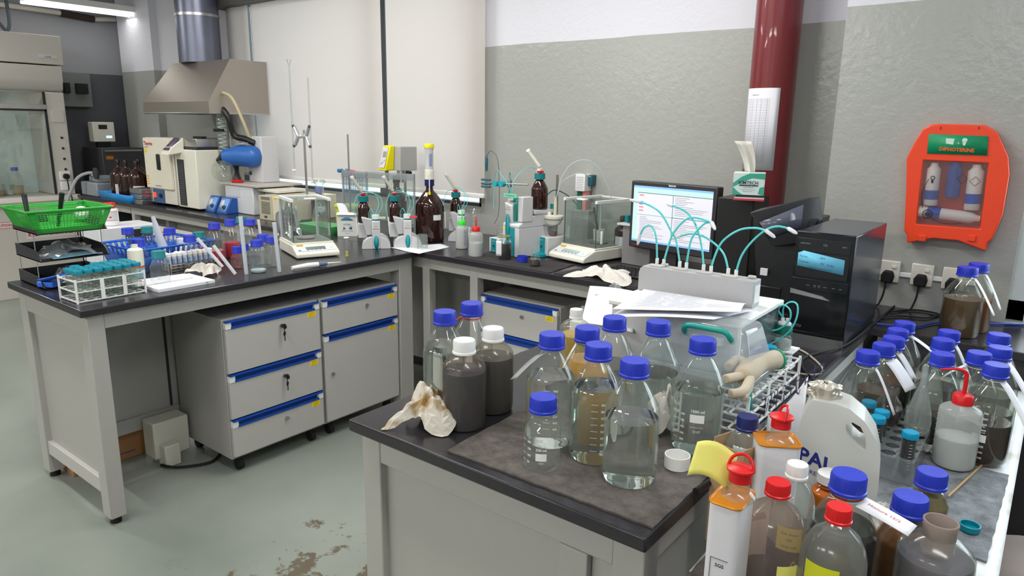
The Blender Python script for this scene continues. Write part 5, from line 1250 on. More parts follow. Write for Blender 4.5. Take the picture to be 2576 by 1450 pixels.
# inside the cupboard
for i, (dx, y, h, c, lb) in enumerate(((-.25, 2.05, .10, (150, 110, 70), 'beaker of brown liquid inside the fume cupboard, by its right side'), (-.28, 1.93, .13, (210, 215, 215), 'clear glass beaker inside the fume cupboard beside the burette'), (-.30, 2.14, .09, (200, 205, 200), 'squat glass jar inside the fume cupboard near the side liner'))):
    beaker(lb, (-6.90+dx, y, .8605), .045, h, liquid('hood_%d' % i, c), h*.5, mat=hglass)
hb_ = thing('black_heater', 'black hot plate with dark pan inside the fume cupboard', 'hot plate', (-7.15, 1.66, .8605))
MB().box(-.12, -.14, 0, .12, .14, .10).build('body', blackp, hb_, bevel=.006); MB().box(-.12, -.14, .10, .12, .14, .18).build('top_plate', fcm, hb_, bevel=.006); MB().lathe([(.08, .18), (.13, .26), (.13, .27)], seg=24).build('pan', pm('dark_brown_pan', rgb(60, 45, 35), .4), hb_)
hs_ = thing('retort_stand', 'steel burette stand seen through the fume cupboard sash', 'stand', (-7.05, 1.86, .8605))
MB().box(-.08, -.08, 0, .08, .08, .01).build('base_plate', darkp, hs_); MB().cyl((0, 0, .01), (0, 0, .85), .008, seg=10).build('rod', steel, hs_)
MB().cyl((0, -.12, .50), (0, .04, .50), .008, seg=8).build('clamp', pm('pale_clamp', rgb(210, 200, 200), .4), hs_)
MB().cyl((.02, .08, .15), (.02, .08, .40), .03, seg=14).build('pump_body', fcm, hs_); MB().cyl((.02, .08, .40), (.02, .08, .42), .032, seg=14).build('pump_cap', yellowp, hs_)
MB().cyl((0, .02, .50), (0, .06, .50), .014, seg=10).build('stopcock', capteal, hs_)
media('blue-capped bottle inside the fume cupboard near the right liner', (-7.2, 2.20, .8605), '1000', liq=liquid('hood_amber', (170, 150, 110)), level=.08, far=True, ring=False, seg=20)
# conduit and flexible cable on the left wall
cd = thing('wall_conduit', 'beige conduit with a dark insulated section high on the left wall', 'pipe', (XL+.03, 2.2, 2.44))
MB().cyl((0, -1.5, .05), (0, .62, .0), .022, seg=12).build('pipe_run', ivory, cd)
MB().cyl((0, .58, .0), (0, .86, -.02), .030, seg=12).build('insulated_section', pm('dark_brown_wrap', rgb(62, 50, 44), .8), cd)
MB().cyl((0, .86, -.02), (0, 1.05, .0), .020, seg=12).build('pipe_end', ivory, cd)
fcab = thing('hanging_cable', 'grey flexible cable dropping from the ceiling onto the fume cupboard', 'cable', (-7.18, 2.30, 2.195))
MB().tube(cr([(0, 0, ZC-2.2), (0, 0, .4), (0, .01, .12), (0, -.02, .03), (0, -.10, .12), (0, -.22, .14), (0, -.40, .10), (0, -.52, .004)], 8), .014, 8).build('conduit', pm('dark_conduit', rgb(70, 80, 85), .5), fcab)
# switch box on the left wall
swb = thing('switch_box', 'grey wall switch box with black isolators beside the fume cupboard', 'switch box', (XL+.001, 2.70, 1.62))
MB().box(0, -.05, 0, .10, .24, .30).build('enclosure', pm('box_grey', rgb(110, 116, 112), .5), swb, bevel=.005)
for y in (0.0, .10): MB().box(.10, y, .12, .135, y+(.05 if y == 0 else .10), .21).build('isolator', rubber, swb, bevel=.003)
# dark cabinet with white control box
dc = thing('dark_cabinet', 'dark grey laboratory cabinet standing in the far left corner', 'cabinet', (-7.30, 2.80, BZ))
MB().box(0, 0, 0, .42, .37, .40).build('body', pm('graphite', rgb(70, 70, 72), .4, .3), dc, bevel=.004)
MB().box(.42, .02, .37, .43, .35, .385).build('trim_strip', steel, dc)
MB().box(.42, .03, .30, .422, .09, .33).build('sticker', pm('sticker_orange', rgb(180, 110, 40), .6), dc)
cx = thing('control_box', 'white control box with blue glowing display on top of the dark cabinet', 'controller', (-7.22, 2.84, BZ+.4005))
MB().box(0, 0, .05, .10, .19, .23).build('housing', creamp, cx, bevel=.006); MB().box(.02, .04, 0, .08, .15, .05).build('stand', blackp, cx)
MB().box(.10, .05, .165, .102, .125, .205).build('screen', dk, cx)
MB().box(.10, .11, .085, .102, .16, .105).build('indicator', pm('blue_led', rgb(90, 140, 255), .4, emit=(.25, .45, 1, 1), es=3), cx)
# pump with hose and amber bottles on a blue tray
gp_ = thing('vacuum_pump', 'grey pump with a curved clear hose left of the blue tray', 'pump', (-6.75, 2.62, BZ))
MB().box(-.10, -.04, 0, .22, .20, .12).box(-.02, .0, .12, .20, .16, .17).build('body', pm('pump_grey', rgb(140, 145, 152), .5), gp_, bevel=.012)
MB().cyl((.05, .02, .17), (.05, .02, .20), .035, seg=16).build('inlet', steel, gp_)
MB().lathe([(.05, 0), (.05, .012)], seg=20).xf(T(.20, -.02, .20) @ RX(PI/2)).build('gauge', pm('gauge_black', rgb(50, 50, 52), .4), gp_)
MB().tube(cr([(.10, .02, .18), (.06, -.02, .20), (.02, -.10, .16), (.0, -.16, .05), (-.02, -.20, -.06)], 8), .013, 10).build('hose', cloudy('clear_hose', rgb(200, 205, 205), .4, .3), gp_)
bt = thing('plastic_tray', 'bright blue plastic tray carrying amber solvent bottles by the oven', 'tray', (-6.12, 2.74, BZ))
tb = pm('tray_blue', rgb(30, 140, 215), .35)
for a in ((-.26, -.19, 0, .26, .17, .004), ): MB().box(*a).build('tray_base', tb, bt)
for q in (((-.26, -.19), (.26, -.19)), ((.26, -.19), (.26, .17)), ((.26, .17), (-.26, .17)), ((-.26, .17), (-.26, -.19))):
    (ax, ay), (bx_, by) = q; k = 1.08
    MB().quad((ax, ay, .003), (bx_, by, .003), (bx_*k, by*k, .065), (ax*k, ay*k, .065)).build('tray_side', tb, bt, solid=.004)
for i, (x, y, lab, lb) in enumerate(((-6.20, 2.66, True, 'amber solvent bottle with white label at the left front of the blue tray'), (-6.06, 2.66, False, 'dark amber solvent bottle in the middle front of the blue tray'), (-5.92, 2.68, True, 'amber solvent bottle with wide pale label at the right of the blue tray'),
      (-6.14, 2.80, False, 'amber solvent bottle at the back left of the blue tray'), (-6.00, 2.82, False, 'amber solvent bottle at the back of the blue tray by the pier'), (-5.86, 2.83, True, 'amber bottle with white neck ring at the back right of the blue tray'))):
    amber_round(lb, (x-.06, y, BZ+.0045), .070, .325 if i != 5 else .34, capr=.019, caph=.028, extra=lab_patch(.09, .04, .125, .1) if lab else None, sh=.36)
sb = thing('steel_blocks', 'stack of brushed steel trays beside the oven', 'steel trays', (-5.80, 2.60, BZ))
for i, (dx, z) in enumerate(((0, 0), (.02, .042), (.01, .084))): MB().box(-.10+dx, -.03, z, .10, .10, z+.038).build('steel_tray', steel, sb, bevel=.002)
MB().box(-.16, -.02, 0, -.105, .04, .03).build('steel_tray', steel, sb, bevel=.002)
# oven
ov = thing('drying_oven', 'cream laboratory oven with red lettering and blue control strip on the back worktop', 'oven', (-5.735, 2.66, BZ), 0)
zo = zat((-5.735, 2.66, BZ), 345)-BZ
MB().box(0, 0, .02, .42, .42, zo).build('cabinet', ivory, ov, bevel=.004)
MB().box(.0, -.02, .135, .40, 0, zo-.004).build('door', pm('oven_cream', rgb(232, 226, 208), .4), ov, bevel=.004)
MB().box(.215, -.035, .28, .255, -.02, .40).build('door_handle', blackp, ov, bevel=.006)
MB().box(.06, -.006, .02, .235, .0, .125).build('control_strip', pm('steel_blue', rgb(62, 96, 140), .4), ov)
MB().box(.08, -.016, .06, .11, -.006, .10).build('power_switch', pm('switch_red', rgb(215, 60, 40), .4, emit=(1, .15, .05, 1), es=.6), ov)
MB().cyl((.19, -.02, .08), (.19, -.006, .08), .016, seg=16).build('temperature_knob', pm('dark_blue_knob', rgb(30, 40, 60), .4), ov)
MB().text('Thermo', .042, lambda u, v: (.015+u, -.0215, zo-.06+v), align='LEFT', bold=.02).build('lettering', red_ink, ov, smooth=False)
MB().text('SCIENTIFIC', .014, lambda u, v: (.015+u, -.0215, zo-.08+v), align='LEFT').build('lettering', pm('grey_ink', rgb(110, 100, 110), .7), ov, smooth=False)
MB().text('Heratherm', .022, lambda u, v: (.19+u, -.0215, .15+v)).build('lettering', pm('slate_ink', rgb(120, 130, 165), .7), ov, smooth=False)
MB().box(.012, -.0215, zo-.115, .055, -.020, zo-.09).build('sticker', yellow_l, ov)
m = MB(); 
for z in (.16, .18, .20, .22): m.box(.01, -.0215, z, .05, -.020, z+.009)
m.build('warning_stickers', pm('sticker_amber', rgb(228, 180, 20), .5), ov)
for x in (.03, .39): MB().box(x-.02, .02, 0, x+.02, .40, .02).build('foot', rubber, ov)
# recirculating chiller
ch_ = thing('recirculating_chiller', 'cream recirculating chiller with black grille and tilted control head', 'chiller', (-5.29, 2.66, BZ), 0)
zc_ = zat((-5.29, 2.66, BZ), 375)-BZ
MB().box(0, 0, .015, .30, .38, zc_).build('housing', creamp, ch_, bevel=.006)
gr = MB().box(.03, -.004, .03, .125, .002, .37).build('grille_panel', pm('grille_black', rgb(38, 38, 42), .5), ch_)
m = MB()
for i in range(26): m.box(.034, -.006, .036+i*.0128, .121, -.004, .036+i*.0128+.004)
m.build('grille_slats', pm('grille_grey', rgb(105, 105, 110), .5), gr)
hd = MB().hexa([(-.03, -.10, .40), (.09, -.10, .40), (.11, .02, .42), (0, .02, .42), (-.01, -.07, .46), (.10, -.07, .46), (.12, .02, .53), (.02, .02, .53)]).build('control_head', creamp, ch_, bevel=.008)
MB().quad((.0, -.0865, .440), (.085, -.0865, .440), (.112, -.004, .528), (.025, -.004, .528)).build('display', pm('plum_panel', rgb(98, 84, 104), .3), hd, solid=.002)
MB().box(.02, .02, zc_, .29, .37, zc_+.02).build('rim', dk, ch_)
MB().box(.02, .02, zc_+.02, .29, .36, zc_+.08).build('bath_cover', steel, ch_, bevel=.003)
MB().box(.10, .10, zc_+.08, .22, .14, zc_+.095).build('cover_handle', blackp, ch_)
# steel canopy hood with duct
hd_ = thing('extraction_hood', 'stainless steel extraction canopy with round duct above the oven', 'extraction hood', (-5.355, YB-.075, 1.56), 0)
x0, x1, yf, yt = -.49, .49, -.48, -.295
hm = MB().add([(x0, yf, 0), (x1, yf, 0), (x1, 0, 0), (x0, 0, 0), (x0, yf, .085), (x1, yf, .085), (x1, 0, .385), (x0, 0, .385), (x0+.16, yt, .385), (x1, yt, .385)],
   [(0, 1, 5, 4), (4, 5, 9, 8), (8, 9, 6, 7), (1, 2, 6, 9, 5), (0, 4, 8, 7, 3), (2, 3, 7, 6)])
hm.build('canopy', pm('brushed_steel', rgb(172, 164, 155), .36, .85, noise=.04, scale=4), hd_, solid=.003, smooth=False)
MB().tube([(x0, yf, .003), (x1, yf, .003), (x1, -.004, .003)], .006, 6).build('drip_edge', steel, hd_)
MB().cyl((-.08, -.20, .385), (-.08, -.20, ZC-1.56), .155, seg=36).build('duct', pm('galvanised', rgb(120, 124, 140), .35, .8, noise=.1, scale=6), hd_)
MB().cyl((-.08, -.20, .72), (-.08, -.20, .74), .160, seg=36).build('duct_joint', steel, hd_)
# rotary evaporator
re_ = thing('rotary_evaporator', 'rotary evaporator with blue motor head, glass coil condenser and black hose', 'evaporator', (-4.72, 3.02, BZ), 0)
TP = .2165
zt = zat((-4.72, 2.95, BZ), 343)-BZ; za = zat((-4.72, 2.95, BZ), 470)-BZ
MB().box(-.08, -.06, TP, .10, .08, zt).build('tower', lgrey, re_, bevel=.006)
MB().box(-.08, -.062, zt-.10, .0, -.060, zt-.004).build('front_badge', whitep, re_); MB().box(-.035, -.064, zt-.05, -.005, -.0615, zt-.03).build('logo_patch', blue_ink, re_)
MB().cyl((.045, -.062, zt-.10), (.045, -.075, zt-.10), .02, seg=18).build('knob', pm('knob_grey', rgb(80, 86, 84), .5), re_); MB().cyl((-.05, -.062, .28), (-.05, -.07, .28), .014, seg=16).build('knob', pm('knob_grey', rgb(80, 86, 84), .5), re_)
zh = zat((-4.80, 2.90, BZ), 395)-BZ
bh = pm('motor_blue', rgb(45, 100, 175), .35)
MB().tube([(.03, -.09, zh+.005), (-.06, -.14, zh+.01), (-.15, -.20, zh-.005)], [.078, .076, .058], 24).sph((.03, -.09, zh+.005), .078, 20).build('motor_head', bh, re_, label='blue motor head')
MB().tube([(-.15, -.20, zh-.005), (-.19, -.23, zh-.04)], [.045, .028], 18).build('drive_nozzle', blackp, re_)
MB().quad((-.03, -.17, zh+.095), (.01, -.15, zh+.098), (.02, -.11, zh+.104), (-.02, -.13, zh+.101)).build('badge', pm('silver_panel', rgb(214, 214, 220), .35), re_, solid=.002)
MB().tube([(-.18, -.22, zh-.03), (-.11, -.24, zh-.09)], [.018, .012], 12).build('vapour_tube', hglass, re_)
MB().tube(cr([(-.16, -.10, zh+.03), (-.15, -.13, zh-.10), (-.10, -.14, zh-.18), (-.05, -.14, zh-.24), (-.03, -.13, zh-.27)], 6), .030, 14).build('hinged_arm', darkp, re_)
# condenser column with coil and its clamp rod
xc, yc_ = -.235, -.16
zt2 = zat((-4.72+xc, 3.02+yc_, BZ), 262)-BZ; zb2 = zat((-4.72+xc, 3.02+yc_, BZ), 400)-BZ; ztip = zat((-4.72+xc, 3.02+yc_, BZ), 225)-BZ
MB().lathe([(.012, zb2-.10), (.014, zb2-.03), (.036, zb2), (.036, zt2), (.018, zt2+.03), (.010, ztip)], (xc, yc_, 0), 22, cap0=False).build('condenser', hglass, re_)
cp2 = [(xc+.026*math.cos(a*.9), yc_+.026*math.sin(a*.9), zb2+.01+(zt2-zb2-.02)*a/92) for a in range(0, 93)]
MB().tube(cp2, .0045, 6).build('coil', pm('coil_glass', rgb(225, 228, 228), .15), re_)
MB().sph((-.07, -.27, .30), .078, 24).build('receiving_flask', glass, re_)
MB().cyl((-.075, -.265, .36), (xc, yc_, zb2-.08), .018, seg=14).build('flask_neck', glass, re_)
MB().cyl((xc+.075, yc_+.02, TP), (xc+.075, yc_+.02, 1.03), .008, seg=10).build('support_rod', chrome, re_)
MB().box(xc-.04, yc_-.045, (zt2+zb2)/2, xc+.085, yc_-.03, (zt2+zb2)/2+.022).build('clamp_strap', blackp, re_)
MB().tube(cr([(xc+.02, yc_-.03, ztip-.02), (xc+.06, yc_-.03, ztip-.02), (xc+.16, yc_, ztip-.06), (xc+.22, yc_+.04, ztip-.22), (xc+.22, yc_+.08, zt+.0), (xc+.22, yc_+.12, zt-.06)], 8), .011, 10).build('vacuum_tube', cloudy('amber_tube', rgb(228, 218, 180), .4, .3), re_)
MB().tube(cr([(xc+.03, yc_-.03, zt2-.02), (xc+.07, yc_-.03, zt2-.03), (xc+.12, yc_-.01, zt2-.10), (xc+.13, yc_+.02, zt2-.22), (xc+.20, yc_+.06, zt-.02), (xc+.26, yc_+.10, zt-.05)], 8), .022, 12).build('insulated_hose', blackp, re_)
MB().cyl((xc+.018, yc_-.03, ztip-.02), (xc+.04, yc_-.03, ztip-.02), .009, seg=10).cyl((xc+.02, yc_-.03, zt2-.018), (xc+.045, yc_-.03, zt2-.02), .011, seg=10).build('red_connectors', capred, re_)
# heating bath in front of the evaporator
wbth = thing('water_bath', 'white heating bath with twin blue control pods below the evaporator', 'water bath', (-4.87, 2.80, BZ), 0)
MB().box(0, 0, .0, .36, .34, .20).build('bath_body', pm('cool_white', rgb(214, 216, 220), .4), wbth, bevel=.008)
MB().box(-.06, -.01, .2, .44, .36, .216).build('top_plate', pm('warm_grey_plate', rgb(190, 182, 176), .4), wbth, bevel=.003)
MB().box(.02, -.004, .12, .20, .0, .19).build('data_plate', lgrey, wbth)
for x in (-.13, .03):
    pod = MB().prism([(-.10, 0), (.0, 0), (.0, .11), (-.045, .115)], x, x+.13, 'x').build('control_pod', pm('pod_blue', rgb(35, 85, 165), .35), wbth, bevel=.004)
    f = lambda u, v, x=x: (x+.01+u*.11, -.101+v*.055, .004+v*.110)
    MB().quad(f(0, .08), f(1, .08), f(1, .92), f(0, .92)).build('pod_face', pm('pod_face', rgb(120, 160, 215), .3), pod, solid=.002)
    MB().quad(f(.06, .35), f(.5, .35), f(.5, .8), f(.06, .8)).xf(T(0, -.0022, .001)).build('pod_screen', pm('silver_panel', rgb(214, 214, 220), .35), pod, solid=.001)
    MB().cyl((x+.09, -.095, .045), (x+.09, -.078, .05), .014, seg=14).build('pod_knob', pm('knob_teal', rgb(40, 90, 130), .4), pod)
rr_ = thing('red_clip', 'red plastic flask clip lying on the heating bath plate', 'clip', (-4.76, 2.84, BZ+.2165))
MB().ring((0, 0, .010), .034, .010, 22, 8).build('clip_ring', capred, rr_)
wt = thing('lid_plate_box', 'thin white lid plate resting right of the heating bath', 'lid', (-4.42, 2.94, BZ+.001))
MB().box(-.11, -.10, .17, .16, .14, .19).build('lid_plate', ivory, wt, bevel=.003); MB().box(-.06, -.06, 0, .10, .12, .17).build('support_box', pm('pale_grey_green', rgb(180, 186, 172), .5), wt)
# beige ventilated box
vb = thing('ventilated_box', 'beige ventilated power box behind the left balance shield', 'power supply', tuple(at(688, 557, BZ)), 0)
MB().box(0, 0, .0, .14, .42, .165).build('case', pm('beige_case', rgb(216, 210, 186), .45), vb, bevel=.004)
MB().box(-.16, .0, .0, -.002, .40, .165).build('grille_block', pm('beige_dark', rgb(186, 180, 158), .5), vb, bevel=.003)
m = MB()
for i in range(10): m.box(-.13, -.0016, .045+i*.0085, -.03, -.0005, .048+i*.0085)
for i in range(4): m.box(-.13, -.0016, .140+i*.005, -.03, -.0005, .142+i*.005)
m.box(-.10, -.0016, .015, -.07, -.0005, .03)
m.build('vent_slots', pm('slot_dark', rgb(70, 66, 60), .6), vb)
MB().box(.02, -.001, .150, .06, .0, .160).build('sticker', pm('sticker_amber', rgb(228, 180, 20), .5), vb)
# burette stand
bs_p = Vector((-4.075, 2.94, BZ))
bs = stand('retort stand with butterfly clamp holding two burettes in front of the roller blind', bs_p, zat(bs_p, 327)-BZ, .008, (-.012, -.10, .10, .08))
zcl = zat(bs_p, 343)-BZ
cm_ = pm('clamp_silver', rgb(205, 208, 215), .3, .7)
for sx_ in (-1, 1):
    pts = [(0, -.01, zcl), (sx_*.04, -.012, zcl), (sx_*.065, -.014, zcl+.035), (sx_*.08, -.016, zcl+.06)]
    MB().tube(cr(pts, 5), [.012]*16, 8).build('clamp_arm', cm_, bs)
    pts = [(0, -.01, zcl), (sx_*.04, -.012, zcl), (sx_*.065, -.014, zcl-.035), (sx_*.08, -.016, zcl-.06)]
    MB().tube(cr(pts, 5), [.012]*16, 8).build('clamp_arm', cm_, bs)
    for dz in (.065, -.065): MB().sph((sx_*.088, -.02, zcl+dz), .011, 10).build('clamp_roller', pm('roller_grey', rgb(70, 75, 85), .4), bs)
for sx_, yt_, yb2, lb in ((-1, 165, 440, 'left burette held by the butterfly clamp, with stopcock and funnel top'), (1, 195, 470, 'right burette held by the butterfly clamp')):
    bp2 = Vector((bs_p.x+sx_*.098, bs_p.y-.02, BZ)); z_b = zat(bp2, yb2); z_t = zat(bp2, yt_)
    b = thing('burette', lb, 'burette', (bp2.x, bp2.y, z_b), 0)
    MB().tube([(0, 0, 0), (0, 0, .035), (0, 0, .05), (0, 0, z_t-z_b)], [.0015, .002, .0055, .0055], 10).build('glass_tube', hglass, b)
    MB().cyl((-.022, 0, .03), (.022, 0, .03), .007, seg=10).build('stopcock', whitep, b)
    if sx_ < 0: MB().lathe([(.0055, 0), (.016, .04)], (0, 0, z_t-z_b), 14, cap0=False, cap1=False).build('funnel_top', hglass, b)
# red-capped white bottle and red-text board left
wr_ = wcb = O+ray(281, 567)*4.2
whc = thing('side_cabinet', 'white side cabinet with a dark opening behind the letter tray', 'cabinet', (wcb.x, wcb.y, 0))
MB().box(-.14, -.12, 0, .12, .22, wcb.z-.001).build('body', pm('cool_white', rgb(214, 216, 220), .4), whc, bevel=.003)
MB().box(.12, .02, wcb.z-.16, .1215, .18, wcb.z-.02).build('opening', dk, whc)
MB().box(.12, -.11, .10, .123, .21, wcb.z-.20).build('door', panel, whc, bevel=.002)
plastic_bottle('white plastic reagent bottle with red cap standing behind the green basket', wcb, .042, .135, cap=None, capr=.03, caph=.03, body=whitep, sh=.012, extra=lambda t, R, a: (MB().lathe([(.032, .105), (.032, .133), (.03, .135)], seg=26, flute=.0008, fz=(.106, .1335)).build('screw_cap', capred, t), strip(MB(), R, a, -.04, .04, .03, .085, 8).build('label', pm('label_white', rgb(215, 210, 214), .6), t), strip(MB(), R, a, -.04, .04, .083, .085, 8, lift=.0008).build('label_line', red_ink, t), strip(MB(), R, a, -.008, .004, .048, .056, 3, lift=.0008).build('label_mark', red_ink, t), strip(MB(), R, a, -.04, .04, .032, .034, 8, lift=.0008).build('label_line', red_ink, t)))
sgn = thing('notice_board', 'white notice with red Chinese characters below the back worktop', 'sign', (-5.62, 2.588, .55))
MB().box(0, 0, 0, .80, .003, .16).build('board', pm('notice_white', rgb(222, 218, 214), .6), sgn)
MB().text('盲 几 器 室 位', .09, lambda u, v: (.42+u, -.0012, .05+v)).build('lettering', red_ink, sgn, smooth=False)
# ================================================================ computers, pipe, wall items
# maroon steel pipe column
maroon = pm('maroon_paint', rgb(112, 30, 36), .3, noise=.06, scale=10, coat=.3)
pipe = thing('steel_column', 'maroon painted round steel column rising by the right-hand wall', 'column', (-1.045, 3.12, BZ))
MB().lathe([(.093, 0), (.093, ZC-BZ)], seg=48).build('shaft', maroon, pipe)
# printed table sheets taped to the column
PC_ = Vector((-1.045, 3.12))
def col_sheet(label, a0, w, z0, z1, n=3, grid=True, mat=paper):
    t = thing('taped_sheet', label, 'paper', (PC_.x, PC_.y, z0))
    a = tocam((PC_.x, PC_.y))+a0
    R = .094
    for k in range(n): strip(MB(), R, a, -w/2+k*.002, w/2+k*.003, -k*.001, z1-z0, 12, lift=.0008*(n-k)).build('sheet', mat, t, solid=.0004)
    if grid:
        g = MB(); L0 = .0008*n+.0008
        for i in range(40): strip(g, R, a, -w/2+.004, w/2-.03, .03+i*(z1-z0-.075)/39, .03+i*(z1-z0-.075)/39+.0007, 8, lift=L0)
        for u in (-.46, -.36, -.28, -.20, -.06, .06, .22): strip(g, R, a, w*u, w*u+.0007, .03, z1-z0-.045, 1, lift=L0)
        g.text('Calibration', .008, wrap(R, z1-z0-.03, a-.02/R, lift=L0)).build('printed_table', pm('table_ink', rgb(120, 120, 140), .7), t, smooth=False)
    return t
pf = Vector((PC_.x, PC_.y-.094, 0))
zz = lambda y: zat((PC_.x-.04, PC_.y-.09, BZ), y)
col_sheet('stack of printed table sheets taped to the maroon column', -.50, .15, zz(426), zz(222))
col_sheet('small white paper note on the column beside the wipes box', -.66, .05, zz(478), zz(452), 1, False)
col_sheet('small white paper note lower on the column above the dark monitor', -.66, .05, zz(512), zz(490), 1, False)
# monitor
mon = thing('computer_monitor', 'dark-framed computer monitor showing a titration program window', 'monitor', (-1.37, 2.93, BZ), 0)
mrot = math.radians(-9)
mon.rotation_euler = (0, 0, mrot)
sw, sh_, mz = .452, .310, .098
FR = MB().box(-sw/2, -.02, mz, sw/2, .03, mz+sh_+.0).build('frame', darkp, mon, bevel=.006)
FR2 = MB().box(-.13, .03, mz+.06, .13, .065, mz+.25).build('rear_shell', darkp, mon, bevel=.01)
scr_e = lambda n, c, s=.95: pm('screen_'+n, rgb(*c), .4, noise=0, emit=rgb(*c), es=s)
def sq(mb, u0, v0, u1, v1, y): X = lambda u: -sw/2+.018+u*(sw-.036); Z = lambda v: mz+.032+v*(sh_-.052); return mb.box(X(u0), y-.0005, Z(v0), X(u1), y, Z(v1))
scr = sq(MB(), 0, 0, 1, 1, -.0205).build('screen', scr_e('base', (205, 205, 214), .55), mon, smooth=False)
sq(sq(MB(), 0, .0, 1, .035, -.0212), 0, .965, 1, 1, -.0212).build('task_bars', scr_e('blue', (120, 165, 215), .7), scr, smooth=False)
sq(sq(sq(MB(), 0, .9, 1, .965, -.0212), 0, .035, .06, .9, -.0212), .0, .49, .52, .502, -.0216).build('tool_bar', scr_e('mint', (175, 215, 205), .6), scr, smooth=False)
tl = MB(); sq(tl, .06, .875, 1, .885, -.0216); sq(tl, .52, .035, .526, .875, -.0216); sq(tl, .06, .49, 1, .50, -.0216)
tl.build('window_edges', scr_e('teal', (40, 130, 125), .5), scr, smooth=False)
rnd = random.Random(4); m = MB()
for i in range(26):
    v = .84-.03*i
    if v < .06: break
    if .46 < v < .53: continue
    u0 = .55; sq(m, u0, v, u0+.1+rnd.random()*.32, v+.006, -.0216)
    if i > 12: sq(m, .10, v, .14+rnd.random()*.3, v+.006, -.0216)
m.build('text_lines', scr_e('greytext', (140, 140, 155), .5), scr, smooth=False)
m = MB()
for v in (.83, .62, .56): sq(m, .08, v, .14, v+.012, -.0216)
m.build('menu_marks', scr_e('redmark', (190, 70, 70), .5), scr, smooth=False)
m = MB()
for v in (.72, .67): sq(m, .08, v, .13, v+.012, -.0216)
m.build('menu_marks', scr_e('bluemark', (80, 100, 190), .5), scr, smooth=False)
MB().text('lenovo', .014, lambda u, v: (u, -.0207, mz+sh_-.014+v), bold=.03).build('lettering', white_ink, FR, smooth=False)
MB().text('ThinkVision', .009, lambda u, v: (-sw/2+.045+u, -.0207, mz+.012+v)).build('lettering', red_ink, FR, smooth=False)
MB().box(-.03, .0, .02, .03, .03, mz+.1).build('stand_neck', darkp, mon); MB().lathe([(.09, 0), (.09, .012), (.07, .018)], (0, .02, 0), 28, sx=1.2).build('stand_foot', darkp, mon)
# keyboard
kbd = thing('keyboard', 'black keyboard lying below the computer monitor', 'keyboard', (-1.62, 2.72, BZ), math.radians(-10))
MB().box(0, 0, 0, .42, .15, .016).build('keyboard_body', blackp, kbd, bevel=.003)
km = MB()
for r_ in range(5):
    for c in range(19): km.hexa([(.010+c*.0212, .012+r_*.026, .016), (.028+c*.0212, .012+r_*.026, .016), (.028+c*.0212, .034+r_*.026, .016), (.010+c*.0212, .034+r_*.026, .016), (.012+c*.0212, .014+r_*.026, .023), (.026+c*.0212, .014+r_*.026, .023), (.026+c*.0212, .032+r_*.026, .023), (.012+c*.0212, .032+r_*.026, .023)])
ko = km.build('keys', blackp, kbd); ko['kind'] = 'stuff'
# black computer case behind the monitor with the wipes box on it
bkc = thing('desktop_computer', 'black desktop computer case standing between the monitor and the column', 'computer', (-1.125, 2.82, BZ))
zk = zat((-1.09, 2.82, BZ), 497)-BZ
MB().box(0, 0, 0, .15, .19, zk).build('case', blackp, bkc, bevel=.005)
kq = at(1838, 489, BZ+zk+.0225); kq = (kq.x+.005, kq.y+.02, kq.z)
kbx = thing('tissue_box', 'green and white wipes box with a tissue pulled out, on the black computer case', 'box', kq, math.radians(18))
MB().box(-.005, -.02, 0, .112, .08, .085).build('carton', pm('mint_white', rgb(214, 232, 226), .6), kbx, bevel=.001)
g = lambda x, z, e=.0006: (x-.005, -.02-e, z)
MB().add([g(.0, .045), g(.03, .07), g(.06, .084), g(.117, .085), g(.117, .062), g(.07, .066), g(.035, .05), g(.0, .03)], [tuple(range(8))]).add([g(.0, .0), g(.04, .0), g(.02, .012), g(0, .03)], [(0, 1, 2, 3)]).add([g(.117, .0), g(.117, .035), g(.10, .03), g(.095, .006)], [(0, 1, 2, 3)]).build('green_swirl', pm('swirl_green', rgb(60, 165, 140), .6), kbx)
MB().text('KIMTECH', .0175, lambda u, v: (.052+u, -.0212, .042+v), bold=.02).build('lettering', pm('dark_ink', rgb(50, 55, 70), .6), kbx, smooth=False)
MB().box(.018, -.0212, .035, .062, -.0204, .0395).box(.063, -.0212, .035, .088, -.0204, .0395).build('printed_band', pm('dark_ink', rgb(50, 55, 70), .6), kbx)
MB().text('SCIENCE BRAND', .005, lambda u, v: (.052+u, -.0212, .028+v)).text('Kimwipes delicate task wipers', .0045, lambda u, v: (.052+u, -.0212, .020+v)).text('280 wipers per box', .0045, lambda u, v: (.052+u, -.0212, .013+v)).build('fine_print', pm('dark_ink', rgb(50, 55, 70), .6), kbx, smooth=False)
MB().grid(lambda u, v: (.035+.035*u+(.04*(1-v)-.045)*v*.8+(u-.5)*.03*v, .03+.008*math.sin(u*9+v*2), .080+.125*v), 16, 8).build('tissue', tissue, kbx, solid=.0008)
bkk = thing('notebook_stack', 'thin red and grey notebooks under the wipes box', 'notebooks', (kq[0], kq[1], BZ+zk+.0008), math.radians(18))
MB().box(0, -.02, 0, .115, .09, .007).build('notebook', pm('book_red', rgb(200, 60, 75), .5), bkk); MB().box(.004, -.018, .0072, .115, .09, .013).build('notebook', pm('book_white', rgb(205, 205, 205), .6), bkk); MB().box(.008, -.018, .0132, .115, .09, .021).build('notebook', darkp, bkk)
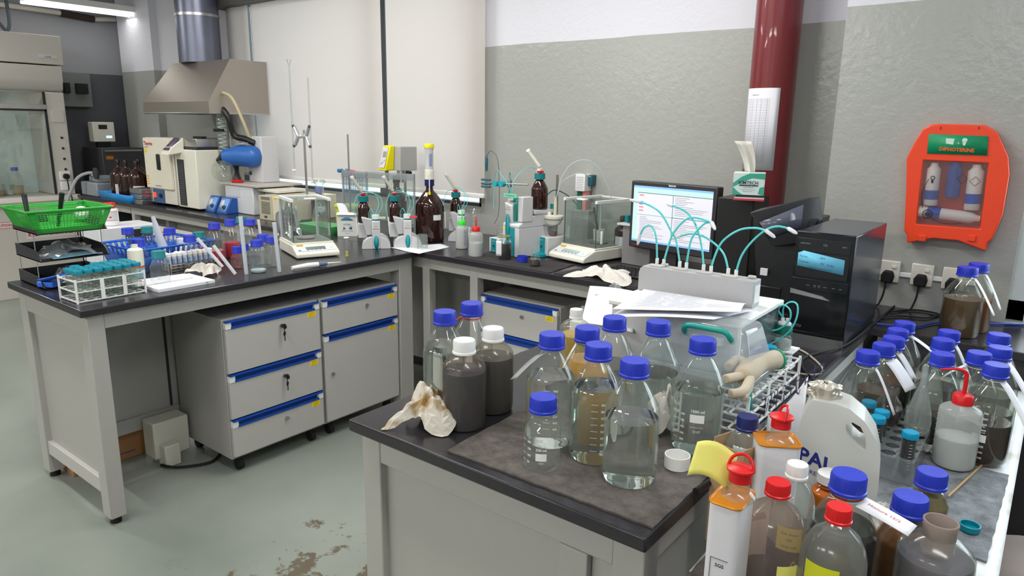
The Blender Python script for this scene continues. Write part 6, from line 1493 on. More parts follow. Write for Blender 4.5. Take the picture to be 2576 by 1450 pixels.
# rear of the tilted second monitor
m2 = thing('computer_monitor', 'dark monitor seen from behind, leaning beside the tower computer', 'monitor', (0, 0, 0))
Yp = 2.42
P4 = [atY(1897, 537, Yp), atY(2032, 494, Yp+.06), atY(2033, 640, Yp+.06), atY(1955, 660, Yp)]
def V3(*a): return Vector(a)
a_, b__ = atY(1884, 535, 2.40), atY(2036, 497, 2.52)
dz = Vector((0, 0, 1)); back = Vector((.06, .10, 0))
vs_ = [a_, b__, b__+Vector((0, .0, -.012)), a_+Vector((0, 0, -.012))]
m2.location = (-.77, 2.50, BZ)
O2 = Vector(m2.location)
def l2(p): return tuple(Vector(p)-O2)
w0, w1 = atY(1902, 556, 2.41), atY(2030, 512, 2.51)
c0, c1 = atY(1945, 622, 2.44), atY(2012, 612, 2.50)
up_a, up_b = a_+Vector((.02, .06, .012)), b__+Vector((.02, .06, .0))
MB().hexa([l2(c0), l2(c1), l2(c1+back), l2(c0+back), l2(a_), l2(b__), l2(up_b), l2(up_a)]).build('rear_shell', darkp, m2, bevel=.004)
MB().quad(l2(w0+V3(.012, -.003, -.004)), l2(w1+V3(-.010, -.003, -.004)), l2(c1*.6+w1*.4+V3(-.004, -.005, .0)), l2(c0*.6+w0*.4+V3(.010, -.005, 0))).build('glossy_panel', pm('gloss_grey', rgb(92, 94, 108), .15), m2, solid=.002)
bxm = .5*(c0+c1)
MB().hexa([l2(V3(c0.x-.06, 2.50, BZ+.05)), l2(V3(c1.x+.01, 2.50, BZ+.05)), l2(V3(c1.x+.01, 2.72, BZ+.05)), l2(V3(c0.x-.06, 2.72, BZ+.05)), l2(V3(c0.x-.10, 2.50, a_.z-.02)), l2(V3(c1.x+.035, 2.54, a_.z-.02)), l2(V3(c1.x+.035, 2.72, a_.z-.02)), l2(V3(c0.x-.10, 2.72, a_.z-.02))]).build('screen_panel', blackp, m2, bevel=.004)
MB().box(-.05, .0, 0, .03, .08, .10).box(-.12, -.02, 0, .08, .16, .015).build('stand', blackp, m2, bevel=.003)
MB().box(-.045, -.012, .14, -.02, -.004, .165).xf(T(0, 0, 0)).build('paper_tag', paper, m2)
# tower PC
pcx = thing('tower_computer', 'black tower computer with light blue repair label at the end of the front bench', 'computer', (-.632, 2.235, BZ))
MB().box(0, .012, .004, .170, .435, .343).build('case', pm('case_black', rgb(52, 56, 68), .18, .3, noise=.03), pcx, bevel=.003)
MB().box(0, 0, .03, .170, .012, .345).build('front_panel', pm('gloss_black', rgb(16, 16, 18), .15, noise=0), pcx, bevel=.003)
MB().box(.008, -.002, .285, .160, .0, .325).build('optical_drive', blackp, pcx, bevel=.001); MB().box(.008, -.002, .205, .160, .0, .280).build('drive_bay', blackp, pcx, bevel=.001)
MB().prism([(.0, .150), (.118, .140), (.095, .152), (.0, .165)], -.004, 0, 'y').build('silver_trim', steel, pcx)
MB().box(.0, -.003, .0, .168, .006, .022).build('base_trim', steel, pcx)
MB().box(.0, -.002, .165, .165, .0, .20).build('port_strip', pm('gloss_black2', rgb(22, 22, 24), .2), pcx, bevel=.001)
MB().box(.045, -.003, .1795, .055, -.0018, .181).box(.095, -.003, .1795, .105, -.0018, .181).box(.12, -.003, .1795, .128, -.0018, .181).box(.14, -.003, .1795, .148, -.0018, .181).ring((.07, -.0025, .180), .003, .0006, 14, 5, 'y').ring((.083, -.0025, .180), .003, .0006, 14, 5, 'y').build('port_marks', pm('port_grey', rgb(120, 120, 122), .4), pcx)
lbx = MB().add([(.012, -.0025, .238), (.147, -.0025, .225), (.147, -.0025, .270), (.028, -.0025, .286), (.012, -.0025, .278)], [tuple(range(5))]).build('repair_label', lblue, pcx, solid=.0008, label='light blue repair label')
m = MB(); sl_ = lambda x0, z0: (lambda u, v: (x0+u, -.0034, z0+v-.09*u))
m.text('Part No.', .007, sl_(.03, .266)).text('stor', .010, sl_(.085, .266)).text('Comment', .007, sl_(.03, .250)).text('PC 12.A2', .010, sl_(.10, .246)).text('Inspection required before use', .0052, sl_(.08, .234))
m.build('lettering', blue_ink, lbx, smooth=False)
MB().text('DVD ROM', .006, lambda u, v: (.03+u, -.0026, .307+v)).text('LG', .009, lambda u, v: (.088+u, -.0026, .306+v)).text('DVD', .006, lambda u, v: (.142+u, -.0026, .306+v)).text('ACTO', .011, lambda u, v: (.028+u, -.0026, .045+v)).build('lettering', pm('silver_ink', rgb(170, 170, 172), .5), pcx, smooth=False)
MB().box(.04, .02, .3432, .10, .026, .3445).build('top_scuff', steel, pcx)
# wall sockets with plugs
def socket(px, lb):
    p = atY(px, 690, YR)
    t = thing('wall_socket', lb, 'socket', (p.x, YR-.0005, .985), 0, 'wall sockets above the right worktop')
    MB().box(-.036, -.016, -.034, .036, 0, .046).build('face_plate', pm('socket_cream', rgb(226, 222, 212), .4), t, bevel=.003)
    MB().box(.008, -.020, .020, .022, -.016, .030).build('rocker_switch', creamp, t, bevel=.001)
    pl = MB().prism([(-.020, -.030), (.018, -.034), (.022, -.010), (.016, .010), (-.012, .012), (-.022, -.006)], -.045, -.016, 'y').build('plug', rubber, t, bevel=.005)
    tubing(t, [(-.002, -.036, -.032), (-.004, -.038, -.07), (-.010, -.040, -.100), (-.02, -.05, -.1225), (-.05, -.08, -.123)], .0035, rubber, 'power_cord')
    return t
for px, lb in ((2237, 'wall socket with black plug half hidden behind the tower computer'), (2321, 'wall socket with black plug in the middle of the row'), (2402, 'wall socket partly behind the brown liquid bottles')): socket(px, lb)
MB().box(0, 0, 0, 0, 0, 0) 
sk = tag(MB().box(-.52, YR-.012, .975, -.20, YR-.0005, .992).build('cable_trunking', whitep, None, bevel=.002), 'white cable trunking joining the wall sockets', 'trunking')
# eyewash / first-aid station
ew = thing('first_aid_station', 'orange wall-mounted burn rinse station with green header and clear window', 'first aid station', (0, YR-.0005, 0))
def ep(px, py): p = atY(px, py, YR-.05); return (p.x, p.z)
pts_ = [(2370, 312), (2478, 315), (2508, 332), (2536, 395), (2539, 440), (2522, 540), (2496, 602), (2483, 612), (2480, 632), (2411, 626), (2411, 606), (2346, 600), (2346, 620), (2282, 611), (2282, 590), (2275, 582), (2280, 480), (2281, 400), (2300, 360), (2322, 325), (2345, 313)]
poly = [ep(*p) for p in pts_]
orange = pm('safety_orange', rgb(238, 70, 34), .35, noise=.03)
win = [ep(*p) for p in ((2324, 404), (2486, 411), (2465, 575), (2306, 563))]
# body with a real window recess: outer ring + recessed back
def ringmesh(outer, inner, y0, y1):
    m = MB(); n = len(outer); k = len(inner)
    cx_ = sum(p[0] for p in inner)/k; cz_ = sum(p[1] for p in inner)/k
    def ang(p): return math.atan2(p[1]-cz_, p[0]-cx_)
    def on_inner(a):
        d = (math.cos(a), math.sin(a)); best = None
        for i in range(k):
            p, q = inner[i], inner[(i+1) % k]; ex, ez = q[0]-p[0], q[1]-p[1]
            den = d[0]*ez-d[1]*ex
            if abs(den) < 1e-9: continue
            t = ((p[0]-cx_)*ez-(p[1]-cz_)*ex)/den; s = ((p[0]-cx_)*d[1]-(p[1]-cz_)*d[0])/den
            if t > 0 and -1e-6 <= s <= 1+1e-6: best = t if best is None else min(best, t)
        return (cx_+d[0]*best, cz_+d[1]*best)
    allp = [(ang(p), p, None) for p in outer]
    def on_outer(a):
        d = (math.cos(a), math.sin(a)); best = None
        for i in range(n):
            p, q = outer[i], outer[(i+1) % n]; ex, ez = q[0]-p[0], q[1]-p[1]
            den = d[0]*ez-d[1]*ex
            if abs(den) < 1e-9: continue
            t = ((p[0]-cx_)*ez-(p[1]-cz_)*ex)/den; s = ((p[0]-cx_)*d[1]-(p[1]-cz_)*d[0])/den
            if t > 0 and -1e-6 <= s <= 1+1e-6: best = t if best is None else min(best, t)
        return (cx_+d[0]*best, cz_+d[1]*best)
    A_ = sorted(set([round(ang(p), 6) for p in outer]+[round(ang(p), 6) for p in inner]))
    N_ = len(A_); vs = []
    for a in A_:
        o, i = on_outer(a), on_inner(a)
        vs += [(o[0], y0, o[1]), (i[0], y0, i[1]), (o[0], y1, o[1]), (i[0], y1, i[1])]
    fs = []
    for j in range(N_):
        b = 4*j; c = 4*((j+1) % N_)
        fs += [(b, b+1, c+1, c), (b+2, c+2, c+3, b+3), (b, c, c+2, b+2), (b+1, b+3, c+3, c+1)]
    return m.add(vs, fs)
ringmesh(poly, win, -.055, -.0).build('case', orange, ew, bevel=.004)
MB().box(min(p[0] for p in win)-.003, -.006, min(p[1] for p in win)-.003, max(p[0] for p in win)+.003, -.0005, max(p[1] for p in win)+.003).build('back_panel', pm('deep_red', rgb(196, 40, 26), .5), ew)
gh = [ep(*p) for p in ((2338, 337), (2487, 343), (2484, 391), (2333, 386))]
hdr = MB().add([(x, -.0572, z) for x, z in gh], [(0, 1, 2, 3)]).build('green_header', pm('header_green', rgb(10, 140, 92), .5), ew, solid=.002)
cxg = sum(p[0] for p in gh)/4; czg = sum(p[1] for p in gh)/4
sk_ = -.06*0
MB().text('DIPHOTERINE', .0165, lambda u, v: (cxg+u, -.0590, czg-.022+v-.03*u), bold=.04).build('lettering', pm('orange_ink', rgb(225, 95, 30), .6), hdr, smooth=False)
m = MB(); A0 = cxg-.016
m.add([(A0-.018, -.059, czg+.003), (A0+.004, -.059, czg+.000), (A0+.006, -.059, czg+.020), (A0-.020, -.059, czg+.021)], [(0, 1, 2, 3)])
m.box(A0+.016, -.0592, czg+.004, A0+.022, -.0586, czg+.006).box(A0+.018, -.0592, czg+.002, A0+.020, -.0586, czg+.008)
m.add([(A0+.036+.008*math.cos(k*PI/8), -.059, czg+.016+.007*math.sin(k*PI/8)) for k in range(16)], [tuple(range(16))])
m.add([(A0+.030, -.059, czg+.010), (A0+.033, -.059, czg-.002), (A0+.039, -.059, czg-.002), (A0+.042, -.059, czg+.010)], [(0, 1, 2, 3)])
m.build('pictograms', pm('pale_green_ink', rgb(205, 235, 220), .6), hdr, smooth=False)
def wpt(u, v, y=-.03):
    a, b, c, d = [Vector((p[0], y, p[1])) for p in win]  # tl tr br bl
    return d*(1-u)*(1-v)+c*u*(1-v)+b*u*v+a*(1-u)*v
def spray(label_n, u, v0, v1, r, col=whitep, band=True, horiz=False):
    if horiz: p0, p1 = wpt(u[0], v0), wpt(u[1], v1)
    else: p0, p1 = wpt(u, v0), wpt(u, v1)
    d = p1-p0
    o = MB().tube([p0, p0+d*.02, p0+d*.85, p0+d*.93, p1], [r*.9, r, r, r*.6, r*.5], 20).build(label_n, col, ew)
    if band: MB().tube([p0+d*.14, p0+d*.36], [r*1.015, r*1.015], 20, caps=False).build('blue_band', pm('band_blue', rgb(35, 85, 185), .4), o)
    return o
spray('rinse_bottle', .17, .30, .97, .022)
spray('rinse_bottle', .83, .27, .97, .024)
spray('blue_case', .50, .45, 1.0, .022, pm('case_blue', rgb(45, 80, 170), .4), band=False)
spray('rinse_canister', (.0, .98), .20, .14, .020, horiz=True)
for q, s_ in ((wpt(.84, .72, -.056), .016), (wpt(.64, .75, -.056), .016)):
    MB().tube([tuple(q+Vector((s_, 0, 0))), tuple(q+Vector((0, 0, s_))), tuple(q-Vector((s_, 0, 0))), tuple(q-Vector((0, 0, s_)))], .0008, 5, closed=True).build('hazard_diamond', ink, ew)
q = wpt(.16, .17, -.056)
MB().text('60', .018, lambda u, v: (q.x+u, q.y, q.z-.006+v), bold=.03).build('timer_mark', ink, ew, smooth=False); MB().ring(tuple(q), .0145, .0014, 26, 6, 'y').build('timer_ring', ink, ew)
qa, qb = wpt(.17, .62, -.056), wpt(.18, .74, -.056)
MB().ring(tuple(qb), .006, .0012, 18, 5, 'y').box(qb.x-.003, qb.y, qb.z-.018, qb.x+.003, qb.y+.001, qb.z-.008).build('eye_pictogram', ink, ew)
tubing(ew, [tuple(wpt(.12, .72, -.056)), tuple(wpt(.03, .5, -.056)), tuple(wpt(.07, .26, -.056))], .0009, ink, 'printed_arc')
tubing(ew, [tuple(wpt(.24, .10, -.056)), tuple(wpt(.45, .04, -.056)), tuple(wpt(.72, .06, -.056))], .0009, ink, 'printed_arc')
MB().add([(p[0], -.0545, p[1]) for p in win], [(0, 1, 2, 3)]).build('clear_window', thin('window_film', (.96, .93, .93), .07, (.85, .75, .75), refl=1.0), ew, solid=.001, smooth=False)
for px in (2321, 2445):
    c = ep(px, 600); MB().box(c[0]-.012, -.060, c[1]-.010, c[0]+.012, -.055, c[1]+.012).build('latch', orange, ew, bevel=.002)
for px in (2367, 2463):
    c = ep(px, 322); MB().box(c[0]-.0012, -.057, c[1]-.005, c[0]+.0012, -.0545, c[1]+.005).build('lid_notch', pm('notch_dark', rgb(120, 25, 15), .5), ew)
# cables on the right worktop
def cable(label, pts, r, mat, name='cable'):
    p0 = Vector(pts[0]); t = thing(name, label, 'cable', tuple(p0))
    MB().tube(cr([tuple(Vector(p)-p0) for p in pts], 8), r, 8).build('cord', mat, t); return t
zc0 = BZ+.005
cable('black cable looping across the worktop in front of the tower computer', [at(2250, 770, zc0), at(2180, 830, zc0), at(2120, 872, zc0), at(2050, 890, zc0), at(2018, 905, zc0), at(2022, 930, zc0), at(2050, 960, zc0), at(2045, 985, zc0), at(2020, 1000, zc0)], .0032, rubber)
cable('beige cable loop hanging beside the glove', [at(1995, 873, zc0), at(2030, 890, zc0), at(2068, 925, zc0), at(2060, 942, zc0), at(2010, 940, zc0), at(1965, 922, zc0)], .0028, pm('beige_cable', rgb(175, 165, 148), .5))
cable('blue network cable along the wall behind the sample bottles', [at(2205, 815, zc0), at(2300, 822, zc0), at(2365, 812, zc0), at(2500, 815, zc0), at(2576, 817, zc0)], .0032, pm('network_blue', rgb(30, 70, 190), .4))
cable('black cord coiled on the worktop below the wall sockets', [at(2215, 800, zc0), at(2260, 795, zc0), at(2330, 800, zc0), at(2360, 790, zc0), at(2300, 780, zc0), at(2240, 785, zc0)], .0032, rubber)
# ================================================================ instrument stack on the front bench
ins = thing('sample_processor', 'light grey titration instrument behind the clear toolbox on the front bench', 'instrument', (-.93, 1.64, BZ))
MB().box(0, 0, .004, .35, .30, .175).build('body', lgrey, ins, bevel=.004)
MB().box(-.005, -.01, .1755, .365, .31, .189).build('top_plate', whitep, ins, bevel=.003)
MB().box(.352, .01, .02, .358, .29, .174).build('side_window', pm('smoke_panel', rgb(84, 96, 98), .12, noise=0), ins)
MB().box(.355, -.008, .004, .363, .0, .175).build('edge_strip', whitep, ins)
gz = BZ+.1895
g0 = at(1606, 728, gz); g1 = at(1890, 778, gz)
blk = thing('tubing_manifold', 'long grey manifold block with eight teal tubes standing on top of the instrument', 'manifold', (g0.x, (g0.y+g1.y)/2, gz), 0)
bl = (g1.x-g0.x); bh2 = .072
body = MB().prism([(0, 0), (bl, 0), (bl, bh2), (.014, bh2), (.004, bh2-.008), (0, bh2-.02)], 0, .052, 'y').build('block_body', pm('block_grey', rgb(176, 176, 178), .5), blk, bevel=.002)
for i in range(4):
    x = .03+i*(bl-.05)/4
    MB().box(x, .004, bh2, x+.038, .03, bh2+.0045).build('raised_pad', pm('block_top', rgb(190, 188, 182), .5), blk, bevel=.001)
for x in (.062, bl-.02): MB().box(x-.01, .03, bh2, x+.01, .044, bh2+.008).build('screw_lug', pm('block_top', rgb(190, 188, 182), .5), blk, bevel=.003)
MB().box(bl, .008, .012, bl+.0015, .044, bh2-.014).build('side_panel', whitep, blk)
yb = blk.location.y+.036
tubes = [((1653, 655), (1651, 600), (1643, 574), (1632, 568), (1620, 574), (1611, 590), (1604, 615)),
 ((1670, 658), (1684, 611), (1696, 584), (1723, 554), (1746, 548), (1773, 554), (1791, 560), (1799, 578)),
 ((1710, 663), (1701, 605), (1690, 585), (1665, 540), (1640, 520), (1612, 508), (1584, 503)),
 ((1727, 666), (1737, 610), (1750, 585), (1772, 563), (1789, 560), (1796, 574)),
 ((1770, 671), (1765, 620), (1752, 570), (1730, 537), (1708, 524), (1692, 518), (1678, 514)),
 ((1789, 675), (1800, 640), (1820, 605), (1860, 579), (1900, 574), (1926, 580), (1950, 598)),
 ((1832, 681), (1821, 640), (1795, 611), (1762, 592), (1735, 589), (1712, 594), (1686, 603)),
 ((1852, 685), (1865, 645), (1890, 610), (1925, 580), (1955, 570), (1983, 575), (2005, 588))]
Lb = Vector(blk.location)
for i, tp in enumerate(tubes):
    P = []
    for k, (px, py) in enumerate(tp):
        q = atY(px, py, yb+.012*math.sin(k*1.3+i)*(k/len(tp))+(-.05 if i % 2 else .05)*(k/len(tp))**2); P.append(q-Lb)
    tb_ = MB().tube(cr(P[:-1], 7), .0028, 9).build('teal_tube', tcyan, blk)
    MB().cyl(tuple(Vector((P[0].x, P[0].y, bh2-.001))), tuple(P[0]+Vector((0, 0, .006))), .0048, seg=12).build('tube_socket', whitep, tb_)
    d = (P[-1]-P[-2]); L_ = d.length
    MB().tube([P[-2]-d*.05, P[-2]+d*.1, P[-2]+d*.75, P[-1]], [.004, .0052, .0048, .0025], 12).build('tube_tip', cloudy('tip_white', rgb(238, 240, 240), .3, .3), tb_)
# printed papers draped over the instrument front
pa = [at(1620, 733, gz+.006), at(1880, 772, gz+.006), at(1862, 792, gz+.034), at(1540, 784, gz+.034)]
def sheet(label, c, z_fn, name='printed_paper', n=16, mat=paper, th=.0005, lines=None):
    t = thing(name, label, 'paper', tuple(c[0]))
    P = lambda u, v: (c[3]*(1-u)*(1-v)+c[2]*u*(1-v)+c[1]*u*v+c[0]*(1-u)*v)-c[0]+Vector((0, 0, z_fn(u, v)))
    MB().grid(lambda u, v: tuple(P(u, v)), n, n).build('sheet', mat, t, solid=th)
    if lines:
        m = MB(); rnd = random.Random(5)
        for i in range(lines):
            v = .94-.86*i/lines; u0 = .10+.05*rnd.random(); u1 = .55+.38*rnd.random()
            for a, b in ((u0, u0+(u1-u0)*.3), (u0+(u1-u0)*.34, u0+(u1-u0)*.7), (u0+(u1-u0)*.74, u1)):
                q = [P(a, v)+Vector((0, 0, .0007)), P(b, v)+Vector((0, 0, .0007)), P(b, v+.006)+Vector((0, 0, .0007)), P(a, v+.006)+Vector((0, 0, .0007))]
                m.quad(*[tuple(x) for x in q])
        m.build('printed_lines', pm('table_ink', rgb(120, 120, 140), .7), t, smooth=False)
    return t
sheet('printed report sheets lying on the instrument before the grey manifold block', pa, lambda u, v: .006+.010*math.sin(PI*v)*u, lines=22)
pa2 = [at(1600, 760, gz+.003), at(1892, 783, gz+.003), at(1795, 806, gz+.030), at(1530, 800, gz+.030)]
sheet('curled white sheet under the printed report, hanging over the clear toolbox', pa2, lambda u, v: .0015+.004*math.sin(PI*u))
# clear toolbox with teal handle
tx = thing('clear_toolbox', 'clear plastic toolbox with teal carrying handle and latches', 'toolbox', (-.755, 1.45, BZ))
film2 = thin('box_plastic', (.95, .97, .97), .26, (.85, .88, .9), refl=1.4, rough=.06, edge=(.8, .85, .85))
W2, D2 = .285, .165
def open_box(mb, x0, y0, x1, y1, z0, k0x, z1, thick=0):
    return mb.hexa([(x0+k0x, y0+k0x, z0), (x1-k0x, y0+k0x, z0), (x1-k0x, y1-k0x, z0), (x0+k0x, y1-k0x, z0), (x0, y0, z1), (x1, y0, z1), (x1, y1, z1), (x0, y1, z1)])
open_box(MB(), .01, .01, W2-.01, D2-.005, .002, .012, .098).build('lower_box', film2, tx, bevel=.006)
MB().box(0, 0, .098, W2, D2, .112).build('rim', film2, tx, bevel=.004)
MB().hexa([(.004, .004, .112), (W2-.004, .004, .112), (W2-.004, D2-.004, .112), (.004, D2-.004, .112), (.035, .03, .215), (W2-.035, .03, .215), (W2-.035, D2-.02, .215), (.035, D2-.02, .215)]).build('lid', film2, tx, bevel=.012, seg=3)
hz_ = .203
MB().tube(cr([(W2*.40, .035, hz_-.020), (W2*.40, .018, hz_-.006), (W2*.44, .014, hz_+.006), (W2*.60, .014, hz_+.007), (W2*.74, .014, hz_+.006), (W2*.78, .018, hz_-.006), (W2*.78, .035, hz_-.020)], 5), .0065, 10).build('carrying_handle', pm('handle_teal', rgb(20, 150, 140), .4), tx)
MB().box(W2*.46, .012, hz_-.030, W2*.72, .03, hz_-.012).build('handle_mount', film2, tx, bevel=.002)
for x in (-.006, W2-.006): MB().tube(cr([(x+.006, -.004, .118), (x+.006, -.014, .10), (x+.01, -.012, .07), (x+.008, -.004, .055)], 4), .006, 8).build('latch', film2 if x < 0 else pm('handle_teal', rgb(20, 150, 140), .4), tx)
# USB stick like clip hanging beside
usb = thing('memory_stick', 'silver memory stick plugged beside the toolbox', 'memory stick', tuple(at(1838, 925, BZ+.045)))
MB().box(-.006, -.003, .0, .006, .006, .028).build('case', steel, usb, bevel=.001); MB().box(-.0045, -.0022, -.018, .0045, .004, 0).build('connector', blackp, usb)
us = at(1838, 925, BZ)
MB().box(-.016, .006, -.045, .016, .03, .02).build('socket_box', lgrey, usb, bevel=.002)
# card and plastic wrap left of the instrument
wr1 = [atY(1484, 720, 1.98), atY(1605, 736, 1.86), atY(1592, 838, 1.62), atY(1462, 812, 1.66)]
cdc = sheet('large white card leaning against the instrument under clear wrap', wr1, lambda u, v: .004*math.sin(u*3), name='white_card', mat=pm('white_card', rgb(226, 226, 226), .6), th=.002)
stp = thing('white_carton', 'white carton under the leaning card left of the instrument', 'carton', (-1.13, 1.74, BZ))
MB().box(0, .0, 0, .17, .20, .07).build('carton', pm('white_card', rgb(226, 226, 226), .6), stp, bevel=.002)
crumple('crumpled clear plastic wrap over the white card beside the instrument', (-1.085, 1.93, BZ+.001), .20, .22, .15, 14, plastic_film, name='plastic_wrap', n=20, cat='plastic wrap')
crumple('white tissue spread on the bench corner before the right balance', tuple(at(1525, 700, BZ)), .24, .18, .045, 41, tissue, name='paper_towel', n=20)
# reagent bottle on a white bracket with two teal tubes
rb = thing('reagent_bottle', 'small reagent bottle with green cap and two looping teal tubes beside the tower computer', 'bottle', tuple(at(1962, 925, BZ)))
MB().box(-.03, -.02, 0, .03, .04, .004).box(-.022, -.012, .004, -.016, .03, .05).box(.016, -.012, .004, .022, .03, .05).box(-.036, -.026, .05, .036, .044, .055).build('bracket', whitep, rb, bevel=.001)
MB().lathe([(.022, .056), (.024, .060), (.024, .088), (.018, .098), (.017, .104)], seg=24).build('glass_body', glass, rb)
MB().lathe([(.0215, .0565), (.0228, .060), (.0228, .080)], seg=22).build('liquid', liquid('clear_grey', (190, 195, 195)), rb)
MB().lathe([(.0225, .100), (.0225, .124), (.021, .126)], seg=28, flute=.0006, fz=(.101, .1235)).build('screw_cap', pm('bottle_green', rgb(10, 110, 92), .4), rb)
MB().lathe([(.018, .126), (.017, .131), (.012, .132)], seg=22).build('cap_insert', whitep, rb)
Lr = Vector(rb.location)
for x in (-.006, .007): MB().cyl((x, 0, .131), (x, 0, .143), .005, seg=12).build('tube_socket', whitep, rb)
for pts in (((1963, 797), (1972, 772), (1990, 760), (2006, 768), (2004, 800), (1985, 835), (1950, 860), (1925, 871)), ((1951, 798), (1958, 780), (1972, 768), (1988, 782), (1985, 808), (1960, 828), (1930, 834))):
    P = [tuple(atY(px, py, Lr.y-.004-.006*k)-Lr) for k, (px, py) in enumerate(pts)]
    P[0] = (.007 if px == 1925 else -.006, 0, .143)
    tubing(rb, P, .0024)
# glove
gl = thing('work_glove', 'beige knitted cotton glove with green cuff edge lying on the wire rack', 'glove', tuple(at(1900, 950, BZ+.075)), 0)
Lg = Vector(gl.location); gk = cloudy('cotton_knit', rgb(196, 182, 160), .1, .95)
def gp3(px, py, z): return tuple(at(px, py, BZ+z)-Lg)
gm = MB()
gm.tube(cr([gp3(1952, 905, .120), gp3(1925, 910, .125), gp3(1900, 920, .125), gp3(1882, 936, .125), gp3(1866, 950, .125)], 5), [.024, .024, .023, .022, .022, .022, .022, .022, .022, .023, .024, .025, .026, .026, .026, .026, .025, .024, .022, .02, .014], 14)
gm.tube(cr([gp3(1885, 925, .128), gp3(1855, 905, .130), gp3(1832, 925, .130)], 5), .012, 10)
gm.tube(cr([gp3(1878, 945, .125), gp3(1848, 950, .128), gp3(1824, 955, .130)], 5), .011, 10)
gm.tube(cr([gp3(1888, 950, .122), gp3(1870, 985, .118), gp3(1836, 992, .118)], 5), .011, 10)
gm.tube(cr([gp3(1890, 940, .122), gp3(1884, 972, .112), gp3(1868, 1002, .108)], 5), .010, 10)
gm.build('knitted_hand', gk, gl, sub=1)
MB().tube([gp3(1953, 905, .120), gp3(1957, 904, .120)], [.0245, .0245], 14).build('cuff_edge', pm('cuff_green', rgb(30, 150, 110), .8), gl)
# white wire rack by the bench edge with black tube
rk2 = tube_rack('white slotted tube rack at the right edge of the front bench under the glove', (-.462, 1.42, BZ+.004), PI/2, 9, 2, .040, .080, whitep)
falcon('tube of black liquid with sky blue cap in the white slotted rack', (-.52, at(1922, 930, BZ+.11).y if False else 1.715, BZ+.010), cap='sky', liq=liquid('black', (14, 14, 12)), level=.095)
# handwritten card standing between the benches
SZt = TZ+.0055
cb1 = at(2000, 1236, TZ); cb2 = at(1916, 1200, TZ); hh1 = zat(cb1, 948)-TZ; hh2 = zat(cb2, 1045)-TZ
hw = thing('handwritten_card', 'tall white card with handwritten Chinese characters leaning behind the tins', 'card', tuple(cb2))
dv = cb1-cb2
MB().grid(lambda u, v: (dv.x*u, dv.y*u, .001+v*(hh2+(hh1-hh2)*u**1.5)), 14, 4).build('card_sheet', paper, hw, solid=.0008)
wl = dv.length
MB().text('测试中', .052, lambda u, v: (dv.x*(.58)+dv.x/wl*(u*.9)+.002*dv.y/wl, dv.y*(.58)+dv.y/wl*(u*.9)-.0025, .20+v+u*.9), bold=-.012).build('handwriting', pm('pen_ink', rgb(60, 60, 90), .7), hw, smooth=False)

# ================================================================ sample bottles on the right table
SB = 'blue-capped litre sample bottles on the right table'
SZt = TZ+.0055
def tp(px, py, h, z=SZt): p = at(px, py, z+h); return Vector((p.x, p.y, z))
hgl2 = thin('residue_glass', (.93, .94, .91), .035, (.72, .73, .70), refl=1.2, edge=(.85, .88, .85))
def two_layer(z0, z1, c):
    def f(t, R, a): MB().lathe([(R-.0018, z0), (R-.0018, z1)], seg=30).build('lower_layer', liquid('layer_%d_%d' % (c[0], c[1]), c), t)
    return f
def neck_tag(da, w=.028, ln=.065, drop=.055, z0=.196, txt=None, up_=.0):
    def f(t, R, a):
        d = Vector((math.cos(a+da), math.sin(a+da), 0)); n = Vector((-d.y, d.x, 0))
        P = lambda u, v: d*(.021+ln*u)+n*(w*(v-.5))+Vector((0, 0, z0-drop*u**1.2+up_*u*v))
        s = MB().grid(lambda u, v: tuple(P(u, v)), 8, 3).build('paper_tag', paper, t, solid=.0006)
        MB().ring((0, 0, z0+.001), .0222, .0009, 22, 5).build('tag_string', whitep, t)
        if txt: MB().text(txt, .009, lambda u, v: tuple(P(.45+u/ln, .5+v/w)+Vector((0, 0, .001)))).build('handwriting', red_ink, s, smooth=False)
    return f
def both(*fs): return lambda t, R, a: [f(t, R, a) for f in fs]
def patch(a0=0, txt='1000 ml'):
    def f(t, R, a):
        m = MB(); strip(m, R, a+a0, -.014, .014, .058, .076, 6); m.text(txt, .0065, wrap(R, .080, a+a0)); strip(m, R, a+a0, -.012, .012, .050, .0505, 4)
        for k in range(9):
            th = math.radians(20+k*17.5); c, s_ = math.cos(th), math.sin(th); w = wrap(R, .092, a+a0)
            m.add([w(c*.006-s_*.0007, s_*.006+c*.0007), w(c*.012, s_*.011), w(c*.006+s_*.0007, s_*.006-c*.0007)], [(0, 1, 2)])
        m.build('print', white_ink, t, smooth=False)
    return f
br = lambda n, c: liquid(n, c)
media('sample bottle with dark over orange-brown liquid at the left front, white patch low on glass', tp(2185, 885, .233), liq=br('brown1', (38, 22, 16)), level=.085, gm=hgl2, extra=both(patch(-.7), neck_tag(1.2, .012, .055, .10), lambda t, R, a: MB().lathe([(R-.0015, .020), (R-.0015, .055)], seg=36).build('lower_layer', br('orange_brown', (120, 72, 28)), t)), group=SB)
media('sample bottle behind the left front one with a large white tag', tp(2225, 866, .233), liq=br('brown2', (72, 44, 24)), level=.115, gm=hgl2, extra=neck_tag(1.15, .055, .055, .06), group=SB)
media('third sample bottle of the left file with dark green-brown liquid', tp(2249, 849, .233), liq=br('brown3', (42, 34, 20)), level=.12, gm=hgl2, extra=neck_tag(.9, .02, .05, .05), group=SB)
media('fourth sample bottle of the left file, partly hidden', tp(2260, 829, .233), liq=br('brown2', (72, 44, 24)), level=.10, gm=hgl2, group=SB)
media('farthest sample bottle of the left file with a long curled tag', tp(2277, 811, .233), liq=br('brown3', (42, 34, 20)), level=.10, gm=hgl2, extra=neck_tag(1.3, .022, .10, .06), group=SB)
media('farthest sample bottle of the middle file', tp(2389, 833, .233), liq=br('brown4', (50, 42, 32)), level=.07, gm=hgl2, extra=neck_tag(1.2, .016, .05, .09), group=SB)
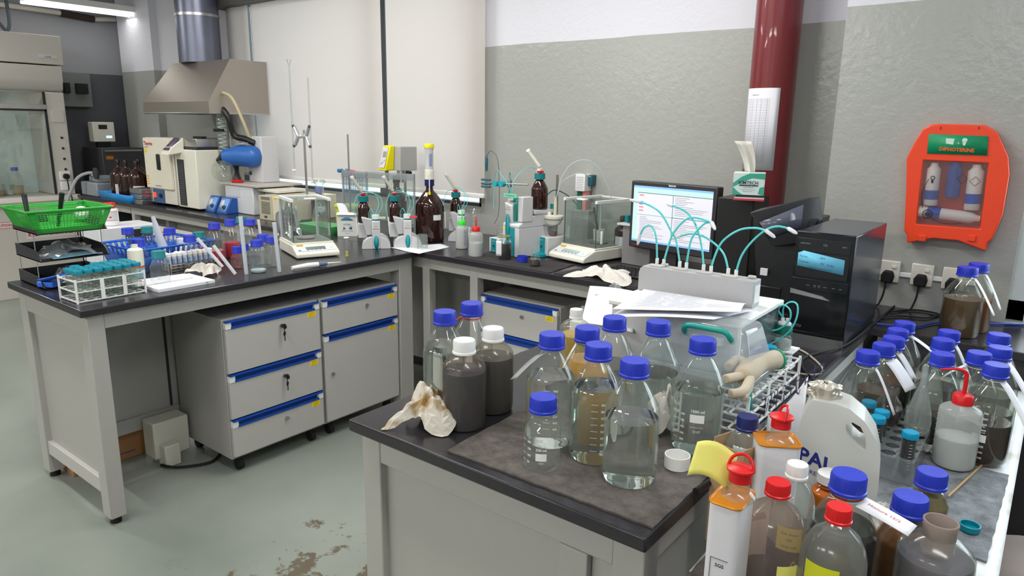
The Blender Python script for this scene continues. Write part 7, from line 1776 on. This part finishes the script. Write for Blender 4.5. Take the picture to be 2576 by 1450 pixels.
media('middle file sample bottle, second from the front', tp(2374, 854, .233), liq=br('brown4', (50, 42, 32)), level=.11, gm=hgl2, group=SB)
media('middle file sample bottle right behind the red-nozzle wash bottle', tp(2373, 890, .233), liq=br('brown5', (34, 22, 14)), level=.088, gm=hgl2, grad=G(7, off=.0), facing=.5, group=SB)
media('sample bottle with light level marks between middle file and right file', tp(2465, 887, .233), liq=br('brown6', (60, 40, 34)), level=.06, gm=hgl2, grad=G(8, off=.0), facing=.2, extra=neck_tag(-1.9, .04, .045, .04), group=SB)
media('farthest sample bottle of the right file', tp(2515, 841, .233), liq=br('brown4', (50, 42, 32)), level=.07, gm=hgl2, group=SB)
media('sample bottle second from the front in the right file with a grey tag', tp(2517, 874, .233), liq=br('brown4', (50, 42, 32)), level=.07, gm=hgl2, extra=neck_tag(1.2, .03, .07, .09), group=SB)
media('front right sample bottle half full of dark brown liquid with printed scale', tp(2508, 917, .233), liq=br('brown7', (46, 26, 14)), level=.098, gm=hgl2, grad=G(9, off=.01), facing=-.35, extra=both(patch(.15), neck_tag(1.35, .022, .075, .09)), group=SB)
media('litre bottle of muddy brown liquid on the worktop before the wall sockets', tp(2436, 672, .226, BZ), liq=br('muddy', (92, 68, 42)), level=.128, gm=hgl2, extra=neck_tag(1.3, .018, .06, .11))
media('litre bottle of clear amber liquid just behind the muddy brown bottle', tp(2464, 663, .226, BZ), liq=br('amber_clear', (120, 62, 16)), level=.112, gm=hgl2, extra=neck_tag(1.3, .018, .05, .11))
for o in [q for q in bpy.data.objects if q.parent is None and str(q.get('label', '')).startswith(('litre bottle of muddy', 'litre bottle of clear amber'))]: o.scale = (1.13, 1.13, .97)
# wash bottle with long red nozzle
t = wash_bottle('white squeeze wash bottle with long bent red nozzle on the sample table', near(2392, 1186, SZt, .042), .0435, .172, capred, milky, .07, PI-.35, 1.0)
for o in list(t.children):
    if o.name.startswith('spout'): bpy.data.objects.remove(o)
MB().tube(cr([(0, 0, .170), (0, 0, .210), (-.004, 0, .224), (-.02, -.004, .228), (-.05, -.010, .222)], 6), [.0045]*12+[.0045-.0002*i for i in range(13)], 10).build('spout', capred, t)
# acrylic tube rack with tubes
ar_ = thing('acrylic_tube_rack', 'clear acrylic tube rack with round holes on the sample table', 'rack', (-.313, 1.626, SZt))
aW, aL, aH = .146, .36, .055
def holed(z):
    m = MB(); nx, ny = 4, 8; px_, py_ = aW/nx, aL/ny
    for i in range(nx):
        for j in range(ny):
            cx_, cy_ = (i+.5)*px_, (j+.5)*py_; k = 16; vs = []; fs = []
            for q in range(k):
                a = 2*PI*q/k; c, s_ = math.cos(a), math.sin(a); sc_ = 1/max(abs(c), abs(s_))
                vs += [(cx_+c*.0158, cy_+s_*.0158, z), (cx_+c*sc_*px_/2, cy_+s_*sc_*py_/2, z)]
            for q in range(k): b = 2*q; n2 = 2*((q+1) % k); fs.append((b, b+1, n2+1, n2))
            m.add(vs, fs)
    return m
acr2 = thin('rack_acrylic', (.90, .92, .92), .16, (.72, .74, .76), refl=1.8, edge=(.8, .82, .82))
holed(aH).build('holed_plate', acr2, ar_, solid=.0025, smooth=False)
m = MB().box(0, 0, 0, aW, aL, .0025).build('base_plate', acr2, ar_, smooth=False)
for x in (0, aW-.003): MB().box(x, 0, .0025, x+.003, aL, aH-.0015).build('side_plate', acr2, ar_, smooth=False)
MB().box(.003, 0, .0025, aW-.003, .003, aH-.0015).build('front_plate', acr2, ar_, smooth=False)
blk_l = liquid('black_red', (24, 10, 10))
def hole(i, j): return Vector((ar_.location.x+(i+.5)*aW/4, ar_.location.y+(j+.5)*aL/8, SZt+.003))
falcon('sky-blue-capped tube of black liquid at the near right of the acrylic rack', hole(3, 0), 'sky', blk_l, .095, s=1.0)
falcon('sky-blue-capped tube of black liquid in the middle of the acrylic rack', hole(1, 1), 'sky', blk_l, .095, s=1.0)
falcon('sky-blue-capped tube just behind the middle one in the acrylic rack', hole(1, 2), 'sky', blk_l, .095, s=1.0)
falcon('sky-blue-capped tube half hidden behind the handled jug', hole(0, 3), 'sky', blk_l, .085, s=1.0)
def pear(label, p, R, H, liq=None, tilt=0, inv=False, name='pear_flask', zoff=0):
    t = thing(name, label, 'flask', tuple(p))
    pr = [(.002, 0), (R*.30, H*.06), (R*.62, H*.28), (R*.96, H*.52), (R, H*.64), (R*.85, H*.76), (R*.50, H*.86), (R*.42, H*.90), (R*.44, H*.96), (R*.55, H)]
    M = RX(tilt)
    if inv:
        pr = [(.006, 0), (R*.6, .004), (R*.95, H*.10), (R, H*.20), (R*.9, H*.34), (R*.55, H*.56), (R*.22, H*.72), (.007, H*.80), (.006, H*.97), (.001, H)]
        MB().lathe(pr, seg=26).xf(M).build('glass_body', hglass, t)
    else: MB().lathe(pr, seg=28, cap1=False).xf(M).build('glass_body', glass, t)
    if liq is not None: MB().lathe([(max(r-.0015, .001), z+.001) for r, z in pr if z < H*.70], seg=26).xf(M).build('liquid', liq, t)
    return t
pear('open pear-shaped flask of dark liquid standing in the acrylic rack', Vector((at(2222, 1112, TZ+.012).x, at(2222, 1112, TZ+.012).y, SZt+.003)), .0315, .145, liquid('dark_ruby', (40, 14, 10)))
pear('inverted pear-shaped glass with thin stem, nearer of two on the acrylic rack', hole(3, 3)+Vector((-.005, 0, aH)), .028, .175, inv=True)
pear('inverted pear-shaped glass with thin stem, farther of two behind the acrylic rack', hole(3, 6)+Vector((.0, 0, aH)), .028, .175, inv=True)
# milk-type jug
jw = Vector((-.272, 1.385, SZt)); jr = tocam(jw)+PI/2
jug = thing('plastic_jug', 'white handled plastic jug marked PAL with foil-covered mouth', 'jug', tuple(jw), jr)
kp = 1/ppm(jw+Vector((0, 0, .12)))
ox = [(2012, 1330), (2001, 1250), (2002, 1160), (2008, 1105), (2020, 1070), (2030, 1056), (2080, 1056), (2112, 1062), (2148, 1084), (2176, 1118), (2191, 1160), (2195, 1225), (2190, 1330)]
zb_ = 1335
outl = [((x-2098)*kp, max(0, (zb_-y)*kp*1.16)) for x, y in ox]
hole_ = [((x-2098)*kp, (zb_-y)*kp*1.16) for x, y in ((2108, 1098), (2122, 1090), (2140, 1097), (2153, 1116), (2158, 1146), (2142, 1142), (2124, 1130), (2111, 1114))]
ringmesh(outl[::-1], hole_, -.040, .040).build('jug_body', hdpe, jug, bevel=.010, seg=4)
nx_ = (2052-2098)*kp; nz_ = (1335-1056)*kp*1.16
MB().lathe([(.026, 0), (.025, .012)], (nx_, 0, nz_-.004), 24).build('neck', hdpe, jug)
fo = MB().grid(lambda u, v: ((.0275+.002*math.sin(u*40)+.003*math.sin(v*9+u*13))*math.cos(2*PI*u)*(1-.85*max(0, v-.7)/.3)+nx_, (.0275+.002*math.sin(u*40))*math.sin(2*PI*u)*(1-.85*max(0, v-.7)/.3), nz_-.002+.026*min(1, v*1.2)+.002*math.sin(u*31+v*17)), 40, 10)
fo.build('foil_cover', pm('crinkled_film', rgb(200, 195, 180), .25, .6), jug, smooth=False)
MB().ring((nx_, 0, nz_+.001), .024, .0022, 24, 6).build('tie_string', pm('twine', rgb(185, 155, 105), .9), jug)
MB().text('PAL', .040, lambda u, v: (-.036+u*.95, -.0408, .118+v-.25*u), bold=.03).text('RESIDUE', .012, lambda u, v: (-.022+u, -.0408, .096+v-.25*u)).build('handwriting', pm('marker_blue', rgb(35, 45, 130), .6), jug, smooth=False)
# tins with red pull caps
def tin(label, corners, h, p, note=False, label_txt=False):
    c = [Vector((q.x, q.y, 0)) for q in corners]; ctr = sum(c, Vector())/4
    rz = math.atan2((c[1]-c[0]).y, (c[1]-c[0]).x)
    w = ((c[1]-c[0]).length+(c[2]-c[3]).length)/2; d = ((c[3]-c[0]).length+(c[2]-c[1]).length)/2
    t = thing('solvent_tin', label, 'tin', (ctr.x, ctr.y, SZt), rz)
    r = .011; seg = 6
    def rr(w, d, r):
        P = []
        for cx_, cy_, a0 in ((w/2-r, d/2-r, 0), (-w/2+r, d/2-r, PI/2), (-w/2+r, -d/2+r, PI), (w/2-r, -d/2+r, 3*PI/2)):
            for k in range(seg+1): a = a0+PI/2*k/seg; P.append((cx_+r*math.cos(a), cy_+r*math.sin(a)))
        return P
    MB().prism(rr(w, d, r), 0, h-.004, 'z').build('tin_body', pm('tin_white', rgb(222, 222, 226), .35, noise=.04), t)
    brass = pm('brass_lacquer', rgb(205, 130, 30), .3, .25, noise=.15)
    MB().tube([(x, y, h-.002) for x, y in rr(w, d, r)], .0022, 6, closed=True).build('top_seam', brass, t)
    MB().prism(rr(w-.004, d-.004, r-.002), h-.010, h-.0020, 'z').build('top_plate', brass, t)
    MB().lathe([(.026, 0), (.024, .005), (.0155, .011), (.0145, .030)], (p[0], p[1], h-.004), 26, cap1=False).build('spout', frost, t)
    cpz = h+.022
    cp_ = MB().lathe([(.0165, 0), (.0165, .014), (.020, .017), (.020, .020), (.012, .024)], (p[0], p[1], cpz), 26).build('pull_cap', capred, t)
    MB().tube(cr([(p[0]-.019, p[1], cpz+.018), (p[0]-.014, p[1]+.004, cpz+.032), (p[0], p[1]+.008, cpz+.038), (p[0]+.014, p[1]+.004, cpz+.032), (p[0]+.019, p[1], cpz+.018)], 5), .0024, 8).build('pull_ring', capred, cp_)
    return t, w, d
h1 = .225
t1, w1_, d1_ = tin('white solvent tin with red ring cap and yellow note at the sample table edge', [at(1783, 1258, SZt+h1), at(1861, 1284, SZt+h1), at(1905, 1232, SZt+h1), at(1822, 1212, SZt+h1)], h1, (.006, .008))
MB().text('SGS', .008, lambda u, v: (w1_/2-.022+u, -d1_/2-.0006, .125+v), bold=.02).box(w1_/2-.036, -d1_/2-.0008, .02, w1_/2-.0354, -d1_/2, .138).box(w1_/2-.036, -d1_/2-.0008, .1375, w1_/2-.010, -d1_/2, .138).build('printed_label', pm('dark_ink', rgb(50, 55, 70), .6), t1, smooth=False)
nt_ = MB().grid(lambda u, v: (-.012-.052*u+.004*v, .012-.03*u+.02*v, h1+.028+.018*v+.016*math.sin(PI*u*.8)+.010*u-.03*(1-v)), 10, 6).build('yellow_note', pm('note_yellow', rgb(232, 228, 120), .7), t1, solid=.0005)
t2, _, _ = tin('second white solvent tin with red cap behind the brown carton', [at(1922, 1100, SZt+h1), at(1944, 1140, SZt+h1), at(1991, 1106, SZt+h1), at(1962, 1072, SZt+h1)], h1, (.0, .004))
# open kraft carton with bottle inside
kc = [at(1812, 1104, SZt+.205), at(1890, 1140, SZt+.205), at(1941, 1097, SZt+.205), at(1862, 1071, SZt+.205)]
ctr = sum(kc, Vector())/4; kz = math.atan2((kc[1]-kc[0]).y, (kc[1]-kc[0]).x); kw_ = (kc[1]-kc[0]).length; kd_ = (kc[2]-kc[1]).length
kr = thing('open_carton', 'open brown kraft carton holding a navy-capped bottle', 'carton', (ctr.x, ctr.y, SZt), kz)
kraft2 = pm('kraft', rgb(176, 146, 112), .8, noise=.06)
for q in ((-kw_/2, -kd_/2, 0, kw_/2, -kd_/2+.0015, .198), (-kw_/2, kd_/2-.0015, 0, kw_/2, kd_/2, .205), (-kw_/2, -kd_/2+.0015, 0, -kw_/2+.0015, kd_/2-.0015, .205), (kw_/2-.0015, -kd_/2+.0015, 0, kw_/2, kd_/2-.0015, .205)):
    MB().box(*q).build('carton_wall', kraft2, kr, smooth=False)
MB().box(-kw_/2+.0015, -kd_/2+.0015, 0, kw_/2-.0015, kd_/2-.0015, .0015).build('carton_floor', kraft2, kr, smooth=False)
nb_ = plastic_bottle('navy-capped bottle with handwritten date label inside the kraft carton', Vector((ctr.x, ctr.y, SZt+.002)), .035, .245, cap='navy', capr=.0185, caph=.025, body=hglass, sh=.04, extra=lambda t, R, a: (strip(MB(), R*.86, a+.1, -.024, .020, .170, .196, 8, lift=.001).build('date_label', paper, t), MB().text('2016 - Jn.', .012, wrap(R*.86, .178, a+.05, lift=.0022)).build('handwriting', ink, t, smooth=False)))
# more front sample containers
pinkf = thin('brownish_jug_plastic', (.80, .70, .64), .28, (.58, .47, .41), refl=1.1, rough=.12)
jg = plastic_bottle('round brownish plastic bottle with red cap and side grip beside the front tin', tp(1959, 1212, .225), .048, .225, cap='red', capr=.0185, caph=.021, liq=liquid('greenblack', (30, 34, 34)), level=.07, body=pinkf, sh=.075, neck=.013,
   extra=lambda t, R, a: (tubing(t, [(.014*math.cos(a-1.5), .014*math.sin(a-1.5), .165), (.040*math.cos(a-1.5), .040*math.sin(a-1.5), .150), (.042*math.cos(a-1.5), .042*math.sin(a-1.5), .120), (.034*math.cos(a-1.5), .034*math.sin(a-1.5), .112)], .005, pinkf, 'grip'), strip(MB(), R, a+.55, -.016, .016, .070, .112, 4, lift=.0012).build('yellow_note', pm('note_yellow', rgb(232, 228, 120), .7), t)))
pet = plastic_bottle('slim clear bottle with white cap, yellow note and navy label', tp(2007, 1167, .235), .033, .235, cap='white', capr=.0165, caph=.022, liq=None, body=hglass, sh=.055, neck=.012, extra=lambda t, R, a: (MB().lathe([(R+.0006, .03), (R+.0006, .105)], seg=32, cap0=False, cap1=False).build('navy_label', pm('label_navy', rgb(30, 34, 84), .5), t), strip(MB(), R, a, -.019, .019, .100, .140, 6, lift=.0014).build('yellow_note', pm('note_yellow', rgb(232, 228, 120), .7), t),
   MB().text('A', .022, wrap(R, .070, a+.3, lift=.0012)).build('lettering', white_ink, t, smooth=False), MB().text('Size water', .006, wrap(R, .128, a, lift=.002)).text('OK', .006, wrap(R, .118, a, lift=.002)).text('Urea-100', .006, wrap(R, .106, a, lift=.002)).build('handwriting', ink, t, smooth=False)))
media('litre bottle of black liquid with red string and a curled white tag at the front', tp(2137, 1192, .233), liq=liquid('black', (14, 14, 12)), level=.150, gm=hgl2, extra=both(neck_tag(1.25, .040, .075, .015, .194, 'Mixture 15/2'), lambda t, R, a: MB().ring((0, 0, .199), .0235, .0013, 26, 6).build('red_string', pm('string_red', rgb(150, 60, 40), .8), t)))
plastic_bottle('plastic bottle with small red cap and yellow liquid at the very front of the table', tp(2113, 1274, .225), .0455, .225, cap='red', capr=.0178, caph=.022, liq=liquid('straw_liq', (196, 184, 116)), level=.085, body=frost, sh=.07, neck=.0135, extra=lambda t, R, a: strip(MB(), R, a-.30, -.024, .024, .105, .150, 8, lift=.0012).build('yellow_note', pm('note_bright', rgb(214, 216, 40), .5), t))
smear = pm('smeared_amber', rgb(96, 60, 22), .3, noise=.6, scale=90)
media('blue-capped bottle smeared with amber residue at the front right', tp(2293, 1248, .184), '500', liq=smear, level=.145, gm=hgl2)
media('blue-capped small bottle of murky olive liquid behind the smeared one', tp(2346, 1186, .143), '250', liq=liquid('olive', (112, 100, 58)), level=.100, gm=hgl2)
oj = plastic_bottle('open wide-mouth plastic bottle of grey liquid at the bottom right corner', tp(2368, 1312, .185), .052, .185, cap=None, caph=.022, liq=liquid('grey_liq', (84, 82, 92)), level=.128, body=frost, sh=.034, neck=.023, capr=.02)
MB().lathe([(.0225, .140), (.0225, .180), (.0238, .183), (.0238, .1855), (.0210, .1855), (.0205, .145)], seg=32, cap0=False, cap1=False).build('threaded_neck', thin('neck_brownish', (.7, .6, .55), .6, (.55, .47, .43), refl=1.0), oj)
jr_ = amber_round('small amber jar with white lid tucked behind the black liquid bottle', tp(2092, 1190, .13), .032, .13, cap='white', capr=.024, caph=.018, mat=liquid('jar_amber', (180, 95, 25)), sh=.2)
# ring cap, stick, tissues, glass tube, plastic sleeve
rc = thing('ring_cap', 'teal ring-shaped cap lying on the grey mat', 'cap', tuple(at(2438, 1334, TZ+.0062)))
MB().lathe([(.0165, 0), (.0178, .001), (.0178, .012), (.0160, .012), (.0155, .004), (.0005, .003)], seg=36).build('shell', pm('ring_teal', rgb(0, 130, 150), .35), rc)
stk = thing('wooden_stick', 'thin wooden stick leaning from the olive bottle onto the paper', 'stick', tuple(at(2385, 1250, TZ+.010)))
e_ = at(2494, 1148, TZ+.006)-Vector(stk.location)
MB().tube([(0, 0, 0), tuple(e_)], .0025, 8).build('stick', pm('bamboo', rgb(176, 140, 96), .6), stk)
crumple('crumpled white tissue between the black liquid bottle and the smeared bottle', tuple(at(2212, 1330, TZ+.006)), .06, .09, .05, 51, tissue)
gt_ = thing('glass_tube', 'empty glass tube lying near the acrylic rack', 'tube', tuple(at(2232, 1278, TZ+.016)), .5)
MB().tube([(-.035, 0, 0), (.03, 0, 0), (.04, 0, 0)], [.010, .010, .004], 18).build('glass_body', glass, gt_)
crumple('small crumpled paper beside the pear-shaped glasses', tuple(at(2340, 1140, TZ+.002)), .05, .05, .03, 61, tissue)
sl_c = [at(2206, 832, TZ+.012), at(2215, 850, TZ+.010), at(2150, 1030, TZ+.006), at(2055, 1042, TZ+.008)]
sheet('clear plastic sleeve with papers lying along the gap beside the left file of bottles', sl_c, lambda u, v: .002+.004*math.sin(u*6+v*4), name='plastic_sleeve', mat=plastic_film, th=.0012)
# lab stool at the bottom right
st_p = at(2600, 1440, .62)
stl = thing('lab_stool', 'round brown-topped laboratory stool at the bottom right corner', 'stool', (st_p.x+.05, st_p.y, 0))
MB().lathe([(.16, .585), (.175, .595), (.175, .615), (.165, .622), (.001, .622)], seg=36).build('seat', pm('stool_brown', rgb(120, 104, 94), .5, noise=.2, scale=12), stl)
for k in range(4):
    a = PI/4+k*PI/2; MB().cyl((.11*math.cos(a), .11*math.sin(a), .587), (.19*math.cos(a), .19*math.sin(a), 0), .012, seg=12).build('leg', darkp, stl)
MB().ring((0, 0, .22), .163, .007, 32, 8).build('foot_ring', steel, stl)
